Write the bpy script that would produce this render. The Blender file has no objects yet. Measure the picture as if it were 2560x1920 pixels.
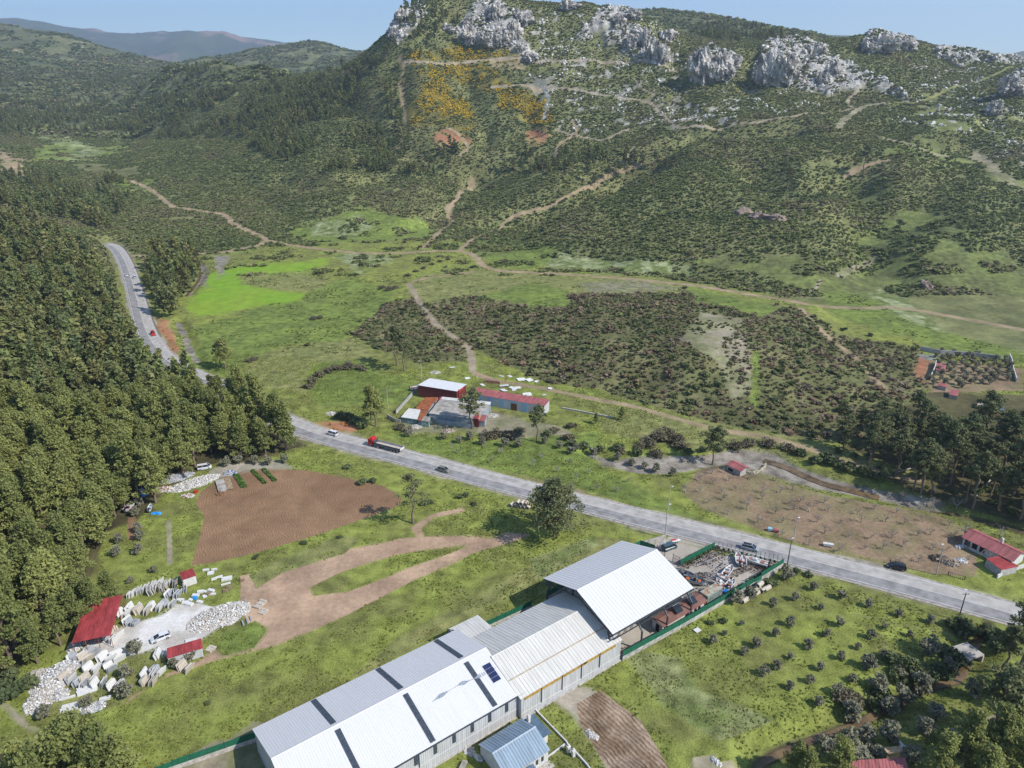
import bpy, math, random, numpy as np
from mathutils import Vector, Matrix
R=math.radians; SC=bpy.context.scene; COL=SC.collection
rng=np.random.default_rng(7); random.seed(7)
# ---------------- camera, sky, sun, exposure ----------------
PITCH=R(22); CH=118.; FPX=1777.; cp_,sp_=math.cos(PITCH),math.sin(PITCH)
cam=bpy.data.cameras.new('camera'); cam.sensor_width=36; cam.lens=36*FPX/2560; cam.clip_start=1; cam.clip_end=60000
CAM=bpy.data.objects.new('camera',cam); COL.objects.link(CAM); CAM.location=(0,0,CH); CAM.rotation_euler=(R(90)-PITCH,0,0); SC.camera=CAM
SUN_EL,SUN_AZ=R(43),math.atan2(-.43,.90)      # azimuth angle (math) of the direction towards the sun
W=bpy.data.worlds.new('World'); SC.world=W; W.use_nodes=True
nt=W.node_tree; bg=nt.nodes['Background']; sky=nt.nodes.new('ShaderNodeTexSky'); sky.sky_type='NISHITA'; sky.sun_disc=False
sky.sun_elevation=SUN_EL; sky.sun_rotation=math.pi/2-SUN_AZ; sky.altitude=100; sky.air_density=.85; sky.dust_density=.15; sky.ozone_density=4.5
nt.links.new(sky.outputs[0],bg.inputs[0]); bg.inputs[1].default_value=0.145
sl=bpy.data.lights.new('sun','SUN'); sl.energy=4.4; sl.angle=R(.55); sl.color=(1,.96,.90)
SUN=bpy.data.objects.new('sun',sl); COL.objects.link(SUN)
sd=Vector((math.cos(SUN_AZ)*math.cos(SUN_EL),math.sin(SUN_AZ)*math.cos(SUN_EL),math.sin(SUN_EL)))
SUN.rotation_euler=sd.to_track_quat('Z','Y').to_euler()
vs=SC.view_settings; vs.view_transform='Standard'; vs.look='None'; vs.exposure=0.53; vs.gamma=1; vs.use_curve_mapping=False
SC.cycles.max_bounces=5; SC.cycles.diffuse_bounces=2; SC.cycles.glossy_bounces=2; SC.cycles.transmission_bounces=2; SC.cycles.volume_bounces=0; SC.cycles.transparent_max_bounces=4
# ---------------- projection helpers ----------------
def proj(X,Y,Z):
    zc=Y*cp_+(CH-Z)*sp_; return 1280+FPX*X/zc, 960+FPX*((CH-Z)*cp_-Y*sp_)/zc
def at(x,y,z=0.):
    t=(y-960)/FPX; Y=(CH-z)*(cp_-t*sp_)/(sp_+t*cp_); zc=Y*cp_+(CH-z)*sp_
    return Vector(((x-1280)/FPX*zc,Y,z))
def atY(x,y,Y):
    t=(y-960)/FPX; h=Y*(sp_+t*cp_)/(cp_-t*sp_); zc=Y*cp_+h*sp_
    return ((x-1280)/FPX*zc,Y,CH-h)
# ---------------- noise ----------------
class VN:
    def __init__(s,seed): s.t=np.random.default_rng(seed).random((256,256))
    def __call__(s,x,y):
        xi=np.floor(x).astype(int); yi=np.floor(y).astype(int); fx=x-xi; fy=y-yi; fx=fx*fx*(3-2*fx); fy=fy*fy*(3-2*fy)
        t=s.t; a=t[yi&255,xi&255]; b=t[yi&255,(xi+1)&255]; c=t[(yi+1)&255,xi&255]; d=t[(yi+1)&255,(xi+1)&255]
        return (a+(b-a)*fx)*(1-fy)+(c+(d-c)*fx)*fy
NS=[VN(i) for i in range(8)]
def fbm(x,y,L,o=4,s=0,ridge=False):
    r=0;a=1;A=0;c,sn=math.cos(.6),math.sin(.6)
    for i in range(o):
        v=NS[(i+s)%8](x/L+17.3*i+s*3.1,y/L+9.1*i)
        r=r+a*((1-abs(2*v-1)*1.6) if ridge else (v*2-1)); A+=a;a*=.5;L/=2.03;x,y=x*c-y*sn,x*sn+y*c
    return r/A
# ---------------- terrain control ----------------
CP=[]   # X,Y,Z
def cz(l,z):
    for x,y in l:
        p=at(x,y,max(z,0)); CP.append((p.x,p.y,z))
def cY(x,l):
    for y,Y in l: CP.append(atY(x,y,Y))
cz([(100,1880),(400,1700),(700,1500),(1000,1300),(1300,1100),(600,1200),(850,1050),(700,900),(600,800),(470,720),(550,680),(800,700),(760,800),(900,660),(1000,1000),(1300,1000),
(1180,945),(1400,1000),(1000,880),(1500,1130),(1800,1230),(2100,1300),(2400,1430),(2560,1500),(2000,1600),(2400,1800),(1500,1800),(1000,1900),(2750,1700),(2750,1400),(2300,1330),(1650,1060),
(880,610),(1050,650),(430,680),(350,720),(450,900),(330,1200),(300,1450),(1200,1500),(1700,1500),(700,620)],-5)
CP+= [(x,y,-5) for x,y in ((0,60),(-120,60),(120,60),(60,-20),(-80,-20),(0,-60))]
cz([(1250,620),(1500,660),(1700,690),(2050,770)],0)
cz([(1400,900),(1250,860),(1650,960),(1850,1020),(2050,1000),(2200,1000)],2.5); cz([(1300,800),(1150,760),(1000,720),(2150,880),(1500,930)],4); cz([(1500,780),(1750,800),(1900,850),(1700,900)],10); cz([(2000,820),(1350,720)],7); cz([(1550,720),(1850,740)],5)
cz([(2450,1000),(2700,1000),(2500,1100),(2700,1200),(2400,920)],0.5)
cz([(230,1000),(180,1250)],2); cz([(0,1200),(120,1000)],8);cz([(0,1500)],3);cz([(0,900),(150,760)],13);cz([(-250,900),(-300,1200)],24);cz([(-300,1700)],9);cz([(0,700),(110,640)],17); cz([(-300,650)],34)
cz([(290,780),(250,680)],2)
def colY(x,s):
    a=[float(v) for v in s.split()]; cY(x,list(zip(a[::2],a[1::2])))
for x,off in ((0,0),(-330,0)):
    colY(x,'520 650 470 850 430 950 390 1080 350 1250 300 1500 260 1750 200 2100 130 2500 68 2900 110 3500 160 5000')
colY(150,'520 760 470 880 400 1100 350 1280 300 1550 250 1850 190 2200 140 2600 90 2850 140 3600')
colY(300,'560 700 500 830 450 960 400 1130 360 1300 325 1480 290 1650 250 1900 200 2250 168 2450 137 2750 180 3500')
colY(420,'560 705 500 830 450 950 400 1060 350 1210 300 1370 250 1520 200 1630 172 1700 215 1950 190 2350 168 2700 215 3500')
colY(520,'560 705 500 820 440 940 400 1020 350 1130 300 1250 250 1350 200 1450 156 1520 200 1750 190 2600 190 4000')
colY(650,'560 700 500 800 440 880 405 935 380 985 350 1030 300 1120 250 1230 200 1350 178 1420 215 1700 175 2500 122 3000 170 3800')
colY(780,'600 640 560 690 500 760 440 840 400 900 350 970 300 1060 250 1150 210 1230 185 1300 215 1600 180 2500 108 3000 170 3800')
colY(860,'590 655 540 700 480 770 430 830 390 900 330 970 280 1030 230 1090 182 1160 230 1400 180 2200 132 3000')
colY(930,'600 640 540 705 480 780 430 850 380 910 330 960 280 1000 220 1040 160 1090 210 1350')
colY(1000,'610 620 550 690 480 770 420 850 380 890 330 930 280 970 220 1010 150 1060 100 1090 65 1120 150 1350')
colY(1060,'610 615 550 690 480 775 420 850 380 885 330 925 280 965 220 1005 150 1055 90 1100 40 1130 10 1150 100 1400')
colY(1150,'610 615 560 680 520 735 480 795 440 850 400 890 350 930 300 970 250 1010 200 1050 150 1090 100 1120 50 1150 -15 1190 60 1450')
colY(1240,'600 620 560 665 500 740 455 830 400 885 350 930 300 970 250 1010 200 1045 150 1085 100 1110 50 1140 4 1170 70 1450')
colY(1350,'610 590 580 620 500 700 440 780 400 850 360 905 320 945 280 985 220 1030 155 1080 100 1115 50 1150 14 1180 90 1450')
colY(1470,'650 545 600 580 520 650 450 730 400 800 370 880 320 940 280 980 220 1030 150 1080 90 1115 40 1150 12 1180 100 1450')
colY(1600,'690 495 640 530 560 600 480 670 420 740 380 790 345 880 300 935 250 985 200 1030 150 1075 100 1110 50 1140 130 1350 60 1700 32 1950 70 2600')
colY(1720,'710 475 640 520 550 595 460 670 400 740 355 800 310 880 260 940 210 990 160 1040 130 1100 110 1300 75 1600 42 1950 80 2600')
colY(1850,'740 450 640 510 540 590 450 670 380 750 335 820 285 890 235 950 180 1010 130 1060 110 1200 80 1500 62 1800 110 2600')
colY(2050,'790 417 680 475 600 522 500 600 400 700 340 780 300 840 270 900 230 950 180 1000 130 1060 108 1200 98 1500 130 2300')
colY(2180,'800 405 680 475 600 522 500 600 400 700 340 780 300 840 262 900 230 950 180 1000 130 1070 90 1130 150 1400')
colY(2300,'850 378 760 425 680 470 600 515 500 595 420 670 350 750 280 860 230 930 180 1000 135 1090 108 1150 150 1500')
colY(2430,'850 370 760 425 680 470 600 515 500 595 440 650 380 710 300 810 250 900 200 980 165 1060 140 1150 170 1500')
for x in (2560,2800): colY(x,'850 354 760 420 650 490 550 570 480 630 420 690 360 750 300 810 240 870 200 960 163 1100 200 1500')
for X in (-3000,-1500,0,1500,3000): CP.append((X,7000,0))
CPa=np.array(CP); 
def ff(X,Y): return np.stack([X/np.maximum(Y+150,60)*3.2, np.log(np.maximum(Y+150,60))*2.6],-1)
PP=ff(CPa[:,0],CPa[:,1]); n=len(PP)
def kern(d): return np.sqrt(d*d+.0004)
Dm=kern(np.linalg.norm(PP[:,None]-PP[None],axis=-1)); A=np.zeros((n+3,n+3)); A[:n,:n]=Dm+np.eye(n)*-.0006; A[:n,n]=1;A[:n,n+1:]=PP;A[n,:n]=1;A[n+1:,:n]=PP.T
sol=np.linalg.solve(A,np.r_[CPa[:,2],0,0,0])
def rbf(X,Y):
    q=ff(X,Y); out=np.zeros(len(q))
    for i in range(0,len(q),20000):
        d=kern(np.linalg.norm(q[i:i+20000,None]-PP[None],axis=-1)); out[i:i+20000]=d@sol[:n]+sol[n]+q[i:i+20000]@sol[n+1:]
    return out
# ---------------- polar terrain grid ----------------
NC=1320; AM=1.22; AA=np.linspace(-AM,AM,NC)
YY=np.r_[np.linspace(20,90,24,endpoint=False), np.exp(np.linspace(math.log(90),math.log(1450),1010,endpoint=False)), np.exp(np.linspace(math.log(1450),math.log(5200),210))]
NR=len(YY)
cA=np.linspace(-AM,AM,170); cYs=np.exp(np.linspace(math.log(20),math.log(5200),220))
gx=(cA[None]*cYs[:,None]).ravel(); gy=np.repeat(cYs,170); CO=rbf(gx,gy).reshape(220,170)
def bil(T,u,v):
    u=np.clip(u,0,T.shape[1]-1.001); v=np.clip(v,0,T.shape[0]-1.001); ui=u.astype(int); vi=v.astype(int); fu=u-ui; fv=v-vi
    return (T[vi,ui]*(1-fu)+T[vi,ui+1]*fu)*(1-fv)+(T[vi+1,ui]*(1-fu)+T[vi+1,ui+1]*fu)*fv
def cubic_up(T,U,V):   # smooth (catmull) upsampling
    def w(f): return [-.5*f+f*f-.5*f**3, 1-2.5*f*f+1.5*f**3, .5*f+2*f*f-1.5*f**3, -.5*f*f+.5*f**3]
    ui=np.clip(U.astype(int),1,T.shape[1]-3); vi=np.clip(V.astype(int),1,T.shape[0]-3); fu=U-ui; fv=V-vi; wu=w(fu)
    M=sum(T[:,ui+k-1]*wu[k][None] for k in range(4)); wv=w(fv)
    return sum(M[vi+k-1]*wv[k][:,None] for k in range(4))
Uc=(AA+AM)/(2*AM)*169; Vc=(np.log(YY)-math.log(20))/(math.log(5200)-math.log(20))*219
Z0=cubic_up(CO,Uc,Vc)
GX=AA[None]*YY[:,None]; GY=np.repeat(YY[:,None],NC,1)
hill=np.clip((Z0-3)/22,0,1)*np.clip((GY-330)/250,0,1); far=np.clip((GY-1300)/900,0,1)
Z0=Z0+hill*(fbm(GX,GY,150,3,1,True)*6.0+fbm(GX,GY,38,4,3)*3.0)+far*hill*((fbm(GX,GY,420,4,2,True)-.2)*16)
Z0=np.where(Z0<2.2,np.clip(Z0,0,None)**2/4.4+0,Z0-1.1); Z0=np.maximum(Z0,0)
# ---------------- zones: outlines laid on the terrain ----------------
def pip(x,y,poly):
    P_=np.array(poly,float); m=(x>P_[:,0].min())&(x<P_[:,0].max())&(y>P_[:,1].min())&(y<P_[:,1].max()); out=np.zeros(x.shape,bool)
    if not m.any(): return out
    xs=x[m];ys=y[m];r=np.zeros(xs.shape,bool);j=len(P_)-1
    for i in range(len(P_)):
        (xi,yi),(xj,yj)=P_[i],P_[j]
        if yi!=yj: r^=((yi>ys)!=(yj>ys))&(xs<(xj-xi)*(ys-yi)/(yj-yi)+xi)
        j=i
    out[m]=r; return out
def pl(s):
    a=[float(v) for v in s.split()]; return list(zip(a[::2],a[1::2]))
ROCKZ=[pl(s) for s in ('975 95 985 55 1010 38 1062 8 1062 40 1040 60 1020 90 1000 105','1135 70 1150 55 1180 20 1230 0 1245 -5 1262 20 1300 42 1305 60 1290 80 1283 110 1240 120 1215 105 1190 112 1160 105 1135 90',
 '1268 118 1290 92 1320 118 1332 150 1300 140','1400 12 1420 0 1440 20 1420 30','1440 90 1470 60 1500 30 1560 18 1590 40 1560 60 1500 75 1450 105','1510 80 1560 60 1600 70 1620 100 1665 130 1672 155 1600 152 1560 120 1520 110',
 '1730 195 1745 140 1775 115 1800 128 1835 135 1850 160 1830 190 1790 205 1760 205','1880 175 1900 120 1930 98 2010 105 2050 120 2090 150 2120 170 2130 200 2060 235 1960 215 1900 195',
 '2060 215 2125 165 2160 180 2200 205 2260 235 2265 255 2225 240 2170 222 2100 232 2060 240','2155 110 2170 88 2200 82 2280 96 2285 120 2240 130 2190 138','2335 128 2380 122 2440 135 2530 142 2565 155 2520 160 2450 152 2400 165 2350 145',
 '2515 215 2540 185 2700 175 2700 235 2540 240','2475 270 2500 258 2510 275 2485 285')]
X_,Y_=GX,GY
px0,py0=proj(X_,Y_,Z0)
jx=px0+fbm(X_,Y_,30,3,5)*9*np.clip(Y_/900,.3,1.4); jy=py0+fbm(X_,Y_,30,3,6)*7*np.clip(Y_/900,.3,1.4)
rock=np.zeros(Z0.shape)
for p in ROCKZ: rock=np.maximum(rock,pip(jx,jy,p))
rr=rock.copy()
for _ in range(2): rr[1:-1,1:-1]=(rr[1:-1,1:-1]*2+rr[2:,1:-1]+rr[:-2,1:-1]+rr[1:-1,2:]+rr[1:-1,:-2])/6
nearr=np.clip((Y_-500)/400,0.35,1)
Z0=Z0+rr*nearr*(2.5+fbm(X_,Y_,14,4,2,True)*6.5+fbm(X_,Y_,4,2,4)*1.5)
# stream beds
def unproj(x,y):
    ys=np.exp(np.linspace(math.log(60),math.log(5000),2600)); t=(y-960)/FPX
    h=ys*(sp_+t*cp_)/(cp_-t*sp_); z=CH-h; xx=(x-1280)/FPX*(ys*cp_+h*sp_); g=gz(xx,ys); k=np.argmax(z<=g)
    if z[k]>g[k]: k=len(ys)-1
    k=max(k,1); d0=z[k-1]-g[k-1]; d1=z[k]-g[k]; f=d0/(d0-d1) if d0!=d1 else 0
    return Vector((xx[k-1]+(xx[k]-xx[k-1])*f, ys[k-1]+(ys[k]-ys[k-1])*f, g[k-1]+(g[k]-g[k-1])*f))
_yi=np.arange(NR)
def gz(x,y):
    x=np.asarray(x,float); y=np.asarray(y,float)
    return bil(Z0,(x/np.maximum(y,20)+AM)/(2*AM)*(NC-1),np.interp(y,YY,_yi))
def G(x,y): return float(gz(np.array([x]),np.array([y]))[0])
def polyline(pts,step=3.):
    """pixel polyline -> smooth world polyline on the ground"""
    w=[unproj(*p) for p in pts]; out=[]
    for i in range(len(w)-1):
        a=w[max(i-1,0)];b=w[i];c=w[i+1];d=w[min(i+2,len(w)-1)]; n=max(1,int((c-b).length/step))
        for k in range(n):
            t=k/n; out.append(.5*((2*b)+(c-a)*t+(2*a-5*b+4*c-d)*t*t+(3*b-a-3*c+d)*t**3))
    out.append(w[-1]); return out
def distl(pts,pad):
    """distance of every grid vertex to a world polyline (inf beyond pad), and side"""
    D=np.full(Z0.shape,1e9); P_=np.array([(p.x,p.y) for p in pts])
    for i in range(len(P_)-1):
        a,b=P_[i],P_[i+1]; y0,y1=min(a[1],b[1])-pad,max(a[1],b[1])+pad; r0,r1=np.searchsorted(YY,[y0,y1]); r1=min(r1+1,NR); r0=max(r0-1,0)
        ylo=max(y0,20); aa=[(min(a[0],b[0])-pad)/q for q in (ylo,max(y1,21))]+[(max(a[0],b[0])+pad)/q for q in (ylo,max(y1,21))]
        c0,c1=np.searchsorted(AA,[min(aa),max(aa)]); c0=max(c0-1,0); c1=min(c1+1,NC)
        if r1<=r0 or c1<=c0: continue
        gx=X_[r0:r1,c0:c1]-a[0]; gy=Y_[r0:r1,c0:c1]-a[1]; d=b-a; L=max(d@d,1e-9); t=np.clip((gx*d[0]+gy*d[1])/L,0,1)
        D[r0:r1,c0:c1]=np.minimum(D[r0:r1,c0:c1],np.hypot(gx-t*d[0],gy-t*d[1]))
    return D
GUL=[('1540 405 1640 365 1750 335 1860 322 1980 322',15,20),('1620 405 1540 430 1460 470 1380 495 1300 530 1220 575 1160 620',24,34),('1185 455 1215 420 1290 400 1350 385',18,22),('1185 455 1150 430 1090 400 1040 370',15,20),('1215 350 1205 300 1180 250 1170 200',9,13),('1340 330 1320 270 1345 220',9,10),('1005 300 1005 240 1000 190 980 160',10,14),
('1120 520 1060 560 1020 590',10,16),('2150 430 2170 500 2170 580 2200 660',14,24),('1900 410 1980 470 2060 450 2140 430',12,26),('2450 350 2380 400 2330 460 2290 540',13,26),('700 440 800 460 900 450 980 440',9,20),('700 520 640 470 600 440',7,18),('330 340 420 330 520 330 640 330',10,30),('860 250 900 290 960 340 1010 380',9,16),('1700 250 1740 280 1800 300',7,16),('1720 230 1700 200 1690 150',9,14),('1880 230 1870 190 1880 130',9,13),('1500 120 1520 150 1560 150',6,12),('2480 300 2420 340 2380 360',7,16)]
for s_,d_,w_ in GUL:
    D=distl(polyline(pl(s_),8),w_*3); Z0=Z0-np.where(D<1e8,d_*np.exp(-(D/w_)**2),0)
Z0=np.maximum(Z0,0)
ROADPX=pl('2760 1600 2560 1543 2400 1499 2200 1446 1980 1390 1840 1354 1700 1320 1560 1285 1430 1252 1280 1215 1130 1175 990 1138 880 1110 800 1089 740 1067 690 1043 600 994 530 958 470 932 430 912 404 890 385 863 367 832 355 797 346 762 337 730 329 700 318 668 306 641 294 618 280 602 262 594')
ROAD=polyline(ROADPX,4); 
ext=ROAD[0]+(ROAD[0]-ROAD[2]).normalized()*150; ROAD=[Vector((ext.x,ext.y,0))]+ROAD
Droad=distl(ROAD,26)
Z0=np.where(Droad<12,np.minimum(Z0,Z0*np.clip((Droad-7)/5,0,1)+0),Z0)
STREAM=[pl('1480 1130 1560 1160 1640 1170 1740 1160 1800 1143 1880 1140 1940 1150 2000 1175 2060 1200 2120 1215 2200 1235 2330 1265 2450 1290 2600 1330'),pl('2470 1560 2420 1640 2400 1690 2330 1705 2270 1725 2200 1770 2120 1810 2050 1830 1980 1860 1900 1900 1880 1960'),
 pl('472 634 486 650 500 680 490 705 465 735'),pl('443 801 460 832 470 861 491 898')]
Dst=np.full(Z0.shape,1e9); STW=[]
for i,s in enumerate(STREAM):
    w=polyline(s,4); STW.append(w); Dst=np.minimum(Dst,distl(w,12))
cut=np.clip(1-(Dst-1.5)/5,0,1); Z0=Z0-cut*cut*(3-2*cut)*1.6*(Droad>9)
px0,py0=proj(X_,Y_,Z0)
jx=px0+fbm(X_,Y_,26,3,5)*10*np.clip(Y_/900,.4,1.4); jy=py0+fbm(X_,Y_,26,3,6)*6*np.clip(Y_/900,.4,1.4)
CLS={ # two soil/plant colours mixed by noise, noise size
'scrub':((.18,.182,.075),(.125,.135,.055),11),'scrubfar':((.14,.145,.065),(.09,.10,.048),40),'mound':((.155,.148,.066),(.105,.11,.044),7),'grass':((.20,.228,.052),(.16,.168,.05),9),
'lush':((.165,.21,.048),(.125,.16,.04),10),'field':((.17,.29,.028),(.20,.29,.035),20),'dry':((.21,.21,.075),(.165,.175,.06),9),'flower':((.27,.29,.15),(.12,.15,.045),6),'soil':((.245,.15,.085),(.20,.12,.068),15),
'pink':((.41,.285,.19),(.33,.225,.15),8),'white':((.60,.58,.54),(.42,.385,.335),6),'grit':((.33,.29,.23),(.25,.23,.17),5),'concrete':((.38,.34,.285),(.33,.295,.245),9),'orch':((.235,.165,.105),(.195,.16,.085),6),
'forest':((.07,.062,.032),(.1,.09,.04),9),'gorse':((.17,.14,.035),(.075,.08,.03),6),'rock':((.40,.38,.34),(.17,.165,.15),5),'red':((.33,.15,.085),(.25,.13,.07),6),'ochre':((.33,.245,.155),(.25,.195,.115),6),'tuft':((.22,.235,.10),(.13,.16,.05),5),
'shore':((.27,.24,.20),(.17,.15,.12),4),'pale':((.27,.235,.165),(.18,.18,.09),7),'grey':((.24,.24,.22),(.15,.15,.13),6),'path':((.33,.27,.19),(.25,.205,.14),6),'tilth':((.32,.235,.165),(.20,.135,.085),3),'drygrey':((.22,.205,.13),(.16,.165,.08),7),'dim':((.15,.175,.055),(.11,.12,.045),9)}
CC=np.zeros(Z0.shape+(3,),np.float32); ZN=np.full(Z0.shape,0,np.int16); names=list(CLS)
def paint(c,m):
    if m.dtype==bool: w=m.astype(np.float32)
    else: w=m
    s=w>0
    if not s.any(): return
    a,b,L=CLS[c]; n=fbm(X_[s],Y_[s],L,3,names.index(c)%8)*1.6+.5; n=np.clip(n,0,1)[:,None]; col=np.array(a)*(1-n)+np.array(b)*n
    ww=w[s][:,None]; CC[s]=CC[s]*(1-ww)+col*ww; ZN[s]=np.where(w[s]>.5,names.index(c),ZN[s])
JT=[(fbm(X_,Y_,L,2,k)*a*np.clip(Y_/600,.5,1.5),fbm(X_,Y_,L,2,k+1)*a*.6*np.clip(Y_/600,.5,1.5)) for L,a,k in ((45,34,1),(18,26,3),(7,20,5))]
def zone(c,s,soft=True):
    p=pl(s) if isinstance(s,str) else s
    if not soft: return paint(c,pip(px0,py0,p))
    w=np.zeros(Z0.shape,np.float32)
    for a,b in JT: w+=pip(jx+a,jy+b,p)/3.
    paint(c,w)
paint('scrub',np.ones(Z0.shape,bool)); paint('scrubfar',Y_>1350)
zone('grass','290 650 500 640 800 600 1150 605 1200 640 1700 700 2060 760 2300 850 2560 900 3200 930 3200 2500 -800 2500 -800 1100 300 900')
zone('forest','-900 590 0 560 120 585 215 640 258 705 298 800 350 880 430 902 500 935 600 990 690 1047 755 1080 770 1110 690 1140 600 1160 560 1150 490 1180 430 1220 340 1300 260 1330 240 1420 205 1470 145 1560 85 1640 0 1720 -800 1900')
zone('mound','830 800 900 770 1010 745 1060 738 1250 730 1700 720 1780 750 2010 770 2100 840 2300 870 2330 960 2220 1070 2100 1110 1900 1090 1750 1050 1500 975 1340 950 1240 900 1190 870 1160 905 1050 905 900 860')
zone('dry','1050 690 1180 672 1380 680 1700 715 1700 735 1450 735 1250 750 1150 735 1060 760 1010 735'); zone('drygrey','1450 705 1620 705 1700 722 1600 732 1470 726'); zone('lush','1330 705 1420 725 1420 770 1330 770 1250 745 1180 745')
zone('lush','1710 715 1960 770 1900 790 1740 755'); zone('pale','1750 780 1850 800 1880 900 1880 990 1830 1000 1790 900 1700 850'); zone('lush','1870 990 1885 870 1900 880 1890 1040')
zone('dry','600 930 640 890 700 870 860 840 915 850 930 895 880 920 780 905 760 990 700 975 640 960'); zone('lush','770 930 800 905 900 900 960 930 1040 945 1040 1000 860 1010 790 1010'); zone('lush','590 790 880 690 980 730 930 790 850 850 700 860 600 910 520 900 490 820')
zone('field','462 768 500 720 525 685 600 668 700 655 810 652 815 668 700 690 620 692 600 705 640 722 700 730 760 735 740 755 650 768 560 785 490 792'); zone('dry','600 690 700 684 830 690 800 725 700 728 610 712')
zone('lush','680 590 900 520 1080 560 1090 600 800 605'); zone('flower','780 560 900 545 930 570 860 590 780 585'); zone('flower','1340 625 1500 650 1720 655 1730 690 1500 680 1350 660'); zone('lush','1200 600 1350 610 1400 640 1330 670 1220 660')
zone('flower','820 640 900 630 1000 650 900 680'); zone('lush','460 900 600 800 600 920 520 960')
zone('flower','2150 690 2250 740 2400 860 2320 850 2200 790 2120 750'); zone('lush','2050 700 2180 740 2260 800 2350 850 2200 830 2080 790'); zone('dim','1900 680 2100 640 2250 700 2160 740 2000 720'); zone('lush','2240 800 2560 880 2560 905 2300 860')
zone('dim','2120 660 2170 560 2150 480 2190 480 2230 600 2300 700 2240 720'); zone('flower','2400 640 2560 700 2560 720 2400 680'); zone('dim','2100 450 2400 560 2600 700 2600 760 2300 700 2130 620')
zone('dim','1180 640 1240 600 1500 600 1700 600 2000 640 2100 690 1900 680 1720 660 1500 640 1300 620'); zone('scrub','1240 590 1500 580 1800 600 2000 630 1900 650 1600 640 1300 615')
zone('lush','60 385 130 360 260 370 330 365 320 385 200 400 70 402'); zone('flower','40 330 130 330 250 370 240 400 130 400 200 385'); zone('mound','160 405 330 420 350 440 270 455'); zone('lush','270 455 380 460 400 480 290 470'); zone('ochre','0 370 60 410 70 440 0 450')
zone('gorse','1000 145 1080 120 1180 112 1310 130 1310 150 1150 152 1000 152'); zone('gorse','1070 165 1130 158 1240 165 1290 215 1200 220 1110 200 1180 280 1190 320 1120 325 1010 300 1010 270 1060 230'); zone('gorse','1225 218 1320 225 1360 260 1390 300 1370 315 1290 300 1240 270')
zone('red','1090 325 1170 330 1180 350 1150 372 1120 360'); zone('red','1310 345 1330 330 1375 335 1385 350 1330 355'); zone('grey','1325 200 1370 195 1378 215 1355 255 1335 225')
zone('ochre','1230 150 1310 148 1320 165 1240 160'); zone('dim','2200 380 2300 330 2420 400 2560 450 2560 480 2400 420'); 
zone('dim','2230 250 2330 220 2450 330 2350 330','2'); zone('pale','2440 370 2560 470 2560 480 2420 390')

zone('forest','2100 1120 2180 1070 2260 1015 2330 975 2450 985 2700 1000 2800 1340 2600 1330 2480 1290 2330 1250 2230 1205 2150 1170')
# valley: strips, fields and yards
zone('pale','1000 1040 1080 1000 1130 1010 1400 1065 1440 1090 1250 1105 1180 1080 1010 1080'); zone('dry','1500 1010 1800 1060 2100 1120 2300 1180 2300 1200 2000 1150 1750 1130 1500 1080')
zone('orch','1740 1175 1830 1160 2020 1230 2350 1290 2440 1330 2440 1440 2320 1430 2150 1400 1990 1360 1880 1320 1750 1270 1700 1230'); zone('orch','1200 1110 1400 1150 1500 1200 1450 1240 1260 1180')
zone('lush','1500 1080 1480 1160 1720 1280 1800 1310 1850 1340 1700 1300 1440 1220 1300 1190 1010 1120 970 1080 1200 1100')
zone('shore','1490 1160 1600 1140 1740 1140 1870 1125 1940 1140 2000 1175 2080 1200 2200 1225 2360 1255 2360 1275 2200 1250 2040 1225 1900 1185 1830 1160 1700 1175 1580 1180')
zone('grass','1190 1290 1280 1270 1480 1270 1640 1330 1640 1400 1450 1380 1200 1560 640 1840 400 1860 330 1760 500 1700 700 1590 900 1480'); 
zone('soil','500 1230 560 1190 640 1170 760 1175 870 1195 960 1215 1005 1245 1000 1262 930 1290 800 1335 650 1380 540 1405 478 1415 500 1340 510 1290 490 1260',0)
zone('pink','600 1440 700 1425 860 1375 1000 1345 1170 1340 1240 1345 1270 1330 1330 1335 1300 1350 1180 1385 1000 1470 860 1540 700 1610 540 1650 400 1700 330 1750 320 1760 340 1720 500 1650 620 1560 600 1500','2')
zone('grass','770 1470 850 1430 1000 1385 1170 1362 1150 1375 1000 1430 860 1480 780 1490')
zone('dry','640 1470 620 1440 700 1400 850 1340 900 1345 860 1385 700 1435')
zone('dry','1330 1410 1500 1340 1560 1350 1400 1430 1200 1530 1000 1640 900 1700 880 1690 1000 1590 1200 1490'); 
zone('white','330 1560 400 1540 440 1510 500 1505 580 1530 560 1560 520 1590 480 1620 420 1640 370 1640 310 1660 200 1640 230 1600'); zone('dry','330 1640 400 1620 420 1690 300 1760 200 1800 110 1780 130 1700 200 1650 300 1640')
zone('lush','560 1580 640 1550 675 1570 640 1620 560 1640 540 1620'); zone('tuft','1560 1620 1700 1640 1750 1720 1950 1800 1800 1850 1650 1750'); zone('tuft','1330 1400 1480 1340 1500 1360 1350 1450')
def uvp(u,v):
    a=R(36.5); return proj(u*math.cos(a)-v*math.sin(a),u*math.sin(a)+v*math.cos(a),0)
zone('concrete',[uvp(*q) for q in ((60,88),(60,106),(72,112.2),(89,111.8),(95,112.5),(129.6,114.1),(131,110.3),(132,113.3),(138.4,112.6))]+[(1700,1322),(1798,1350)]+[uvp(*q) for q in ((146,101.5),(155,86.2),(153.2,84.8),(127,84.9),(94,86.2))],0)
zone('grass','1480 1290 1640 1335 1610 1345 1600 1362 1560 1350'); zone('pale','700 1835 640 1800 470 1920 500 2000 700 2000',0); zone('lush','1780 1372 1880 1375 1952 1398 1950 1408 1870 1392 1790 1388')
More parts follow.
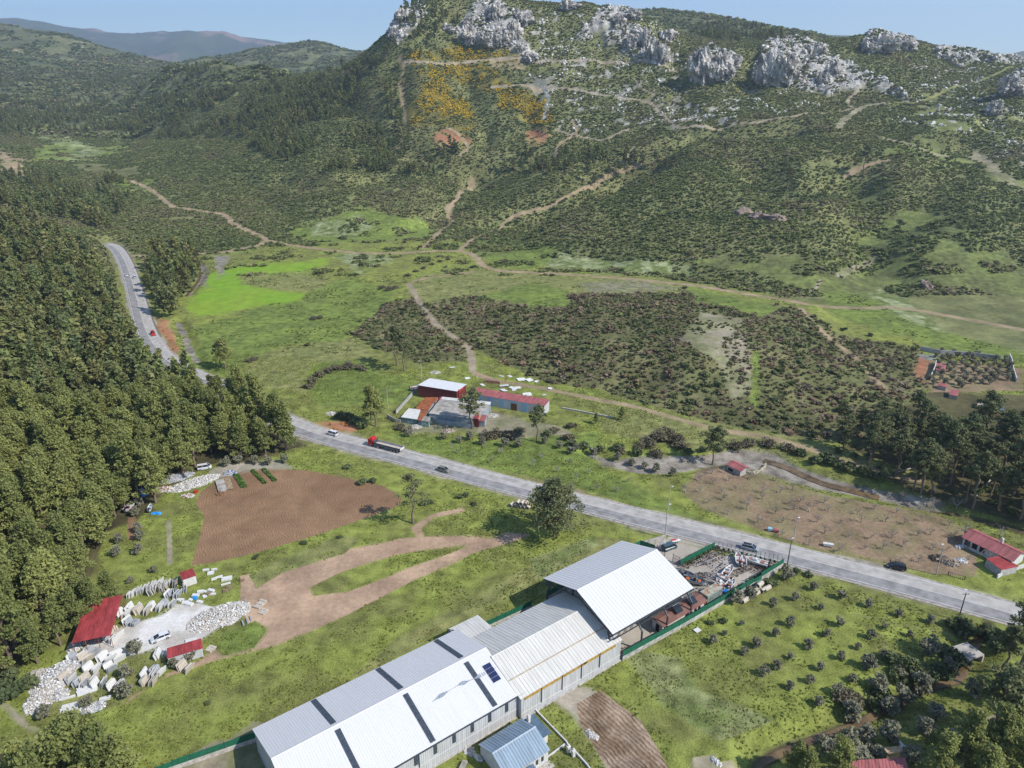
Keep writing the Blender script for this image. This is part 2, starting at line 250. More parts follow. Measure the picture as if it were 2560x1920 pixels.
zone('grit','1365 1740 1400 1718 1480 1718 1500 1740 1560 1820 1600 1900 1700 2000 1560 2000 1480 1850 1420 1780'); zone('tilth','1440 1760 1490 1732 1500 1725 1600 1800 1650 1880 1700 1980 1560 1980 1500 1890 1450 1810',0)
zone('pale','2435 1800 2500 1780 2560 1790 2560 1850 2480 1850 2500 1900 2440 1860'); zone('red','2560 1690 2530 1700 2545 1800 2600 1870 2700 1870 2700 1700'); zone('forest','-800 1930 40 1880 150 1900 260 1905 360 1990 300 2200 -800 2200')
zone('pale','40 1400 80 1350 105 1400 90 1430'); zone('pale','450 1900 540 1850 600 1850 600 1950 440 1950',0); zone('pale','1790 1905 1760 1920 1850 1920 1830 1895')
zone('pale','1730 1890 1790 1880 1790 1920 1730 1920'); zone('ochre','300 640 330 700 345 670 330 640'); zone('red','355 650 385 645 380 690 365 680'); zone('red','385 790 420 800 450 880 420 890 395 830'); zone('red','790 1050 870 1050 900 1070 860 1085 800 1075')
zone('pale','800 1080 860 1078 905 1085 900 1094 850 1092'); zone('dry','1320 1290 1370 1290 1480 1300 1460 1320 1350 1310')
zone('grit','520 1180 560 1160 700 1150 740 1170 640 1172 560 1195 530 1200'); zone('pale','415 1300 428 1300 432 1410 418 1410',0); zone('soil','320 1290 340 1290 340 1350 318 1350',0)
zone('grey','2295 885 2350 885 2330 905 2300 905'); zone('orch','2300 900 2560 920 2560 980 2330 980'); zone('red','2300 895 2325 905 2310 960 2290 950 2290 920')
zone('shore','470 650 520 660 510 720 480 700'); zone('shore','545 640 580 640 560 690 545 700')
# dirt tracks: pixel route, half width in metres, class
TR=[('330 452 370 470 410 500 430 515 500 527 560 538 585 560 640 585 665 600 650 612 600 622 560 630 480 640 420 640 330 640',2.6,'ochre'),
('665 600 720 612 800 622 900 632 1000 632 1090 628 1150 628 1185 640 1210 665 1260 678 1350 682 1450 688 1550 695 1650 705 1740 714 1850 732 1950 748 2050 765 2150 770 2250 770 2400 795 2560 825 2700 850',2.3,'ochre'),
('1060 620 1100 580 1130 555 1120 520 1140 500 1175 475 1185 460',2.1,'ochre'),('1150 628 1180 600 1260 560 1320 530 1400 500 1450 475 1520 440 1600 410',1.6,'ochre'),
('1020 710 1040 740 1060 770 1090 810 1130 840 1170 870 1180 900 1180 930',1.9,'path'),('1020 710 1045 700 1100 690 1180 680',1.6,'ochre'),('1180 930 1230 950 1350 970 1500 1000 1600 1020 1720 1055 1800 1075 1900 1090 1980 1110 2080 1140 2200 1180 2300 1200',1.7,'ochre'),
('1010 155 1060 155 1150 158 1230 150 1310 148 1400 152 1500 155 1600 152 1750 155',1.9,'path'),('1230 218 1320 215 1400 220 1480 232 1560 245 1620 255 1640 270 1670 300 1700 320 1760 315 1850 308 1950 295 2050 283 2130 272',1.8,'path'),
('1625 250 1635 235 1610 225 1590 200',1.3,'path'),('1390 325 1420 335 1470 345 1510 350 1540 335 1570 325',1.8,'path'),('2220 258 2180 262 2145 275 2110 300 2098 318',3.2,'pale'),('2220 258 2280 258 2350 235 2420 210 2480 190 2560 170',2.2,'dry'),('2130 268 2120 250 2150 215',1.4,'path'),
('2180 340 2250 355 2320 380 2370 390',2.0,'pale'),('2115 440 2150 420 2220 400',2.0,'ochre'),('1000 145 1010 170 1000 210 1005 240 1010 280 1015 305',1.8,'ochre'),
('0 190 60 200 130 210 220 210 290 200',3.2,'red'),('0 120 40 125 110 150',2.8,'ochre'),('130 150 180 148 210 108 160 110',2.6,'pale'),('300 200 380 215 450 230 500 250 580 258',1.8,'dry'),('150 160 260 160 310 162',3,'red'),
('2000 770 2030 800 2080 850 2130 890 2170 930 2210 970',1.5,'ochre'),('2560 350 2480 330 2440 300',2,'dry'),('2100 690 2140 670 2190 640',2,'pale'),('2000 740 2040 720 2050 700',1.2,'pale'),
('1050 1340 1040 1320 1080 1290 1150 1275',1.1,'pink'),('1600 350 1570 390 1530 420',1.0,'pale'),('0 1750 40 1790 70 1820 90 1825',.7,'pale'),('2100 1545 2160 1560 2200 1590 2230 1640',.35,'dry'),('2130 1535 2250 1560 2400 1600',.35,'dry'),
('1360 300 1370 240 1350 200',2.0,'grey'),('2560 300 2500 290',2,'dry'),('1150 390 1170 370 1150 340 1120 320',1.6,'ochre'),('1430 300 1440 330 1400 360 1390 390',1.8,'ochre')]
def p_far(D,s): return pl(s)[0][1]<700
for s,w,c in TR:
    D=distl(polyline(pl(s),5),w+4); paint(c,np.clip((w*(1.3 if p_far(D,s) else 1)+fbm(X_,Y_,6,2,3)*.8-D)/.9+.5,0,1)*(D<1e8))
paint('grit',np.clip((6.4+fbm(X_,Y_,8,2,3)*1.5-Droad)/.8,0,1)*(Droad<1e8)); paint('dry',np.clip((fbm(X_,Y_,8,2,3)*1.5+8.4-Droad),0,1)*(Droad>6.9)*(Droad<1e8)*.6)
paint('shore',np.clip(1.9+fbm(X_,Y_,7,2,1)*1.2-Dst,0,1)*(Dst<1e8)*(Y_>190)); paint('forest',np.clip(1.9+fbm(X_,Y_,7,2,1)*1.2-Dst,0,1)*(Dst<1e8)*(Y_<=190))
paint('rock',np.clip(rr*1.3,0,1))
bo=fbm(X_,Y_,11,3,2); m=pip(jx,jy,pl('1300 150 1750 150 1950 260 2000 300 1600 330 1400 330 1350 200'))|pip(jx,jy,pl('1300 20 1700 60 1700 150 1330 150'))|pip(jx,jy,pl('2280 130 2560 160 2560 420 2400 330 2270 240'))
paint('rock',(np.clip((bo-.32)*6,0,1)*m).astype(np.float32)*.8)
# ---------------- materials ----------------
def nn(nt,t,**k):
    n=nt.nodes.new(t)
    for a,v in k.items(): setattr(n,a,v)
    return n
def mat(name,col,rough=.8,metal=0,var=.12,scale=1.5,bump=0,spec=.3,coord='Object',emit=None,col2=None,stretch=None):
    m=bpy.data.materials.new(name); m.use_nodes=True; t=m.node_tree; b=t.nodes['Principled BSDF']; b.inputs['Roughness'].default_value=rough; b.inputs['Metallic'].default_value=metal; b.inputs['Specular IOR Level'].default_value=spec
    tc=nn(t,'ShaderNodeTexCoord'); no=nn(t,'ShaderNodeTexNoise'); no.inputs['Scale'].default_value=scale; no.inputs['Detail'].default_value=5; t.links.new(tc.outputs[coord],no.inputs['Vector'])
    if stretch:
        mp=nn(t,'ShaderNodeMapping'); mp.inputs['Scale'].default_value=stretch; t.links.new(tc.outputs[coord],mp.inputs[0]); t.links.new(mp.outputs[0],no.inputs['Vector']); no.inputs['Roughness'].default_value=.65
    rp=nn(t,'ShaderNodeValToRGB'); c=np.array(col); c2=np.array(col2) if col2 else c*(1-var*2.2)
    rp.color_ramp.elements[0].color=(*c2,1); rp.color_ramp.elements[1].color=(*(np.minimum(c*(1+var*.6),.9)),1); rp.color_ramp.elements[0].position=.34; rp.color_ramp.elements[1].position=.62
    t.links.new(no.outputs[0],rp.inputs[0]); t.links.new(rp.outputs[0],b.inputs['Base Color'])
    if bump:
        bp=nn(t,'ShaderNodeBump'); bp.inputs['Strength'].default_value=bump; bp.inputs['Distance'].default_value=.1; t.links.new(no.outputs[0],bp.inputs['Height']); t.links.new(bp.outputs[0],b.inputs['Normal'])
    return m
def ground_mat(name,sc1,amp,furrow=None,bump=.6):
    m=bpy.data.materials.new(name); m.use_nodes=True; t=m.node_tree; b=t.nodes['Principled BSDF']; b.inputs['Roughness'].default_value=.95; b.inputs['Specular IOR Level'].default_value=.1
    a=nn(t,'ShaderNodeAttribute',attribute_name='Col'); tc=nn(t,'ShaderNodeTexCoord')
    n1=nn(t,'ShaderNodeTexNoise'); n1.inputs['Scale'].default_value=sc1; n1.inputs['Detail'].default_value=6; n1.inputs['Roughness'].default_value=.7; t.links.new(tc.outputs['Object'],n1.inputs['Vector'])
    n2=nn(t,'ShaderNodeTexNoise'); n2.inputs['Scale'].default_value=sc1*.13; n2.inputs['Detail'].default_value=4; t.links.new(tc.outputs['Object'],n2.inputs['Vector'])
    ad=nn(t,'ShaderNodeMath',operation='ADD'); t.links.new(n1.outputs[0],ad.inputs[0]); t.links.new(n2.outputs[0],ad.inputs[1])
    mr=nn(t,'ShaderNodeMapRange'); mr.inputs['From Min'].default_value=.72; mr.inputs['From Max'].default_value=1.28; mr.inputs['To Min'].default_value=1-amp; mr.inputs['To Max'].default_value=1+amp; t.links.new(ad.outputs[0],mr.inputs[0])
    hgt=n1.outputs[0]; val=mr.outputs[0]
    if furrow:
        mp=nn(t,'ShaderNodeMapping'); mp.inputs['Rotation'].default_value=(0,0,furrow[0]); t.links.new(tc.outputs['Object'],mp.inputs[0])
        wv=nn(t,'ShaderNodeTexWave'); wv.inputs['Scale'].default_value=furrow[1]; wv.inputs['Distortion'].default_value=furrow[2]; wv.inputs['Detail'].default_value=3; wv.inputs['Detail Scale'].default_value=.6; t.links.new(mp.outputs[0],wv.inputs['Vector'])
        m2=nn(t,'ShaderNodeMapRange'); m2.inputs['To Min'].default_value=furrow[3]; m2.inputs['To Max'].default_value=1.06; t.links.new(wv.outputs['Fac'],m2.inputs[0]); mu=nn(t,'ShaderNodeMath',operation='MULTIPLY'); t.links.new(val,mu.inputs[0]); t.links.new(m2.outputs[0],mu.inputs[1]); val=mu.outputs[0]
        ah=nn(t,'ShaderNodeMath',operation='ADD'); t.links.new(wv.outputs['Fac'],ah.inputs[0]); t.links.new(n1.outputs[0],ah.inputs[1]); hgt=ah.outputs[0]
    vm=nn(t,'ShaderNodeVectorMath',operation='SCALE'); t.links.new(a.outputs['Color'],vm.inputs[0]); t.links.new(val,vm.inputs['Scale']); t.links.new(vm.outputs[0],b.inputs['Base Color'])
    bp=nn(t,'ShaderNodeBump'); bp.inputs['Strength'].default_value=bump; bp.inputs['Distance'].default_value=.25; t.links.new(hgt,bp.inputs['Height']); t.links.new(bp.outputs[0],b.inputs['Normal'])
    return m
def tag(o,label=None,cat=None,group=None,kind=None):
    if label: o['label']=label
    if cat: o['category']=cat
    if group: o['group']=group
    if kind: o['kind']=kind
    elif cat: o['kind']='thing'
    return o
# ---------------- the ground, cut into its named surfaces ----------------
verts=np.stack([GX,GY,Z0],-1).reshape(-1,3)
idx=np.arange(NR*NC).reshape(NR,NC); F_=np.stack([idx[:-1,:-1],idx[:-1,1:],idx[1:,1:],idx[1:,:-1]],-1)
fz=ZN[:-1,:-1]; fpx=(px0[:-1,:-1]+px0[1:,1:])/2; fpy=(py0[:-1,:-1]+py0[1:,1:])/2; fd=np.zeros(fz.shape,np.int8)
def cls(*c): return np.isin(fz,[names.index(k) for k in c])
box=lambda a,b,c,d:(fpx>a)&(fpx<c)&(fpy>b)&(fpy<d)
fd[:]=0
fd[cls('grass','lush','dry','flower','tuft','dim','drygrey')&(fpy>480)&(GY[:-1,:-1]<800)]=1
fd[cls('soil')&box(460,1150,1020,1430)]=2; fd[cls('tilth')]=3
fd[cls('field')]=4; fd[cls('orch')&(fpx>1100)&(fpy>1000)]=5; fd[cls('shore')]=6; fd[cls('pink','grit','ochre','path')&(Droad[:-1,:-1]>9)]=7; fd[cls('white')]=8; fd[cls('concrete')]=9
GROUND=[('hillside_terrain',ground_mat('hill_ground',.35,.45)),('grassland',ground_mat('grass_ground',2.2,.55,bump=1)),('ploughed_field',ground_mat('ploughed_soil',1.5,.2,(R(-40),.42,14,.93),.35)),('ploughed_strip',ground_mat('turned_soil',1.2,.45,(-R(38),.36,7,.86),.9)),
 ('crop_field',ground_mat('crop_green',1.2,.2,(R(-60),.14,1,.92),.3)),('orchard_ground',ground_mat('orchard_soil',.9,.4)),('stream_bed',ground_mat('stream_pebbles',2.2,.5)),('dirt_track',ground_mat('track_earth',.8,.3)),('gravel_yard',ground_mat('marble_dust',1.2,.2)),('concrete_yard',ground_mat('yard_concrete',.5,.16,bump=.15))]
def mesh_np(name,v,f,m,col=None,smooth=True):
    me=bpy.data.meshes.new(name); k=f.shape[1]; me.vertices.add(len(v)); me.vertices.foreach_set('co',v.astype(np.float32).ravel()); me.loops.add(f.size); me.loops.foreach_set('vertex_index',f.astype(np.int32).ravel())
    me.polygons.add(len(f)); me.polygons.foreach_set('loop_start',np.arange(0,f.size,k,dtype=np.int32)); me.polygons.foreach_set('loop_total',np.full(len(f),k,np.int32)); me.polygons.foreach_set('use_smooth',np.full(len(f),smooth,bool))
    if col is not None:
        a=me.color_attributes.new('Col','FLOAT_COLOR','POINT'); c=np.ones((len(v),4),np.float32); c[:,:3]=col; a.data.foreach_set('color',c.ravel())
    me.update(calc_edges=True); me.materials.append(m); o=bpy.data.objects.new(name,me); COL.objects.link(o); return o
colf=CC.reshape(-1,3); fdf=fd.ravel(); Ff=F_.reshape(-1,4)
for k,(nm,m) in enumerate(GROUND):
    f=Ff[fdf==k]
    if len(f)==0: continue
    u,inv=np.unique(f.ravel(),return_inverse=True); o=mesh_np(nm,verts[u],inv.reshape(-1,4),m,colf[u]); tag(o,kind='structure')
# ground outside the detailed fan
m=mat('plain_ground',(.13,.15,.05),.95,scale=.02,coord='Object')
me=bpy.data.meshes.new('outer_ground'); s=9000; me.from_pydata([(-s,-s,-6),(s,-s,-6),(s,s,-6),(-s,s,-6)],[],[(0,1,2,3)]); me.materials.append(m); o=bpy.data.objects.new('outer_ground',me); COL.objects.link(o); tag(o,kind='structure')
# far mountains
def ridge(name,pts,Y,depth,m,base=-5,seed=0,amp=60):
    """a long mountain range: rows from the foot towards the crest and down behind"""
    xs=np.array([p[0] for p in pts],float); ys=np.array([p[1] for p in pts],float); n=260; u=np.linspace(xs[0],xs[-1],n); v=np.interp(u,xs,ys)
    C_=np.array([atY(a,b,Y) for a,b in zip(u,v)]); rows=46; V=[]
    for i in range(rows):
        t=i/(rows-1)*1.5; h=1-abs(1-t) if t<1 else 1-(t-1)*.9; h=h**1.15
        yy=Y-depth*(1-t); X=C_[:,0]*(yy/Y); nz=fbm(X+seed,np.full(n,yy),depth*.55,5,seed%7,True)*amp*min(1,3*(1-h)+.06)
        V.append(np.stack([X,np.full(n,yy),base+(C_[:,2]-base)*h+nz*(1 if t<1 else .5)],-1))
    V=np.concatenate(V); id_=np.arange(rows*n).reshape(rows,n); f=np.stack([id_[:-1,:-1],id_[:-1,1:],id_[1:,1:],id_[1:,:-1]],-1).reshape(-1,4)
    o=mesh_np(name,V,f,m); tag(o,kind='structure'); return o
def mount_mat(name,a,b,c,sc):
    m=mat(name,a,.95,scale=sc,col2=b); t=m.node_tree; bs=t.nodes['Principled BSDF']; src=bs.inputs['Base Color'].links[0].from_socket
    g=nn(t,'ShaderNodeNewGeometry'); sx=nn(t,'ShaderNodeSeparateXYZ'); t.links.new(g.outputs['Normal'],sx.inputs[0]); no=nn(t,'ShaderNodeTexNoise'); no.inputs['Scale'].default_value=sc*1.2; no.inputs['Detail'].default_value=6
    tc=nn(t,'ShaderNodeTexCoord'); t.links.new(tc.outputs['Object'],no.inputs[0]); cr=nn(t,'ShaderNodeMapRange'); cr.inputs['From Min'].default_value=.55; cr.inputs['From Max'].default_value=.63; t.links.new(no.outputs[0],cr.inputs[0])
    mx=nn(t,'ShaderNodeMix',data_type='RGBA'); t.links.new(cr.outputs[0],mx.inputs[0]); t.links.new(src,mx.inputs[6]); mx.inputs[7].default_value=(*c,1); t.links.new(mx.outputs[2],bs.inputs['Base Color']); return m
MM=mount_mat('mountain_forest',(.06,.08,.04),(.035,.05,.03),(.24,.16,.125),.0016)
ridge('distant_mountains',pl('-500 60 -200 52 0 49 40 47 110 62 160 76 210 84 240 81 270 89 340 90 370 86 430 88 470 84 510 89 570 87 600 96 640 100 690 104 730 112 800 125 900 140 1000 170'),9500,3800,MM,seed=3,amp=420)
MG=mount_mat('hill_forest',(.075,.09,.04),(.05,.06,.03),(.22,.13,.08),.004)
ridge('far_hills',pl('1450 120 1540 70 1580 42 1640 31 1700 32 1750 34 1800 42 1830 44 1860 50 1900 55 1930 65 1950 78 2000 90 2060 87 2130 89 2170 87 2250 110 2400 140 2480 138 2530 134 2600 118 2700 110 2900 120'),4600,1500,MG,seed=5,amp=60)
# ---------------- plants ----------------
def leafmat(name,c1,c2,trans=.15,inst=True,rnd=.5,sc=.35):
    m=bpy.data.materials.new(name); m.use_nodes=True; t=m.node_tree; b=t.nodes['Principled BSDF']; b.inputs['Roughness'].default_value=.75; b.inputs['Specular IOR Level'].default_value=.12
    oi=nn(t,'ShaderNodeObjectInfo'); tc=nn(t,'ShaderNodeTexCoord'); no=nn(t,'ShaderNodeTexNoise'); no.inputs['Scale'].default_value=sc; no.inputs['Detail'].default_value=3; t.links.new(tc.outputs['Object'],no.inputs['Vector'])
    ad=nn(t,'ShaderNodeMath',operation='MULTIPLY_ADD'); t.links.new(oi.outputs['Random'],ad.inputs[0]); ad.inputs[1].default_value=rnd; t.links.new(no.outputs[0],ad.inputs[2])
    mr=nn(t,'ShaderNodeMapRange'); mr.inputs['From Min'].default_value=.35; mr.inputs['From Max'].default_value=.65+rnd; t.links.new(ad.outputs[0],mr.inputs[0])
    mx=nn(t,'ShaderNodeMix',data_type='RGBA'); mx.inputs[6].default_value=(*c1,1); mx.inputs[7].default_value=(*c2,1); t.links.new(mr.outputs[0],mx.inputs[0]); out=mx.outputs[2]
    if inst:
        a=nn(t,'ShaderNodeAttribute',attribute_name='tint',attribute_type='INSTANCER'); m2=nn(t,'ShaderNodeMix',data_type='RGBA',blend_type='MULTIPLY'); m2.inputs[0].default_value=1; t.links.new(out,m2.inputs[6]); t.links.new(a.outputs['Color'],m2.inputs[7]); out=m2.outputs[2]
    t.links.new(out,b.inputs['Base Color']); 
    if trans:
        tr=nn(t,'ShaderNodeBsdfTranslucent'); t.links.new(out,tr.inputs[0]); ms=nn(t,'ShaderNodeMixShader'); ms.inputs[0].default_value=trans; t.links.new(b.outputs[0],ms.inputs[1]); t.links.new(tr.outputs[0],ms.inputs[2]); t.links.new(ms.outputs[0],t.nodes['Material Output'].inputs[0])
    return m
def leaves(centers,size,g,flat=.0,up=0.3,asp=1.6):
    """one small quad per centre, random orientation"""
    n=len(centers); N=g.normal(size=(n,3)); N[:,2]=np.abs(N[:,2])+up; N/=np.linalg.norm(N,axis=1)[:,None]; T=g.normal(size=(n,3)); T-=N*(T*N).sum(1)[:,None]; T/=np.linalg.norm(T,axis=1)[:,None]; B=np.cross(N,T)
    s=(size*g.uniform(.6,1.4,n))[:,None]; c=np.asarray(centers); q=np.stack([c-T*s*asp/2,c-B*s/2+N*s*.15,c+T*s*asp/2,c+B*s/2+N*s*.1],1).reshape(-1,3); return q,np.arange(4*n).reshape(n,4)
def tube(path,rad,seg=5):
    V=[];F=[]
    for i,(p,r) in enumerate(zip(path,rad)):
        a=Vector(path[max(i-1,0)]);b=Vector(path[min(i+1,len(path)-1)]); d=(b-a).normalized(); u=d.orthogonal().normalized(); w=d.cross(u)
        for k in range(seg): an=2*math.pi*k/seg; V.append(tuple(Vector(p)+(u*math.cos(an)+w*math.sin(an))*r))
    for i in range(len(path)-1):
        for k in range(seg): F.append((i*seg+k,i*seg+(k+1)%seg,(i+1)*seg+(k+1)%seg,(i+1)*seg+k))
    return V,F
def mesh(name,V,F,m,smooth=False):
    me=bpy.data.meshes.new(name); me.from_pydata([tuple(v) for v in V],[],[tuple(int(i) for i in f) for f in F]); 
    for k in (m if isinstance(m,(list,tuple)) else [m]): me.materials.append(k)
    if smooth: me.shade_smooth()
    return me
def join(parts):
    V=[];F=[]
    for v,f in parts: o=len(V); V.extend([tuple(q) for q in v]); F.extend([tuple(int(i)+o for i in q) for q in f])
    return V,F
BARK=mat('pine_bark',(.20,.15,.11),.9,scale=3); BARKG=mat('grey_bark',(.28,.25,.21),.9,scale=3); BARKD=mat('dark_bark',(.10,.08,.065),.9,scale=3)
PINE_I=leafmat('pine_needles',(.165,.195,.065),(.35,.365,.12),.38,False,.7,.35); PINE_S=leafmat('pine_needles_far',(.125,.15,.06),(.25,.265,.10),.32,True,.5)
GROVE_I=leafmat('grove_needles',(.105,.13,.06),(.22,.23,.10),.28,False,.4,.35)
OLIVE=leafmat('olive_leaves',(.175,.175,.115),(.28,.27,.185),.2,False,.4,1.2); BUSHD=leafmat('dark_bush_leaves',(.075,.10,.045),(.16,.185,.08),.2,False,.5,.8); THORN=leafmat('brown_thicket',(.10,.085,.055),(.17,.15,.09),.05,False,.5,.8)
SHRUB=leafmat('maquis_leaves',(.9,.9,.9),(1.6,1.55,1.5),.3,True,.5,.5)
def pine_mesh(seed,h,lo,rad,ncl,per,size,tall=False,seg=6,bend=.5):
    g=np.random.default_rng(seed); P=[np.array([g.normal()*bend*.25*i,g.normal()*bend*.25*i,h*i/6.]) for i in range(7)]; 
    def axis(t): t=min(max(t,0),.999)*6; i=int(t); return P[i]*(1-(t-i))+P[i+1]*(t-i)
    r0=h*.018+.05; tr=[tube(P,[r0*(1-.8*i/6)+.04 for i in range(7)],seg)]; C=[]
    for k in range(ncl):
        t=lo+(1-lo)*((k+.5)/ncl)**.85; a=k*2.4+g.uniform(-.5,.5); prof=(1-((t-lo)/(1-lo))**1.15)*.85+.15; 
        if tall: prof=math.sin(min(1,(t-lo)/(1-lo)*.85+.18)*math.pi)**.6
        L=rad*prof*g.uniform(.65,1.15); b=axis(t-.05); e=b+np.array([math.cos(a)*L,math.sin(a)*L,L*g.uniform(.05,.35)]); 
        tr.append(tube([b,(b+e)/2+np.array([0,0,-.1]),e],[r0*.32,r0*.2,.03],3))
        for c_,s_ in ((e,1.),((b+e)/2+g.normal(size=3)*.35+np.array([0,0,.25]),.8)):
            R_=rad*.30*s_*g.uniform(.75,1.25); d=g.normal(size=(per,3)); d/=np.linalg.norm(d,axis=1)[:,None]; d*=(g.random((per,1))**.45)*R_; d[:,2]*=.62; C.append(c_+d)
    C.append(axis(.98)+g.normal(size=(per,3))*rad*.13)
    q,f=leaves(np.concatenate(C),size,g,up=.45); V,F=join(tr); return mesh('trunk',V,F,BARK,True),(q,f)
def blob_mesh(seed,n,size,rx,rz,z0,clumps=9,seedr=.42):
    g=np.random.default_rng(seed); cs=g.normal(size=(clumps,3)); cs/=np.linalg.norm(cs,axis=1)[:,None]; cs*=g.uniform(.35,.8,(clumps,1)); cs[:,2]=np.abs(cs[:,2]) if z0<rz*.6 else cs[:,2]
    C=[]
    for c in cs:
        k=n//clumps; d=g.normal(size=(k,3)); d/=np.linalg.norm(d,axis=1)[:,None]; d*=g.random((k,1))**.4*g.uniform(seedr*.7,seedr*1.25); C.append((c+d))
    C=np.concatenate(C)*np.array([rx,rx,rz])+np.array([0,0,z0]); C=C[C[:,2]>.03]; return leaves(C,size,g,up=.25,asp=1.3)
def make_kinds(name,kinds,crown_mat):
    out=[]
    for tm,(q,f) in kinds: cm=mesh_np_(name+'_crown',q,f,crown_mat); out.append((tm,cm))
    return out
def mesh_np_(name,v,f,m):
    me=bpy.data.meshes.new(name); me.vertices.add(len(v)); me.vertices.foreach_set('co',np.asarray(v,np.float32).ravel()); k=f.shape[1]; me.loops.add(f.size); me.loops.foreach_set('vertex_index',f.astype(np.int32).ravel()); me.polygons.add(len(f)); me.polygons.foreach_set('loop_start',np.arange(0,f.size,k,dtype=np.int32)); me.polygons.foreach_set('loop_total',np.full(len(f),k,np.int32)); me.update(calc_edges=True); me.materials.append(m); return me
PK=make_kinds('pine',[pine_mesh(10+i,h,lo,r,40,58,.42) for i,(h,lo,r) in enumerate(((18,.25,4.3),(16,.3,4.6),(20,.3,4.2),(14.5,.22,4.0),(18.5,.42,4.4)))],PINE_I)
TK=make_kinds('tall_pine',[pine_mesh(40+i,h,lo,r,22,60,.46,True,bend=.9) for i,(h,lo,r) in enumerate(((19,.5,4.4),(22,.56,4.6),(17,.45,4.8),(21,.62,3.8)))],GROVE_I)
BIG=make_kinds('big_pine',[pine_mesh(60,18,.22,7.2,52,90,.42,True,bend=.5),pine_mesh(61,17,.42,4.6,15,34,.4,True,bend=.5)],GROVE_I)
def bare_mesh(seed,h,m,levels=4,spread=.65,n0=4,r0=.09,lean=0.):
    g=np.random.default_rng(seed); parts=[]
    def br(p,d,L,r,lv):
        e=p+d*L; parts.append(tube([p,(p+e)/2+g.normal(size=3)*L*.06,e],[r,r*.85,r*.6],4 if lv<2 else 3))
        if lv>=levels: return
        for k in range(3 if lv else n0):
            q=d*.55+g.normal(size=3)*spread; q[2]=abs(q[2])*.8+.25; q/=np.linalg.norm(q); br(e-(e-p)*g.uniform(0,.3),q,L*g.uniform(.6,.85),r*.55,lv+1)
    br(np.zeros(3),np.array([lean,0,1.])/math.hypot(1,lean),h*.3,r0,0); V,F=join(parts); return mesh('branches',V,F,m)
BAREM=[bare_mesh(70+i,3.4,BARKG,4,.7,4,.15,lean=.25*(i-1)) for i in range(4)]; BAREB=[bare_mesh(80+i,6.5,BARKG,4,.6,5,.22) for i in range(2)]
def oliv(i): g=np.random.default_rng(90+i); return (mesh('trunk',*join([tube([(0,0,0),(.1,.05,.5),(0.0,.1,1.1)],[.16,.12,.08],5),tube([(0,.05,.6),(.5,.3,1.3)],[.08,.04],4),tube([(0,.05,.6),(-.5,-.2,1.3)],[.08,.04],4)]),BARKD),blob_mesh(90+i,620,.26,1.35,1.15,1.55,11))
OK_=make_kinds('olive',[oliv(i) for i in range(4)],OLIVE); BK=make_kinds('bush',[(None,blob_mesh(120+i,520,.30,1.35,1.0,.5,10)) for i in range(3)],BUSHD); HK=make_kinds('thicket',[(None,blob_mesh(130+i,520,.26,1.6,.95,.45,10)) for i in range(3)],THORN)
def tree(kind,px=None,s=1.,name='pine_tree',label='',cat='tree',group=None,w=None,rz=None,sz=None):
    p=w if w is not None else unproj(*px); r=bpy.data.objects.new(name,None); r.location=(p.x,p.y,p.z-.1); r.rotation_euler=(0,0,random.uniform(0,6.28) if rz is None else rz); r.scale=(s,s,s*(sz or 1)); r.empty_display_size=.5; COL.objects.link(r); tag(r,label,cat,group)
    for nm,me in zip(('trunk','crown'),kind):
        if me is None: continue
        o=bpy.data.objects.new(nm,me); COL.objects.link(o); o.parent=r
    return r
def solo(me,p,name,label,cat,group=None,s=1.,rz=None,sz=1.,kind=None):
    o=bpy.data.objects.new(name,me); COL.objects.link(o); o.location=p; o.rotation_euler=(0,0,random.uniform(0,6.28) if rz is None else rz); o.scale=(s,s,s*sz); return tag(o,label,cat,group,kind)
def znat(x,y):
    c=np.clip(np.round((x/y+AM)/(2*AM)*(NC-1)).astype(int),0,NC-1); r=np.clip(np.round(np.interp(y,YY,_yi)).astype(int),0,NR-1); return ZN[r,c],Droad[r,c],Dst[r,c],px0[r,c],py0[r,c],rr[r,c]
def jgrid(x0,x1,y0,y1,sp,jit=.45,k=0):
    g=np.random.default_rng(k); xs,ys=np.meshgrid(np.arange(x0,x1,sp),np.arange(y0,y1,sp)); xs=xs.ravel()+g.uniform(-jit,jit,xs.size)*sp; ys=ys.ravel()+g.uniform(-jit,jit,ys.size)*sp; m=np.abs(xs/ys)<AM*.84; return xs[m],ys[m]
def inz(z,*c): return np.isin(z,[names.index(k) for k in c])
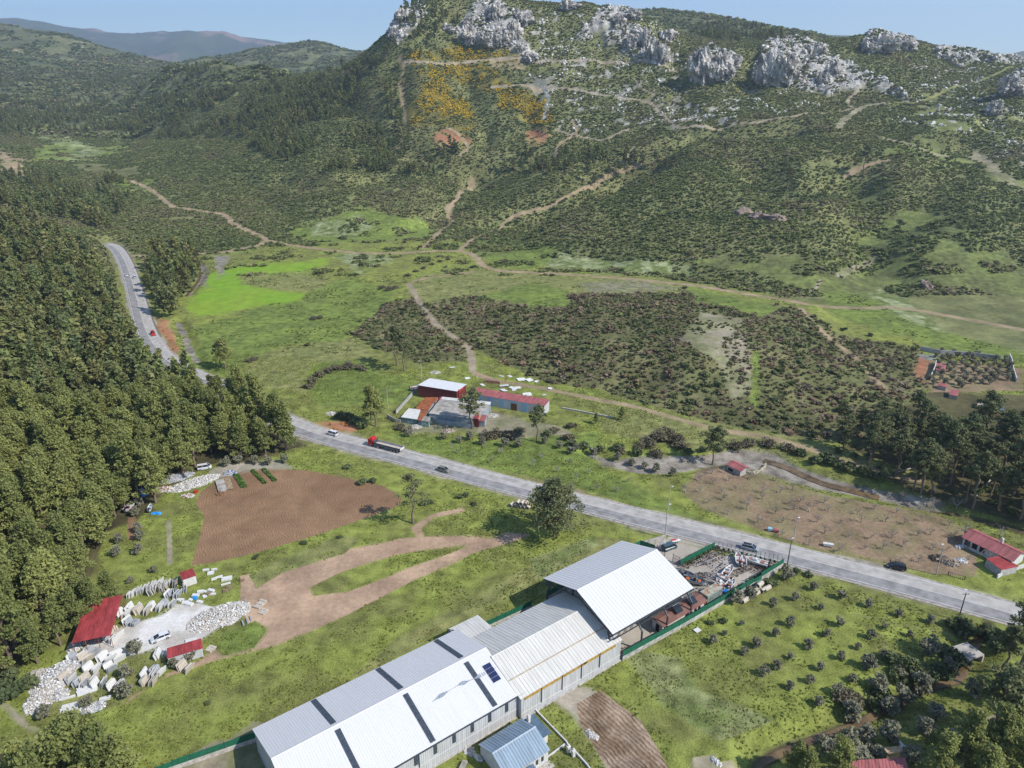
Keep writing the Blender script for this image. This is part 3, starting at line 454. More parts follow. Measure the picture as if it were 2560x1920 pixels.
def scatter(name,protos,x,y,scl,tint,label=None,up=0.,sink=0.,zs=None,kind='stuff'):
    n=len(x); z=gz(x,y)-sink; me=bpy.data.meshes.new(name+'_points'); me.vertices.add(n); me.vertices.foreach_set('co',np.stack([x,y,z],-1).astype(np.float32).ravel()); g=np.random.default_rng(n)
    a=me.attributes.new('rot','FLOAT_VECTOR','POINT'); rv=np.zeros((n,3),np.float32); rv[:,2]=g.uniform(0,6.28,n); rv[:,:2]=g.normal(size=(n,2))*up; a.data.foreach_set('vector',rv.ravel())
    a=me.attributes.new('scl','FLOAT_VECTOR','POINT'); sv=np.repeat(np.asarray(scl,np.float32)[:,None],3,1)*g.uniform(.8,1.2,(n,3)); 
    if zs is not None: sv[:,2]*=zs
    a.data.foreach_set('vector',sv.astype(np.float32).ravel())
    a=me.attributes.new('pick','INT','POINT'); a.data.foreach_set('value',g.integers(0,len(protos),n).astype(np.int32))
    a=me.attributes.new('tint','FLOAT_COLOR','POINT'); c=np.ones((n,4),np.float32); c[:,:3]=tint; a.data.foreach_set('color',c.ravel())
    o=bpy.data.objects.new(name,me); COL.objects.link(o); pc=bpy.data.collections.new(name+'_kinds')
    for i,pm in enumerate(protos): q=bpy.data.objects.new('%s_kind_%d'%(name,i),pm); pc.objects.link(q)
    ng=bpy.data.node_groups.new(name,'GeometryNodeTree'); ng.interface.new_socket('Geometry',in_out='INPUT',socket_type='NodeSocketGeometry'); ng.interface.new_socket('Geometry',in_out='OUTPUT',socket_type='NodeSocketGeometry')
    gi=ng.nodes.new('NodeGroupInput'); go=ng.nodes.new('NodeGroupOutput'); ip=ng.nodes.new('GeometryNodeInstanceOnPoints'); ci=ng.nodes.new('GeometryNodeCollectionInfo'); ci.inputs[0].default_value=pc; ci.inputs['Separate Children'].default_value=True; ci.inputs['Reset Children'].default_value=True
    def at_(nm,ty):
        k=ng.nodes.new('GeometryNodeInputNamedAttribute'); k.data_type=ty; k.inputs[0].default_value=nm; return k.outputs[0]
    ng.links.new(gi.outputs[0],ip.inputs['Points']); ng.links.new(ci.outputs[0],ip.inputs['Instance']); ip.inputs['Pick Instance'].default_value=True; ng.links.new(at_('pick','INT'),ip.inputs['Instance Index'])
    e2r=ng.nodes.new('FunctionNodeEulerToRotation'); ng.links.new(at_('rot','FLOAT_VECTOR'),e2r.inputs[0]); ng.links.new(e2r.outputs[0],ip.inputs['Rotation']); ng.links.new(at_('scl','FLOAT_VECTOR'),ip.inputs['Scale']); ng.links.new(ip.outputs[0],go.inputs[0])
    md=o.modifiers.new('scatter','NODES'); md.node_group=ng; tag(o,label,None,None,kind); return o
# maquis shrubs on hillsides and mound (ground cover nobody could count)
SM=[mesh_np_('shrub_%d'%i,*blob_mesh(200+i,44,.62,1.,.8,.25,5,.5),SHRUB) for i in range(5)]
def tints(n,table,g,x,y,L=30,k=0):
    """table: list of colours; picked by a mix of patchy noise and chance"""
    v=np.clip(fbm(x,y,L,2,k)*.7+.5+g.normal(size=n)*.22,0,.999); i=(v*len(table)).astype(int); return np.array(table)[i]*g.uniform(.95,1.4,(n,1))
g=np.random.default_rng(5)
SX=[];SY=[];SS=[];ST=[]
def addsh(x,y,m,s0,s1,table,L=30,k=0):
    x,y=x[m],y[m]; n=len(x); SX.append(x);SY.append(y);SS.append(g.uniform(s0,s1,n)*g.choice([.55,.8,1.1,1.1,1.8],n));ST.append(tints(n,table,g,x,y,L,k))
GRN=[(.092,.115,.045),(.11,.132,.05),(.13,.15,.055),(.12,.14,.05),(.155,.165,.065),(.155,.14,.08)]
MND=[(.09,.105,.045),(.11,.125,.052),(.14,.12,.068),(.10,.11,.045),(.165,.12,.08),(.17,.14,.095)]
x,y=jgrid(-1000,1100,440,1350,2.5,.5,1); zc,dr,ds,ppx,ppy,rk=znat(x,y); gap=fbm(x,y,16,3,4); dn=fbm(x,y,60,2,2)
vis=(ppx>-250)&(ppx<2800)
addsh(x,y,vis&inz(zc,'scrub','scrubfar')&(gap>-.6+dn*.3)&(rk<.2)&(dr>9),.75,1.45,GRN,60,1)
addsh(x,y,vis&inz(zc,'gorse')&(gap>-.1),.9,1.5,GRN,40,1)
addsh(x,y,vis&inz(zc,'lush','flower','grass','dry','dim')&(gap>np.where(inz(zc,'dim'),-.1,.28))&(y>470)&(dr>9)&(ppy<690),.7,1.6,GRN,40,1)
addsh(x,y,vis&(rk>.2)&(gap>-.02),.8,1.9,GRN,40,1)
x,y=jgrid(-200,420,230,600,2.5,.5,2); zc,dr,ds,ppx,ppy,rk=znat(x,y); gap=fbm(x,y,12,3,4); addsh(x,y,inz(zc,'mound')&(gap>-.6),.6,1.3,MND,14,3); addsh(x,y,inz(zc,'pale')&(ppy<1000)&(gap>0.0),.5,1.0,MND,14,3)
x,y=jgrid(-2200,2200,1350,3600,9,.5,3); zc,dr,ds,ppx,ppy,rk=znat(x,y); vis=(ppx>-300)&(ppx<2850); gap=fbm(x,y,60,3,4); addsh(x,y,vis&inz(zc,'scrubfar')&(gap>-.15),2.6,5.0,GRN,200,1)
SX,SY,SS,ST=map(np.concatenate,(SX,SY,SS,ST))
scatter('maquis_shrubs',SM,SX,SY,SS,ST,'dark green maquis shrubs covering the hillsides',zs=.78)
GM=[mesh_np_('gorse_%d'%i,*blob_mesh(220+i,44,.55,1.,.75,.3,5,.5),SHRUB) for i in range(3)]
x,y=jgrid(-600,300,880,1200,2.6,.5,4); zc,dr,ds,ppx,ppy,rk=znat(x,y); gp=fbm(x,y,9,2,6)+fbm(x,y,34,2,1)*.8; m=inz(zc,'gorse')&(gp>-.08); x,y=x[m],y[m]
scatter('flowering_gorse',GM,x,y,g.uniform(.9,1.7,len(x)),np.array([.62,.45,.03])*g.uniform(.75,1.15,(len(x),1)),'yellow flowering gorse bushes on the slope below the crags')
# low weeds in the meadows
TM=[mesh_np_('weed_%d'%i,*blob_mesh(240+i,16,.75,1.,.5,.12,3,.6),SHRUB) for i in range(3)]
x,y=jgrid(-260,420,88,330,.95,.5,6); zc,dr,ds,ppx,ppy,rk=znat(x,y); w=fbm(x,y,5,3,1)+fbm(x,y,26,2,5)*.6; m=inz(zc,'grass','lush','tuft','dry','flower')&(w>-.05)&(dr>8); x,y,zc=x[m],y[m],zc[m]
tt=tints(len(x),[(.12,.155,.035),(.155,.18,.042),(.18,.195,.048),(.14,.17,.038)],g,x,y,12,2); tt[inz(zc,'tuft')]*=np.array([1.15,1.1,1.7])
scatter('meadow_weeds',TM,x,y,g.uniform(.16,.40,len(x)),tt,'leafy green weeds growing in the meadows',zs=.8)
x,y=jgrid(-300,520,330,640,2.2,.5,7); zc,dr,ds,ppx,ppy,rk=znat(x,y); w=fbm(x,y,8,3,1)+fbm(x,y,40,2,5)*.6; m=inz(zc,'grass','lush','dry')&(w>.3)&(dr>8); x,y=x[m],y[m]
scatter('valley_weeds',TM,x,y,g.uniform(.35,.8,len(x)),tints(len(x),[(.10,.13,.03),(.13,.15,.04),(.085,.10,.035)],g,x,y,12,2),'tufts of grass and weeds on the valley floor',zs=.8)
# white boulders
def boulder(seed,sub=2):
    import bmesh
    bm=bmesh.new(); bmesh.ops.create_icosphere(bm,subdivisions=sub,radius=1); gg=np.random.default_rng(seed); o=gg.uniform(0,50,3)
    from mathutils import noise
    for v in bm.verts: d=1+.45*noise.noise(v.co*1.3+Vector(o))+.25*noise.noise(v.co*3.1+Vector(o)); v.co*=d; v.co.z*=.8
    me=bpy.data.meshes.new('boulder'); bm.to_mesh(me); bm.free(); return me
LIME=mat('limestone',(.52,.48,.425),.95,scale=1.6,var=.2,bump=1,col2=(.12,.115,.105)); LIMEI=mat('limestone_boulder',(.58,.55,.50),.9,scale=.8,var=.25,bump=.5,col2=(.23,.22,.20))
BM=[boulder(i,2) for i in range(4)]
for b_ in BM: b_.materials.append(LIMEI)
x,y=jgrid(-400,1000,720,1250,3.2,.5,8); zc,dr,ds,ppx,ppy,rk=znat(x,y); w=fbm(x,y,18,3,5)
m1=(rk>.15)&(w>-.25)&(ppy<400); dens=np.zeros(len(x))
for P_,d_ in (('1290 150 1480 150 1750 150 1950 240 2100 240 2000 290 1700 310 1560 340 1390 330 1340 210',.20),('1300 20 1700 60 1700 150 1330 150',.26),('2280 130 2560 160 2700 260 2560 420 2400 330 2200 300 2270 240',.16),('1700 150 2000 230 1980 290 1700 290',.10),('2400 330 2480 400 2560 480 2560 300',.2)): dens=np.maximum(dens,pip(ppx,ppy,pl(P_))*d_)
m2=(w>.1)&(g.random(len(x))<dens*2.3); m=(m1&(g.random(len(x))<.55))|m2; x,y=x[m],y[m]; s=g.uniform(.5,1.7,len(x))*g.choice([1,1,1,1.7],len(x))*np.where(m1[m],1.35,.95)
scatter('limestone_boulders',BM,x,y,s,np.ones((len(x),3)),'pale limestone boulders strewn over the slopes',up=.5,sink=.3)
# crags that stand out one by one: foot pixel, width and height in metres
CR=[(1178,108,22,30),(1212,112,20,27),(1238,116,18,22),(1262,112,15,18),(1285,98,18,34),(1305,60,26,24),(1240,45,20,26),(1170,70,13,22),(1325,150,20,16),(1302,128,13,12),(1425,22,20,14),(1550,70,16,26),(1585,48,22,18),(1612,118,15,34),(1578,120,14,26),(1630,148,15,38),(1652,152,17,30),(1665,100,16,15),(1672,95,20,16),
(1760,200,26,48),(1805,205,30,44),(1830,170,20,26),(1930,205,26,48),(1965,200,30,40),(2040,140,22,20),(2085,185,16,20),(2060,205,14,14),(1005,55,18,22),(985,92,14,18),(1120,80,14,16),(2180,130,22,22),(2215,128,26,26),(2265,122,26,22),(2490,282,14,14),(2540,235,26,26)]
for i,(a,b,w_,h_) in enumerate(CR):
    me=boulder(300+i%7,5); me.name='crag'
    from mathutils import noise
    for v in me.vertices:
        k=-1.5*abs(noise.noise(Vector((v.co.x*2.6+i,v.co.y*2.6,v.co.z*.8))))-1.3*abs(noise.noise(Vector((v.co.x*6+i,v.co.y*6,v.co.z*2.2))))-.6*abs(noise.noise(Vector((v.co.x*13+i,v.co.y*13,v.co.z*6)))); v.co*=(1.14+.28*k)
    me.materials.append(LIME); p=unproj(a,b); o=bpy.data.objects.new('limestone_crag',me); COL.objects.link(o); o.location=(p.x,p.y+w_*.25,p.z+h_*.25); o.scale=(w_*.68,w_*.6,h_*.58); o.rotation_euler=(random.uniform(-.2,.2),random.uniform(-.3,.3),random.uniform(0,6))
    grp=('main summit' if a<1290 and a>1100 else 'ridge left of the main summit' if a<=1100 else 'boulder spur right of the main summit' if a<1340 else 'small knob on the crest' if a<1500 else 'fluted cliff group' if a<1700 else 'isolated double crag' if a<1850 else 'broad crag above the scree' if a<2120 else 'rocky top at the right skyline' if a<2300 else 'crags at the right edge')
    tag(o,('tall ' if h_>26 else 'low ' if h_<19 else '')+'grey white limestone crag of the '+grp,'rock','limestone crags, '+grp)
for a,b,w_,h_,c in ((1860,535,14,8,0),(1890,545,13,9,0),(1925,550,16,9,1),(1955,550,14,7,1),(2320,722,9,10,1)):
    me=boulder(330+a%5,4); me.name='outcrop'; me.materials.append(mat('red_rock',(.30,.22,.17),.9,scale=.6,col2=(.13,.10,.085),bump=.8) if 'red_rock' not in bpy.data.materials else bpy.data.materials['red_rock']); p=unproj(a,b); o=bpy.data.objects.new('rock_outcrop',me); COL.objects.link(o); o.location=(p.x,p.y+3,p.z+.5); o.scale=(w_*.55,w_*.4,h_*.55); o.rotation_euler=(.2,.15*(a%3-1),a*1.)
    tag(o,'reddish brown rock outcrop beside the gully on the right hillside' if a==2320 else ('reddish rock face on the green spur above the valley' if c else 'buff rock ledge in the scrub of the green spur'),'rock','rock outcrops on the green spur' if a!=2320 else None)
# ---------------- trees ----------------
FG='pines of the dense forest beside the road'
x,y=jgrid(-620,-20,88,760,5.9,.45,11); zc,dr,ds,ppx,ppy,rk=znat(x,y); m=inz(zc,'forest')&(dr>8)&(ppx>-260); x,y,ppx,ppy=x[m],y[m],ppx[m],ppy[m]
d=np.hypot(x,y); vis=(ppx>-60); order=np.argsort(np.where(vis,d,1e6)); near=order[:212]; rest=order[212:]
for i in near:
    w=Vector((x[i],y[i],G(x[i],y[i])))
    lab=('bottom left corner pine below the marble yard' if ppy[i]>1800 else 'pine crowding the left side of the red yard shed' if ppy[i]>1480 else 'pine at the forest edge beside the vegetable bed' if ppy[i]>1300 and ppx[i]>150 else 'pine deep in the forest left of the vegetable bed' if ppy[i]>1300 else
        'long trunked pine at the forest edge above the stone heap' if ppx[i]>380 and ppy[i]>1130 else 'pine at the tip of the forest beside the highway' if ppx[i]>600 else 'pine in the forest left of the small boats'+(', at the picture edge' if ppx[i]<120 else ', just behind the boats' if ppx[i]>230 else ', midway in') if ppy[i]>1200 else 'pine in the forest between stone heap and highway, '+('nearer the heap' if ppy[i]>1020 else 'nearer the hidden bend') if ppx[i]>350 else 'pine in the dense left forest '+('at the picture edge' if ppx[i]<110 else 'well inside the wood')+(', level with the stone works' if ppy[i]>1000 else ', level with the fallow field' if ppy[i]>880 else ', level with the red tractor'))
    tree(PK[random.randrange(5)],w=w,s=random.uniform(.7,1.15),name='pine_tree',label=lab,cat='pine tree',group=FG,sz=random.uniform(.9,1.15))
PS=[mesh_np_('far_pine_%d'%i,*(lambda tq:tq)(pine_mesh(400+i,h,.2,r,14,16,1.15,seg=3)[1]),PINE_S) for i,(h,r) in enumerate(((15,4.),(16,4.3),(13,3.7),(17.5,4.)))]
def pinetint(n): return np.array([1,1,1.])*g.uniform(.8,1.25,(n,1))*np.stack([g.uniform(.9,1.15,n),np.ones(n),g.uniform(.85,1.1,n)],-1)
xr,yr=x[rest],y[rest]
# wooded bands on the hills
WZ=[('-200 230 100 250 300 255 560 230 700 215 850 190 960 150 1000 170 1010 300 1090 345 1180 400 1190 440 1000 445 860 440 700 410 600 345 400 350 280 330 120 345 -200 345',8.5,-.12),('985 40 1060 5 1150 60 1130 140 1000 150',9,-.05),('1180 400 1400 380 1620 385 1560 430 1330 440 1200 430',11,.1),
 ('-200 430 120 440 240 500 290 590 230 620 120 560 -200 540',9,-.1),('290 440 330 500 300 540 240 470',7,-.1),('1740 60 1900 70 1960 100 1800 110 1740 95',11,.05),('380 650 480 640 510 690 470 730 440 800 400 790 380 720',6.5,-.3),('2600 960 2330 950 2250 1010 2300 1060 2600 1060',7.5,-.5),('-200 170 300 180 560 170 560 230 -200 230',13,.12),('1900 1030 2100 1100 2060 1120 1950 1100',9,.2)]
x,y=jgrid(-1500,700,380,2300,6.5,.45,12); zc,dr,ds,ppx,ppy,rk=znat(x,y); w=fbm(x,y,45,3,2); keep=np.zeros(len(x),bool)
for s,sp,th in WZ: keep|=pip(ppx,ppy,pl(s))&(w>th)&(g.random(len(x))<(6.5/sp)**2)
keep&=~inz(zc,'field','ochre','path','pink','red')&(dr>9); x=np.r_[xr,x[keep]]; y=np.r_[yr,y[keep]]
scatter('pine_forest',PS,x,y,g.uniform(.62,1.1,len(x))*np.where(y>760,.85,1.),pinetint(len(x)),'mass of pines covering the far hills')
for a,b in ((-102.8,134.2),(-101.2,139.2),(-104.5,130),(-107,136),(-105.5,141.5),(-100.5,144.5),(-108,129),(-106.5,124.5)): tree(PK[random.randrange(5)],w=Vector((a,b,G(a,b))),s=.68,label='pine leaning over the left edge of the red yard shed',cat='pine tree',group='pines over the red yard shed')
# the tall grove on the right
GG='tall pines of the grove right of the stream'
x,y=jgrid(60,420,175,300,7.0,.45,13); zc,dr,ds,ppx,ppy,rk=znat(x,y); m=pip(ppx,ppy,pl('2080 1110 2160 1060 2260 1010 2450 1000 2700 1030 2760 1340 2600 1330 2480 1300 2330 1255 2230 1215 2140 1170')); x,y,ppx=x[m],y[m],ppx[m]
for i in range(min(len(x),84)): tree(TK[i%4],w=Vector((x[i],y[i],G(x[i],y[i]))),s=random.uniform(.62,.98),label='tall bare-trunked pine in the dark grove right of the stream' if ppx[i]>2300 else 'tall pine at the open left edge of the dark grove',cat='pine tree',group=GG)
x,y=jgrid(60,420,170,310,4.6,.45,14); zc,dr,ds,ppx,ppy,rk=znat(x,y); m=pip(ppx,ppy,pl('2060 1120 2200 1080 2300 1050 2700 1060 2760 1320 2600 1310 2480 1280 2330 1240 2230 1190 2120 1160'))&(g.random(len(x))<.5)&(ds>5); x,y=x[m],y[m]
UB=[mesh_np_('under_%d'%i,*blob_mesh(260+i,260,.4,1.5,1.1,.7,9),PINE_S) for i in range(3)]
scatter('grove_undergrowth',UB,x,y,g.uniform(.7,1.4,len(x)),np.array([.75,.85,.8])*np.ones((len(x),1)),'dark bushes growing under the tall pines')
# single trees: foot pixel, kind, scale, label
for a,b,k,s,l in ((1385,1342,BIG[0],1.0,'big spreading pine beside the road above the dirt track'),(1033,1308,BIG[1],1.0,'thin half bare pine at the corner of the ploughed field'),(939,1066,PK[4],.95,'dense dark pine standing left of the stone works'),(928,1058,PK[1],.8,'smaller dark pine behind the dense one left of the stone works'),
 (1180,1072,TK[2],.95,'tall pine rising in front of the grey roofed workshop'),(1343,1104,TK[0],.78,'slender pine below the right end of the red roofed long shed'),(992,914,TK[3],.95,'left one of two tall pines behind the white roofed shed'),(1011,928,TK[1],.85,'right one of two tall pines behind the white roofed shed'),
 (1781,1162,TK[2],.88,'lone pine beside the stream left of the small red roofed barn'),(564,922,PK[1],.95,'broad dark pine between the stream and the fallow field'),(552,915,PK[4],.7,'smaller pine beside the broad dark one by the stream'),(1555,1050,PK[3],.4,'small round pine on the meadow right of the long shed'),(1490,1060,PK[3],.33,'small young pine on the meadow near the low wall'),
 (2158,441,TK[3],1.35,'tall dead-trunked pine alone high on the green spur'),(1968,474,TK[3],1.0,'thin lone pine on the face of the green spur'),(1811,398,TK[3],.8,'small thin pine near the upper edge of the spur'),(1990,116,TK[0],.75,'lone pine breaking the skyline above the crags'),(2008,205,TK[2],1.2,'pale green pine standing in front of the crag'),(1724,142,TK[3],.6,'thin dead tree on the ridge right of the crags'),
 (2480,1850,TK[0],.95,'tall pine near the red earth path at the lower right'),(2545,1850,TK[2],1.1,'big trunked pine beside the red path'),(2545,1690,TK[1],.95,'tall pine right of the concrete culvert'),(2580,1640,TK[0],.85,'pine beside the road behind the culvert'),(2440,1990,PK[1],.75,'pine crown at the bottom right edge, by the red roof'),(2340,1960,PK[0],.7,'pine crown just right of the red roof at the bottom'),(2550,1980,PK[2],.75,'pine at the very corner bottom right'),(2400,1930,PK[2],.8,'pine behind the tilted sheet at the bottom right'),(2470,1935,PK[4],.85,'pine crown between the red path and the bottom edge'),(2520,1900,PK[1],.8,'pine crown near the right edge at the bottom'),(2500,1720,TK[3],.8,'slim pine over the dark stream bushes'),(2580,1780,PK[0],.9,'pine at the right edge beside the red path'),(2010,1965,PK[3],.6,'pine crown at the bottom left of the red roof'),
 (1985,1940,PK[0],.5,'small pine beside the stream end at the bottom'),(2090,1960,PK[4],.6,'pine directly left of the red roof')):
    tree(k,(a,b),s,label=l,cat='pine tree')
def pts(s,ox=0,oy=0,sc=1.): return [(ox+a*sc,oy+b*sc) for a,b in pl(s)]
for a,b in pts('1590 1190 1635 1210 1725 1180 1830 1165 1765 1140 1790 1120 1885 1060 1940 1080 2020 1090 2090 1100 2145 1105 1300 1100 1230 1070 1145 1040 1490 1100 700 1100 560 1090 590 1110 640 1040 350 1110 150 1100',850,0,.3888): tree(TK[random.randrange(4)],(a,b),random.uniform(.75,1.),label='tall slender pine in the ravine below the gorse slope',cat='pine tree',group='slender pines in the ravine')
for a,b in pts('155 470 185 460 215 450 240 430 300 380 320 350 350 310 100 480 60 470 30 490 570 280 480 250 620 240 20 470 -60 500 -120 530',850,0,.3888): tree(TK[random.randrange(4)],(a,b+3),random.uniform(.8,1.1),label='pine on the skyline shoulder left of the rocky top',cat='pine tree',group='pines on the left shoulder of the mountain')
for a,b in ((440,722),(402,748),(470,722),(385,705),(455,690),(430,772),(372,730),(478,700)): tree(PK[random.randrange(5)],(a,b),random.uniform(.7,.9),label='pine between the highway bend and the stream',cat='pine tree',group='pines between the highway bend and the stream')
# olives
FO=pts('600 605 735 568 860 505 1030 560 1210 610 1400 670 1605 715 710 735 615 800 490 865 410 915 210 840 1020 730 935 800 825 880 1220 812 1040 950 900 1015 625 1010 535 1050 705 1140 830 1098 1105 1090 1010 1165 890 1240 1310 935 1200 1000 1410 1060 1590 905',1700,1280,.3888); SO=pts('400 730 905 628 1310 748 1140 882 710 945 1480 800 290 792',1700,1280,.3888)
for a,b in FO: tree(OK_[random.randrange(4)],(a,b),random.uniform(.8,1.12),'olive_tree','grey green olive tree in the green field right of the wall','olive tree','olive trees in the green field')
for a,b in SO: tree(OK_[random.randrange(4)],(a,b),random.uniform(.5,.75),'olive_tree','small young olive in the green field right of the wall','olive tree','young olives in the green field')
for a,b,l in ((1964,1449,'round olive bush against the end of the boundary wall'),(1842,1507,'tall olive beside the concrete pipes by the wall'),(1873,1494,'olive growing between the two stacks of pipes')): tree(OK_[a%4],(a,b),1.5,'olive_tree',l,'olive tree')
for a,b in ((2128,1802),(2224,1787),(2252,1756),(2191,1728),(2165,1854),(2224,1854),(2117,1868),(2310,1836),(2187,1902),(2141,1905),(2167,1670),(2319,1636),(2302,1732),(2339,1802),(2385,1870),(2060,1890),(2270,1900),(2100,1900),(2430,1740),(2370,1680)): tree(OK_[random.randrange(4)],(a,b),random.uniform(1.45,1.9),'olive_tree','large silvery olive beside the little stream at the lower right','olive tree','large olives by the little stream')
for a,b,s,l in ((342,1634,1.5,'olive beside the parked white car in the marble yard'),(319,1692,1.35,'olive between the slab stacks in the marble yard'),(311,1742,1.55,'largest olive at the edge of the marble yard and meadow'),(435,1668,1.0,'small olive at the left end of the red roofed hut'),(480,1650,1.05,'small olive before the middle of the red roofed hut'),(222,1766,1.1,'low olive over the pile of stone offcuts'),(117,1792,1.3,'olive at the lower left end of the marble yard'),
 (385,1432,.85,'small olive behind the kiosk in the marble yard'),(327,1458,.8,'small olive behind the row of white slabs'),(272,1468,.7,'thin olive left of the row of white slabs')): tree(OK_[random.randrange(4)],(a,b),s,'olive_tree',l,'olive tree')
for a,b in ((299,1356),(348,1350),(293,1389),(344,1385),(346,1329),(340,1290),(350,1265)): tree(OK_[random.randrange(4)],(a,b),1.25,'olive_tree','olive along the vegetable bed at the forest edge','olive tree','olives along the vegetable bed')
for a,b in ((599,1160),(638,1160),(669,1162),(711,1156),(568,1165)): tree(OK_[random.randrange(4)],(a,b),1.35,'olive_tree','olive in the row behind the ploughed field','olive tree','olives in the row behind the ploughed field')
for a,b in ((1148,1108),(1175,1100),(1205,1112),(1262,1115),(1295,1118),(1400,1122),(1440,1128),(1480,1138),(1545,1150),(1580,1165),(1610,1172),(1640,1180),(1425,1135),(1362,1110),(1680,1190),(1020,1092),(1110,1098)): tree(OK_[random.randrange(4)],(a,b),random.uniform(1.1,1.5),'olive_tree','olive along the stream bank across the road','olive tree','olives along the stream bank')
x,y=jgrid(150,420,270,350,5.2,.25,15); zc,dr,ds,ppx,ppy,rk=znat(x,y); m=pip(ppx,ppy,pl('2330 880 2520 895 2545 960 2400 975 2320 960 2335 910')); 
for q,p_ in zip(x[m],y[m]): tree(OK_[random.randrange(4)],w=Vector((q,p_,G(q,p_))),s=random.uniform(1.0,1.4),name='olive_tree',label='olive in the walled grove at the right edge',cat='olive tree',group='olives in the walled grove')
# bare fruit trees
x,y=jgrid(30,330,150,262,6.2,.25,16); zc,dr,ds,ppx,ppy,rk=znat(x,y); m=inz(zc,'orch')&(ppx<2450)&(ppy>1000)&(ppx>1700); k=0
for q,p_ in zip(x[m],y[m]): solo(BAREM[random.randrange(4)],(q,p_,G(q,p_)-.1),'fruit_tree','leafless fruit tree in the brown orchard across the road','fruit tree','leafless trees in the orchard',random.uniform(.8,1.3))
for a,b in pts('720 1240 760 1270 865 1290 930 1230 1040 1270 1080 1220 960 1330 1140 1310 1240 1350 1300 1300 1180 1400 1400 1390 1480 1340 1520 1430 1600 1400 1650 1500 1700 1370 1640 1300 1780 1520 1850 1450 1500 1500 1400 1460 430 1140 480 1150',850,640,.3888): solo(BAREM[random.randrange(4)],unproj(a,b),'fruit_tree','leafless fruit tree on the grass between road and stream','fruit tree','leafless trees beside the road',random.uniform(.9,1.3))
for a,b,s in ((2410,1345,1.1),(2330,1270,.9),(2390,1275,1.0),(2450,1350,.8),(2500,1340,.7),(2255,1250,.8)): solo(BAREB[int(a)%2],unproj(a,b),'bare_tree','big leafless grey tree behind the farmhouse','tree','big leafless trees around the farmhouse',s)
# bushes and thickets
def bush(kinds,a,b,s,label,group=None,cat='bush',sz=1.): return solo(kinds[int(a+b)%3][1],unproj(a,b),'bush',label,cat,group,s,sz=sz)
for a,b,s in ((2400,1580,2.6),(2425,1590,2.2),(2380,1570,1.7)): bush(BK,a,b,s,'large dark bush at the roadside left of the culvert','dark bushes at the roadside by the culvert')
for a,b,s in ((955,722,2.2),(975,725,2.4),(990,720,1.8),(1020,690,1.8),(1040,680,1.7),(1060,672,1.8),(1080,662,1.6),(1100,655,1.7),(1120,650,1.5),(785,798,1.8),(800,796,1.6),(620,905,1.6),(635,900,1.6),(840,925,2.4),(870,920,2.6),(900,925,2.4),(800,940,2.2),(780,955,2.2),(770,970,1.9),(820,930,2.0)): bush(HK,a,b,s,'brown thicket on the green valley meadow','brown thickets on the valley meadow',sz=.7)
for a,b,s in ((1420,1100,2.0),(1640,1100,3.0),(1665,1090,2.8),(1690,1105,2.6),(1620,1115,2.4),(1700,1120,2.2),(1840,1120,2.2),(1870,1115,2.3),(1920,1115,2.3),(1970,1125,2.0),(1385,1080,1.6),(1430,1070,1.8),(1220,1095,2.2),(1240,1090,2.2),(1270,1095,2.4),(1300,1085,2.2),(1000,1072,1.8),(1020,1078,1.6),(2105,1760,2.0),(2130,1752,1.8),(1640,1140,2),(1550,1130,1.7),(1600,1120,1.6)): bush(HK,a,b,s,'brown leafless thicket along the stream','brown thickets along the stream',sz=.8)
for a,b,s in ((1430,1115,1.7),(1460,1120,1.7),(1500,1130,1.8),(1545,1125,1.8),(1590,1138,1.8),(1720,1135,1.6),(1760,1130,1.6),(1800,1125,1.6),(2000,1140,2.0),(2040,1160,2.2),(2080,1165,2.4),(2120,1180,2.4),(2160,1190,2.4),(2060,1150,2.2),(2200,1200,2.2),(1370,1090,1.6),(905,1070,2),(890,1060,2),(870,1050,2.2),(850,1045,2)): bush(BK,a,b,s,'dark green bush crowding the stream bank','dark bushes along the stream bank')
for a,b,s in ((2230,1660,2.0),(2260,1675,2.2),(2290,1690,2.4),(2320,1700,2.0),(2350,1690,2.0),(2400,1660,1.8),(2240,1700,1.8),(2200,1745,1.8),(2180,1770,1.6),(2365,1640,1.8),(2480,1600,2.2),(2500,1630,2.2),(2530,1600,2.2),(2470,1590,1.6),(2390,1900,1.8),(2450,1930,1.8)): bush(BK,a,b,s,'dark bush growing over the little stream at the lower right','dark bushes over the little stream')
for a,b,s in ((2110,868,1.6),(2175,880,1.3),(2068,855,1.1),(900,845,1),(770,905,1.2),(1045,625,1),(1080,600,1)): bush(BK,a*1.,b if b<800 else b-40,s,'single round dark bush on the open meadow','single bushes on the open meadow')
for a,b,s in ((1940,1425,1.2),(1960,1420,1.3),(1990,1432,1.2),(2020,1440,1.1),(1150,1245,1.2),(1165,1240,1.1),(1060,1262,1.3),(1075,1258,1.1),(1185,1262,1),(905,1210,1.6),(930,1205,1.4),(870,1170,1.3),(1925,1462,1.6),(1905,1480,1.2),(1810,1555,1),(1775,1560,.9),(640,1395,.9),(760,1360,1.),(850,1345,.8),(520,1760,.6)): bush(BK,a,b,s,'low bush along the fence line beside the road','low bushes along the fence lines',sz=.7)
for a,b,s in ((20,1745,2.3),(45,1735,2.2),(70,1720,2.0),(30,1700,2.0)): bush(BK,a,b,s,'dark bush at the forest edge by the stone heap','dark bushes at the forest edge')
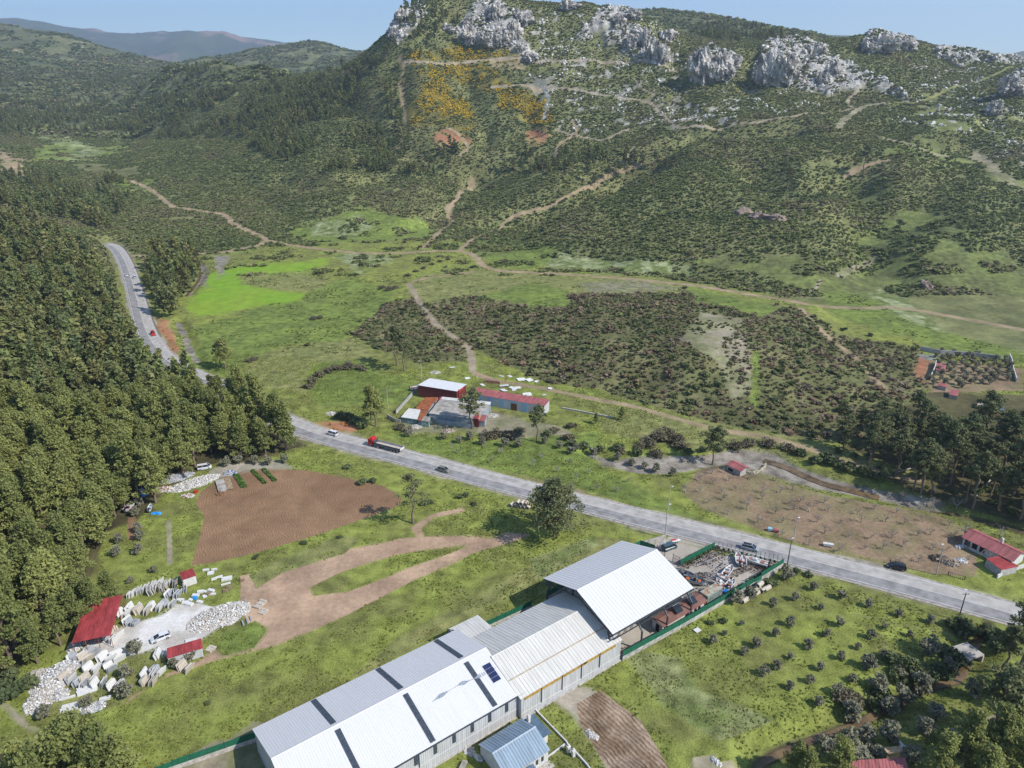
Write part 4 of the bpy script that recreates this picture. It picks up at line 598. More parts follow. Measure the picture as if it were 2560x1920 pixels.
# ---------------- building helpers ----------------
class MB:
    def __init__(s): s.v=[];s.f=[];s.m=[]
    def add(s,v,f,m=0): o=len(s.v); s.v+=[tuple(q) for q in v]; s.f+=[tuple(i+o for i in q) for q in f]; s.m+=[m]*len(f); return s
    def box(s,x0,y0,z0,x1,y1,z1,m=0):
        return s.add([(x0,y0,z0),(x1,y0,z0),(x1,y1,z0),(x0,y1,z0),(x0,y0,z1),(x1,y0,z1),(x1,y1,z1),(x0,y1,z1)],[(3,2,1,0),(4,5,6,7),(0,1,5,4),(1,2,6,5),(2,3,7,6),(3,0,4,7)],m)
    def slab(s,a,b,c,d,t,m=0):
        """quad a b c d with thickness t downwards"""
        A=[Vector(p) for p in (a,b,c,d)]; n=(A[1]-A[0]).cross(A[3]-A[0]).normalized()*-t; B=[p+n for p in A]; return s.add([*A,*B],[(0,1,2,3),(7,6,5,4),(0,4,5,1),(1,5,6,2),(2,6,7,3),(3,7,4,0)],m)
    def bar(s,a,b,r,m=0,seg=4): v,f=tube([a,b],[r,r],seg); s.add(v,f,m); k=len(s.v)-2*seg; s.f+=[tuple(k+i for i in range(seg))[::-1],tuple(k+seg+i for i in range(seg))]; s.m+=[m,m]; return s
    def path(s,P_,r,m=0,seg=6): v,f=tube(P_,r if isinstance(r,list) else [r]*len(P_),seg); return s.add(v,f,m)
    def prism(s,prof,y0,y1,m=0):
        n=len(prof); v=[(x,y0,z) for x,z in prof]+[(x,y1,z) for x,z in prof]; return s.add(v,[tuple(range(n)),tuple(range(2*n-1,n-1,-1))]+[(i,i+n,(i+1)%n+n,(i+1)%n) for i in range(n)],m)
    def build(s,name,mats,parent=None,loc=None,rz=0,smooth=False):
        me=mesh(name,s.v,s.f,mats,smooth); 
        for p,m in zip(me.polygons,s.m): p.material_index=m
        o=bpy.data.objects.new(name,me); COL.objects.link(o)
        if parent: o.parent=parent
        if loc is not None: o.location=loc; o.rotation_euler[2]=rz
        return o
def empty(name,loc,rz,label,cat,group=None):
    o=bpy.data.objects.new(name,None); o.location=loc; o.rotation_euler=(0,0,rz); o.empty_display_size=1; COL.objects.link(o); return tag(o,label,cat,group)
def copy_tree(o,loc=None,rz=None,label=None,group=None,s=None,parent=None):
    c=o.copy(); COL.objects.link(c); c.parent=parent
    for ch in o.children: copy_tree(ch,parent=c)
    if loc is not None: c.location=loc
    if rz is not None: c.rotation_euler[2]=rz
    if label: c['label']=label
    if group: c['group']=group
    if s: c.scale=(s,s,s)
    return c
WHITE=mat('white_sheet_metal',(.59,.58,.565),.5,var=.02,scale=1.0,stretch=(1.6,.12,.12),spec=.4); OFFW=mat('weathered_sheet_metal',(.56,.54,.49),.6,var=.07,scale=1,stretch=(1.3,.15,.15),spec=.3); WALLW=mat('white_wall_cladding',(.50,.50,.49),.6,var=.1,scale=1,stretch=(1.5,1.5,.15)); PLAS=mat('white_plaster',(.58,.565,.53),.85,var=.06,scale=1.2)
DGREY=mat('dark_skylight',(.055,.068,.085),.35,spec=.5,var=.2,scale=3); STEEL=mat('dark_steel',(.05,.06,.075),.5,spec=.4); REDR=mat('red_sheet_roof',(.32,.05,.05),.6,var=.2,scale=1,stretch=(.9,.25,.25)); REDP=mat('faded_red_roof',(.34,.11,.105),.6,var=.16,scale=1,stretch=(1.2,.25,.25)); REDW=mat('dark_red_wall',(.16,.035,.033),.7,var=.15,scale=.8)
BLUER=mat('blue_grey_roof',(.23,.30,.36),.45,var=.10,scale=1,stretch=(1.2,.2,.2),spec=.5); BLUED=mat('slate_blue_roof',(.10,.15,.20),.45,var=.1,scale=.8); GREENF=mat('green_fence_mesh',(.015,.12,.065),.6,var=.1); CONC=mat('concrete',(.45,.41,.36),.9,var=.15,scale=1.5); CONW=mat('whitewashed_wall',(.43,.405,.365),.9,var=.18,scale=.8); OCHRE=mat('ochre_panel',(.42,.26,.06),.7,var=.2)
RUST=mat('rusty_sheet',(.30,.10,.035),.85,var=.3,scale=1.2,col2=(.16,.05,.02)); BROWNR=mat('brown_roof',(.20,.10,.075),.8,var=.12,scale=.6); GREYR=mat('grey_cement_roof',(.36,.33,.29),.9,var=.2,scale=.5); GREYP=mat('grey_panel',(.30,.34,.36),.6,var=.12); PBLUE=mat('pale_blue_panel',(.28,.42,.54),.55,var=.05); PGREY=mat('pale_grey_panel',(.46,.47,.47),.6,var=.05); DARK=mat('dark_opening',(.015,.015,.016),.9); WOOD=mat('weathered_wood',(.30,.22,.14),.9,var=.2); BRN=mat('brown_door',(.15,.06,.03),.7); GLASSD=mat('dark_glass',(.02,.025,.03),.12,spec=.6,var=.05); PANEL=mat('solar_panel',(.02,.03,.09),.2,spec=.6); TEALW=mat('teal_wall',(.20,.28,.27),.8,var=.25,scale=1); GREYWALL=mat('grey_block_wall',(.40,.38,.36),.9,var=.15)
UA=R(36.5); cu,su=math.cos(UA),math.sin(UA)
def UV(u,v,z=0): return (u*cu-v*su,u*su+v*cu,z)
def roof_ribs(mb,x0,x1,ye,ze,yr,zr,step,w=.05,h=.05,m=0):
    n=int(abs(x1-x0)/step); dy,dz=yr-ye,zr-ze; L=math.hypot(dy,dz); ny,nz=-dz/L*math.copysign(1,dy),abs(dy)/L
    for i in range(1,n):
        x=x0+(x1-x0)*i/n; mb.add([(x-w,ye,ze),(x+w,ye,ze),(x+w,yr,zr),(x-w,yr,zr),(x,ye+ny*h,ze+nz*h),(x,yr+ny*h,zr+nz*h)],[(0,4,5,3),(4,1,2,5),(0,1,4)],m)
def gable(root,L,Wd,he,hr,RM,WM,ov=.4,step=.5,rib=.05,walls=True,seed=0,slope2=None,trim=None):
    ex,ey=ov,ov*.6; dz=(hr-he)/(Wd/2); a=MB(); sl=he-dz*ey
    for sgn in (0,1):
        y_e=-ey if sgn==0 else Wd+ey
        q=[(-ex,y_e,sl),(L+ex,y_e,sl),(L+ex,Wd/2,hr),(-ex,Wd/2,hr)]
        if sgn: q=q[::-1]
        m=MB(); m.slab(*q,.10); roof_ribs(m,-ex,L+ex,y_e,sl,Wd/2,hr,step,rib,rib); m.build('roof',slope2 if (slope2 and sgn==0) else RM,root)
    c=MB(); c.add([(-ex,Wd/2-.25,hr+.05-dz*.25),(L+ex,Wd/2-.25,hr+.05-dz*.25),(L+ex,Wd/2,hr+.1),(-ex,Wd/2,hr+.1),(L+ex,Wd/2+.25,hr+.05-dz*.25),(-ex,Wd/2+.25,hr+.05-dz*.25)],[(0,1,2,3),(3,2,4,5)]); c.build('ridge_cap',trim or RM,root)
    if walls:
        w=MB(); t=.12
        w.add([(0,0,0),(L,0,0),(L,0,he-.1),(0,0,he-.1)],[(0,1,2,3)]); w.add([(0,Wd,0),(L,Wd,0),(L,Wd,he-.1),(0,Wd,he-.1)],[(3,2,1,0)])
        for x,r in ((0,1),(L,0)):
            f=[(x,0,0),(x,Wd,0),(x,Wd,he-.1),(x,Wd/2,hr-.12),(x,0,he-.1)]; w.add(f,[tuple(range(5)) if r==0 else tuple(range(4,-1,-1))])
        n=int(L/.45)
        for i in range(n): x=(i+.5)*L/n; w.box(x-.05,-.04,.0,x+.05,0.02,he-.12)
        w.build('wall',WM,root)
    return root
# ---- long white warehouse ----
W0,W1,WV=20.6,66.2,87.5; WD=23.3
r=empty('warehouse',UV(W0,WV),UA,'long white warehouse with dark skylight strips in the foreground','warehouse'); gable(r,W1-W0,WD,6,9.4,WHITE,WALLW,.3,.5,.032)
dz=3.4/(WD/2)
for us in (32.4,46.6,60.8):
    x=us-W0
    for side in (0,1):
        m=MB(); y0,y1=(.2,WD/2-.9) if side==0 else (WD-.1,WD/2+.8); z0=6+dz*(y0 if side==0 else WD-y0); z1=6+dz*(y1 if side==0 else WD-y1)
        q=[(x-.55,y0,z0+.09),(x+.55,y0,z0+.09),(x+.55,y1,z1+.09),(x-.55,y1,z1+.09)]; m.slab(*(q if side==0 else q[::-1]),.04)
        n=7
        for i in range(1,n): t=i/n; yy=y0+(y1-y0)*t; zz=z0+(z1-z0)*t+.1; m.box(x-.55,yy-.05,zz,x+.55,yy+.05,zz+.02,1)
        m.build('skylight_strip',[DGREY,STEEL],r)
for i in range(4):
    m=MB(); y0=4.2+i*1.05; z0=6+dz*y0+.2; m.slab((42.7,y0,z0),(44.5,y0,z0),(44.5,y0+.98,z0+.98*dz),(42.7,y0+.98,z0+.98*dz),.05); m.build('solar_panel',PANEL,r)
m=MB(); SP=[]
for a,b in ((1083,1762),(1100,1750),(1120,1738),(1149,1721),(1165,1714),(1184,1706),(1200,1698),(1241,1676)):
    p=at(a,b,7.2); SP.append((p.x*cu+p.y*su-W0,-p.x*su+p.y*cu-WV))
for i in range(60):
    t=i/59*(len(SP)-1.001); k=int(t); f=t-k; x=SP[k][0]+(SP[k+1][0]-SP[k][0])*f; y=SP[k][1]+(SP[k+1][1]-SP[k][1])*f; hgt=.06+.34*abs(math.sin(i*.155))**3
    z0=6+dz*(y-hgt)+.105; m.add([(x-.08,y-hgt,z0),(x+.05,y-hgt,z0),(x+.05,y+hgt,z0+2*hgt*dz),(x-.08,y+hgt,z0+2*hgt*dz)],[(0,1,2,3)])
m.build('roof_mark',mat('roof_mark_grey',(.33,.38,.42),.6,var=.2,scale=5),r)  # flat blue-grey patches in a wavy row along the near slope
for k in range(10):
    u=63.4-W0-k*4.15; m=MB(); m.box(u-.38,-.10,3.2,u+.38,-.045,5.6); m.box(u-.38,-.13,4.38,u+.38,-.1,4.44,1); m.build('window',[DGREY,STEEL],r)
m=MB(); m.box(-.4,-.42,5.72,W1-W0+1.2,-.24,5.9); m.build('gutter',STEEL,r); m=MB(); m.box(0,-.09,2.35,W1-W0,-.045,2.5); m.build('wall_rail',WHITE,r)
m=MB(); m.box(0,-.25,-.3,W1-W0,-.05,.35); m.build('plinth',CONC,r); m=MB(); m.box(22.6,-.2,2.2,22.75,-.06,5.7); m.box(-.02,-.02,0,.1,.1,5.5); m.build('downpipe',STEEL,r)
# ---- beige middle hall ----
M0,M1,MV,MD=66.3,94.3,86.5,20.3
r=empty('beige_hall',UV(M0,MV),UA,'beige roofed hall between the white warehouse and the open canopy','warehouse'); gable(r,M1-M0,MD,5.7,8.9,OFFW,WALLW,.25,.8,.07)
m=MB(); z=5.7+3.2/(MD/2)*4.1; m.box(0,4.0,z+.02,M1-M0,4.2,z+.13); m.build('roof_seam',mat('rust_line',(.45,.36,.24),.8),r)
for a,b in ((3.4,16.5),(18,26.4)):
    m=MB(); m.box(a-2.6,-.09,4.75,b,-.045,5.5); m.build('ochre_fascia',OCHRE,r)
m=MB(); m.box(16.7,-.12,4.95,17.7,-.045,5.35); m.build('opening',DARK,r)
for u in (5.2,10.8,16.2,21.5):
    m=MB(); m.box(u-.05,-.22,1.6,u+.07,-.08,5.5); m.build('downpipe',STEEL,r)
m=MB(); m.box(0,-.1,1.45,M1-M0,-.045,1.6); m.build('wall_rail',WHITE,r); m=MB(); m.box(0,-.4,-.3,M1-M0,-.06,.15); m.build('plinth',CONW,r)
# ---- lean-to ----
r=empty('lean_to',UV(66.6,107.2),UA,'low white lean-to behind the join of the two halls','shed'); m=MB(); m.slab((-.6,.2,4.9),(7.5,.2,4.9),(7.5,6.6,4.3),(-.6,6.6,4.3),.1)
for i in range(1,10): m.box(-.6+i*.8,.2,4.42,-.54+i*.8,.26,4.92)
roof_ribs(m,-.6,7.5,6.6,4.3,.2,4.9,.8,.05,.05); m.build('roof',OFFW,r); m=MB(); m.box(0,.3,0,7.2,6.2,4.2); m.build('wall',WALLW,r); m=MB(); m.bar((-1.4,5.6,0),(-1.4,5.6,5.4),.16); m.bar((-1.4,5.6,5.3),(0,5.2,4.6),.1); m.build('flue_pipe',STEEL,r)
# ---- open canopy ----
C0,C1,CV,CD=91.6,117.9,86.5,24.1
r=empty('open_canopy',UV(C0,CV),UA,'open steel canopy with a big bright white pitched roof','canopy'); gable(r,C1-C0,CD,8.9,13.0,WHITE,WALLW,.2,.9,.05,walls=False)
for x in (.4,8.9,17.4,25.9):
    m=MB()
    for y,s in ((.9,1),(CD-.9,-1)): m.path([(x,y-1.4*s,0) if s>0 and x>1 else (x,y,0),(x,y-1.4*s if s>0 and x>1 else y,5.2),(x,y+1.0*s,7.6),(x,y+1.2*s,9.2)],.24,0,4)
    m.build('column',STEEL,r)
    m=MB()
    m.path([(x,.3,8.6),(x,CD/2,12.6),(x,CD-.3,8.6)],.16,0,4); m.path([(x,.3,7.7),(x,CD/2,10.6),(x,CD-.3,7.7)],.12,0,4)
    for k in range(1,12): y=CD*k/12; zt=8.6+4*(1-abs(y-CD/2)/(CD/2)); zb=7.7+2.9*(1-abs(y-CD/2)/(CD/2)); m.bar((x,y,zt),(x,y+CD/24,zb),.07)
    m.build('roof_truss',STEEL,r)
for y in (-.1,CD+.1):
    m=MB(); m.box(0,y-.1,8.35,26.3,y+.1,8.6); m.box(0,y-.1,7.1,26.3,y+.1,7.3)
    for k in range(0,27): m.bar((k,y,7.2),(min(k+.9,26.3) if k%2 else k,y,8.5),.05)
    for k in range(0,27,2): m.bar((k,y,7.25),(k,y+(1.1 if y<1 else -1.1),7.2),.05)
    m.box(0,y+(.9 if y<1 else -1.1),7.1,26.3,y+(1.1 if y<1 else -.9),7.28); m.build('side_girder',STEEL,r)
# ---- blue grey house ----
r=empty('house',UV(54.9,75.6),UA,'small white house with a blue grey standing seam roof','house'); gable(r,9.6,8.8,3.0,4.9,BLUER,PLAS,.35,.6,.08,trim=BLUER)
m=MB(); m.box(10.0,3.0,2.5,12.9,8.7,2.6)
for k in range(9): m.box(10.0,3.2+k*.62,2.6,12.9,3.26+k*.62,2.65)
m.build('annex_roof',BLUED,r); m=MB(); m.box(9.6,3.4,0,12.3,8.3,2.49); m.build('annex_wall',PLAS,r)
m=MB(); m.box(10.6,7.4,2.4,11.1,7.9,3.9); m.box(10.5,7.3,3.9,11.2,8.0,4.0); m.box(10.6,7.4,4.15,11.1,7.9,4.3); m.box(10.7,7.5,4,10.8,7.6,4.15); m.box(10.9,7.7,4,11.0,7.8,4.15); m.build('chimney',PLAS,r)
for x in (6.9,8.2):
    m=MB(); m.box(x-.3,-.05,1.1,x+.3,-.03,2.3); m.build('window',GLASSD,r)
m=MB(); m.box(12.31,4.2,.9,12.33,5.2,2.0); m.build('window',GLASSD,r); m=MB(); m.slab((-.1,-2.2,2.2),(5.6,-2.2,2.2),(5.6,-.4,2.7),(-.1,-.4,2.7),.08); m.build('porch_roof',BLUED,r)
for x in (.1,5.4):
    m=MB(); m.box(x-.06,-2.1,0,x+.06,-1.98,2.15); m.build('porch_post',WHITE,r)
m=MB(); m.box(5.7,-1.6,0,10.0,-.1,.12); m.build('terrace',CONC,r)
m=MB(); m.box(0,0,.4,1.9,1.0,.75); m.box(.1,.1,0,.2,.9,.4); m.box(1.7,.1,0,1.8,.9,.4); tag(m.build('water_tank',GREYR,None,UV(50.3,83.2),UA+.6),'pale water tank on legs behind the blue grey house','tank')
# ---- boundary fences and walls ----
POSTM=mesh('fence_post',*(lambda m:(m.v,m.f))(MB().box(-.04,-.04,0,.04,.04,1)),STEEL)
def wall_run(name,P_,h0,h1,wm,label,cat,fence=None,fh=1.7,t=.12,post=2.6,group=None,fm=None,top_mesh=True):
    """a low wall along P_ (u,v) points, with fence panels standing on it"""
    r=empty(name,(P_[0][0],P_[0][1],0),0,label,cat,group); ox,oy=P_[0]; w=MB(); f=MB(); p=MB()
    for (ax,ay),(bx,by) in zip(P_[:-1],P_[1:]):
        d=Vector((bx-ax,by-ay,0)); L=d.length
        if L<.01: continue
        d/=L; n=Vector((-d.y,d.x,0))*t; a=Vector((ax-ox,ay-oy,0)); b=Vector((bx-ox,by-oy,0))
        if h0>0: w.add([a-n,b-n,b+n,a+n,*[q+Vector((0,0,h0)) for q in (a-n,b-n,b+n,a+n)]],[(4,5,6,7),(0,1,5,4),(1,2,6,5),(2,3,7,6),(3,0,4,7)])
        if fence:
            k=max(1,round(L/post)); n2=n*.25
            for i in range(k+1):
                c=a+d*(L*i/k); o=bpy.data.objects.new('fence_post',POSTM); COL.objects.link(o); o.parent=r; o.location=(c.x,c.y,h0); o.scale=(1,1,fh+.25)
            for i in range(k):
                f=MB(); c0=a+d*(L*i/k+.05); c1=a+d*(L*(i+1)/k-.05); z0=h0+.03; z1=h0+fh-(.04 if i%3 else 0)
                f.add([(*(q)[:2],z) for z in (z0,z1) for q in (c0-n2,c1-n2,c1+n2,c0+n2)],[(4,5,6,7),(0,1,5,4),(1,2,6,5),(2,3,7,6),(3,0,4,7)]); f.build('fence_panel',fm or GREENF,r)
    if h0>0: w.build('wall_base',wm,r)
    return r
def ww(*p,z=0): return [tuple(at(a,b,z))[:2] for a,b in p]
UVL=lambda l:[UV(a,b)[:2] for a,b in l]
wall_run('boundary_wall',UVL([(94.6,86.0),(112.7,85.2),(127.4,84.9),(140,84.7)]),1.1,0,CONW,'white boundary wall with green mesh fence along the olive field','wall',True,1.6)
wall_run('boundary_wall',UVL([(143.4,84.5),(153.4,84.6)]),1.7,0,CONW,'end of the white wall with green mesh beside the roadside pole','wall',True,1.5)
r=wall_run('boundary_wall',UVL([(140,84.7),(143.4,84.5)]),1.2,0,CONW,'short piece of white wall where the green mesh sags outwards','wall'); m=MB(); a,b,c=UV(140,84.6,2.4),UV(143.4,84.3,2.6),UV(141.8,83.3,1.0); ox,oy,_=UV(140,84.7)
m.slab(*[(p[0]-ox,p[1]-oy,p[2]) for p in (UV(140,84.7,1.2),UV(143.4,84.2,1.3),b,a)],.03); m.slab(*[(p[0]-ox,p[1]-oy,p[2]) for p in (UV(139.6,83.5,.4),UV(142.6,83.2,.5),UV(143.4,84.2,1.3),UV(140,84.4,1.15))],.03); m.build('sagging_mesh',GREENF,r)
wall_run('boundary_wall',UVL([(89,112.2),(73.5,112.8)]),.8,0,CONC,'green mesh fence on a low wall behind the beige hall','fence',True,1.5)
wall_run('boundary_wall',UVL([(94.8,112.7),(118,113.8),(129.6,114.3),(131.2,110.4)]),.6,0,CONC,'green mesh fence behind and beside the canopy, ending at the gate','fence',True,1.7)
wall_run('boundary_wall',UVL([(21.5,113.3),(6.5,116.2)]),1.0,0,CONC,'green panel fence on a concrete wall left of the warehouse','fence',True,1.5,post=3)
wall_run('boundary_wall',UVL([(6.5,116.2),(-8,118.2)]),1.0,0,CONC,'lower green panel fence running out of the picture','fence',True,1.3,post=3)
wall_run('mesh_fence',UVL([(132.0,101.6),(146.0,101.5)]),.35,0,CONW,'green mesh fence between entrance drive and boat yard','fence',True,1.8)
wall_run('mesh_fence',UVL([(146.0,101.5),(150.4,94),(155,86.0)]),.3,0,CONW,'thin wire fence between boat yard and road','fence',False); 
ox,oy,_=UV(146,101.5); rf=[o for o in COL.objects if o.name.startswith('mesh_fence') and not o.parent][-1]
for i in range(17):
    t=i/16; p=UV(146+9*t,101.5-15.5*t); o=bpy.data.objects.new('fence_post',POSTM); COL.objects.link(o); o.parent=rf; o.location=(p[0]-ox,p[1]-oy,0); o.scale=(1,1,2.5)
wall_run('entrance_wall',UVL([(130.6,114.0),(138.2,112.6)]),1.7,0,CONW,'short pale wall beside the gate behind the parked van','wall')
wall_run('garden_wall',ww((1330,1768),(1416,1857),(1422,1868),z=0),.5,0,PLAS,'low pale garden wall with thin posts right of the blue grey house','wall',False)
wall_run('garden_wall',ww((1438,1882),(1468,1915),(1500,1960),z=0),.5,0,PLAS,'low garden wall continuing below the gate pillars','wall',False)
wall_run('garden_wall',ww((1412,1862),(1365,1897),z=0),.35,0,PLAS,'low wall edging the terrace path of the blue grey house','wall',False)
for (a,b),l in (((1421,1880),'left gate pillar of the house garden'),((1433,1890),'right gate pillar of the house garden')):
    m=MB(); m.box(-.3,-.3,0,.3,.3,1.5); m.box(-.38,-.38,1.5,.38,.38,1.62); m.box(-.12,-.12,1.62,.12,.12,1.95); tag(m.build('gate_pillar',PLAS,None,unproj(a,b),.5),l,'pillar')
# sliding gates
for (u0,v0),(u1,v1),l in (((131.5,109.8),(131.9,107.2),'folded steel gate standing open beside the parked van'),((132.2,102.2),(131.9,104.3),'steel gate frame at the end of the green mesh fence')):
    a=Vector(UV(u0,v0)); b=Vector(UV(u1,v1)); d=b-a; m=MB(); m.box(-.06,-.06,0,.06,.06,2.6); m.box(d.x-.06,d.y-.06,0,d.x+.06,d.y+.06,2.6)
    for z in (.2,1.3,2.3): m.bar((0,0,z),(d.x,d.y,z),.05)
    for k in range(1,10): m.bar((d.x*k/10,d.y*k/10,.2),(d.x*k/10,d.y*k/10,2.3),.025)
    tag(m.build('steel_gate',STEEL,None,a),l,'gate')
# ---- yard office, container ----
r=empty('office_building',UV(108.0,86.1),UA,'low white office with a brown roof beside the canopy','building'); m=MB(); m.box(0,.3,0,15,3.4,2.6); m.build('wall',PLAS,r); m=MB(); m.slab((-.4,-.3,2.75),(15.6,-.3,2.75),(15.6,1.9,3.35),(-.4,1.9,3.35),.1); m.slab((-.4,1.9,3.35),(15.6,1.9,3.35),(15.6,4.0,2.9),(-.4,4.0,2.9),.1); m.build('roof',BROWNR,r)
for x in (8.5,10.2,11.8,13.2): m=MB(); m.box(x-.45,.24,.6,x+.45,.29,2.1); m.build('window',GLASSD,r)
m=MB(); m.box(-.04,1.2,0,-.01,2.3,2.1); m.build('door',DARK,r)
for u,l in ((114.2,'solar water heater on the left part of the brown office roof'),(119.4,'solar water heater on the right part of the brown office roof')):
    q=empty('solar_water_heater',UV(u,87.6,3.2),UA,l,'solar heater'); m=MB(); m.slab((-1.1,-1.2,.35),(1.1,-1.2,.35),(1.1,.6,1.35),(-1.1,.6,1.35),.08); m.build('collector_panel',GLASSD,q); m=MB(); m.bar((-1.1,.8,1.45),(1.1,.8,1.45),.28,0,10); m.build('tank',mat('galvanised',(.42,.43,.45),.35,metal=.3) if u<115 else bpy.data.materials['galvanised'],q)
    m=MB()
    for x in (-.9,.9): m.bar((x,.7,0),(x,.7,1.3),.04); m.bar((x,-1,0),(x,-1,.4),.04); m.bar((x,.7,0),(x,-1,.4),.03)
    m.build('stand',STEEL,q)
r=empty('shipping_container',UV(125.0,87.0),UA,'rusty pale green shipping container in the yard','container'); CT=mat('faded_green_container',(.27,.33,.29),.7,var=.2,scale=1.2); m=MB(); m.box(0,0,.1,5.9,2.4,2.55)
for k in range(22): m.box(.15+k*.26,-.04,.2,.28+k*.26,0,2.45); 
for k in range(9): m.box(-.04,.15+k*.25,.2,0,.27+k*.25,2.45)
m.build('body',CT,r); m=MB(); m.box(-.02,-.02,2.55,5.92,2.42,2.62); m.build('roof',mat('rusty_container_roof',(.33,.34,.29),.8,var=.2,scale=.9,col2=(.28,.15,.07)),r); m=MB()
for x in (0,5.82):
    for y in (-.03,2.35): m.box(x-.03,y,.05,x+.1,y+.1,2.6)
m.build('corner_post',RUST,r); m=MB()
for y in (.5,1.8): m.box(-.3,y-.25,.1,-.05,y+.25,1.1)
m.build('barrel_guard',mat('yellow_paint',(.6,.36,.03),.5),r)
# ---- marble yard buildings ----
def shed(name,P_,z,drop,RM,WM,label,cat='shed',walls=True,h0=None,step=.35,posts=None,ext=.25,door=None):
    """flat-pitched shed: P_ = four roof corners (world xy) in order, z heights per corner"""
    c=sum((Vector((*p,0)) for p in P_),Vector())/4; a=Vector((*P_[1],0))-Vector((*P_[0],0)); rz=math.atan2(a.y,a.x); r=empty(name,(c.x,c.y,G(c.x,c.y)),rz,label,cat); M_=Matrix.Rotation(-rz,3,'Z'); q=[M_@(Vector((*p,0))-Vector((c.x,c.y,0))) for p in P_]; q=[Vector((v.x,v.y,zz)) for v,zz in zip(q,z)]
    m=MB(); m.slab(q[0],q[1],q[2],q[3],.09); n=int((q[1]-q[0]).length/step)
    for i in range(1,n):
        t=i/n; A_=q[0].lerp(q[1],t); B_=q[3].lerp(q[2],t); m.bar(A_+Vector((0,0,.02)),B_+Vector((0,0,.02)),.035,0,3)
    m.build('roof',RM,r); w=MB(); qs=[v*(1-ext/max(v.length,1)) for v in q]
    if walls: w.add([(v.x,v.y,0) for v in qs]+[(v.x,v.y,zz-.1) for v,zz in zip(qs,z)],[(0,1,5,4),(1,2,6,5),(2,3,7,6),(3,0,4,7)]); w.build('wall',WM,r)
    else:
        for k,(i,j) in enumerate(((0,1),(1,2),(2,3),(3,0))):
            for t in (0,.33,.66): p=qs[i].lerp(qs[j],t); b=MB(); b.bar((p.x,p.y,0),(p.x,p.y,p.z-.05),.07,0,6); b.build('post',RUST,r)
    return r,qs
r,qs=shed('open_shed',[(-99.3,126.7),(-91.9,129.3),(-95.9,142.9),(-103.3,140.3)],[3.8,3.8,4.3,4.3],0,REDR,None,'open sided shed with a bright red roof in the marble yard',walls=False,step=.5)
m=MB(); m.box(-3.0,-1,0,1.2,2.6,2.6); m.build('inner_cabin',TEALW,r)
r,qs=shed('kiosk',[(-85.0,151.0),(-82.2,152.9),(-84.2,155.4),(-86.9,153.5)],[2.5,2.5,2.9,2.9],0,REDR,PLAS,'tiny white kiosk with a red roof among the slab racks','kiosk',step=.25); m=MB(); m.box(-.25,-1.42,1.2,.25,-1.36,1.7); m.build('window',DARK,r)
r,qs=shed('long_hut',[(-76.6,123.4),(-69.9,126.7),(-71.3,129.4),(-77.8,126.2)],[2.4,2.4,2.8,2.8],0,REDR,WALLW,'long white hut with a red roof at the edge of the marble yard','hut',step=.3)
m=MB(); m.box(0,0,0,1.3,1.4,1.9); tag(m.build('white_cabinet',PLAS,None,Vector(unproj(424,1660)),.46),'white box cabinet at the left end of the red roofed hut','cabinet')
# ---- stone works across the road ----
r,qs=shed('red_walled_shed',[(-39.8,277.5),(-22.7,270.6),(-19.1,277.5),(-35.4,284.4)],[5.4,5.4,5.8,5.8],0,mat('bright_white_roof',(.60,.60,.595),.5,var=.03),REDW,'dark red walled shed with a plain white roof across the road',step=2)
m=MB(); m.box(8.6,-2.9,0,9.0,-2.6,5.2); m.box(8.4,-2.8,4.7,9.0,3.0,5.5); m.build('door_frame',mat('bright_red_frame',(.42,.05,.04),.6),r); m=MB(); m.box(8.45,-2.5,0,8.5,2.8,4.6); m.build('door_opening',DARK,r)
LS=[(-17.5,271.5),(13.0,258.3),(15.3,263.2),(-15.4,276.2)]
r,qs=shed('long_shed',LS,[4.2,4.2,4.9,4.9],0,REDP,PGREY,'long shed with red roof and pale blue striped panels',step=.8)
L_=(qs[1]-qs[0]).length; 
for k in range(1,13):
    if k%2==0: continue
    m=MB(); x=qs[0].x+L_*(k+.2)/13; yy=qs[0].y-.05; m.box(x,yy-.03,.02,x+L_/13*.9,yy,4.0); m.build('blue_panel',PBLUE,r)
x=qs[0].x+L_*.60; m=MB(); m.box(x-1.3,qs[0].y-.14,0,x+1.3,qs[0].y-.09,3.0); m.build('door',BRN,r)
r,qs=shed('grey_workshop',ww((1071,1032),(1195,1047),(1225,1012),(1103,996),z=3.4),[3.2,3.2,3.6,3.6],0,GREYR,GREYP,'low grey roofed workshop behind the pale fence','workshop',step=2.5)
m=MB(); m.box(qs[1].x-.3,qs[1].y+1,0,qs[1].x+.1,qs[2].y-1.5,3.1); m.build('end_wall',mat('orange_wall',(.62,.36,.1),.8),r)
q1=ww((1103,999),(1225,1013),(1228,1006),(1105,993),z=3.6); r,qs=shed('white_strip_roof',q1,[3.75,3.75,3.85,3.85],0,OFFW,GREYP,'narrow dirty white roof along the back of the grey workshop','shed',step=2)
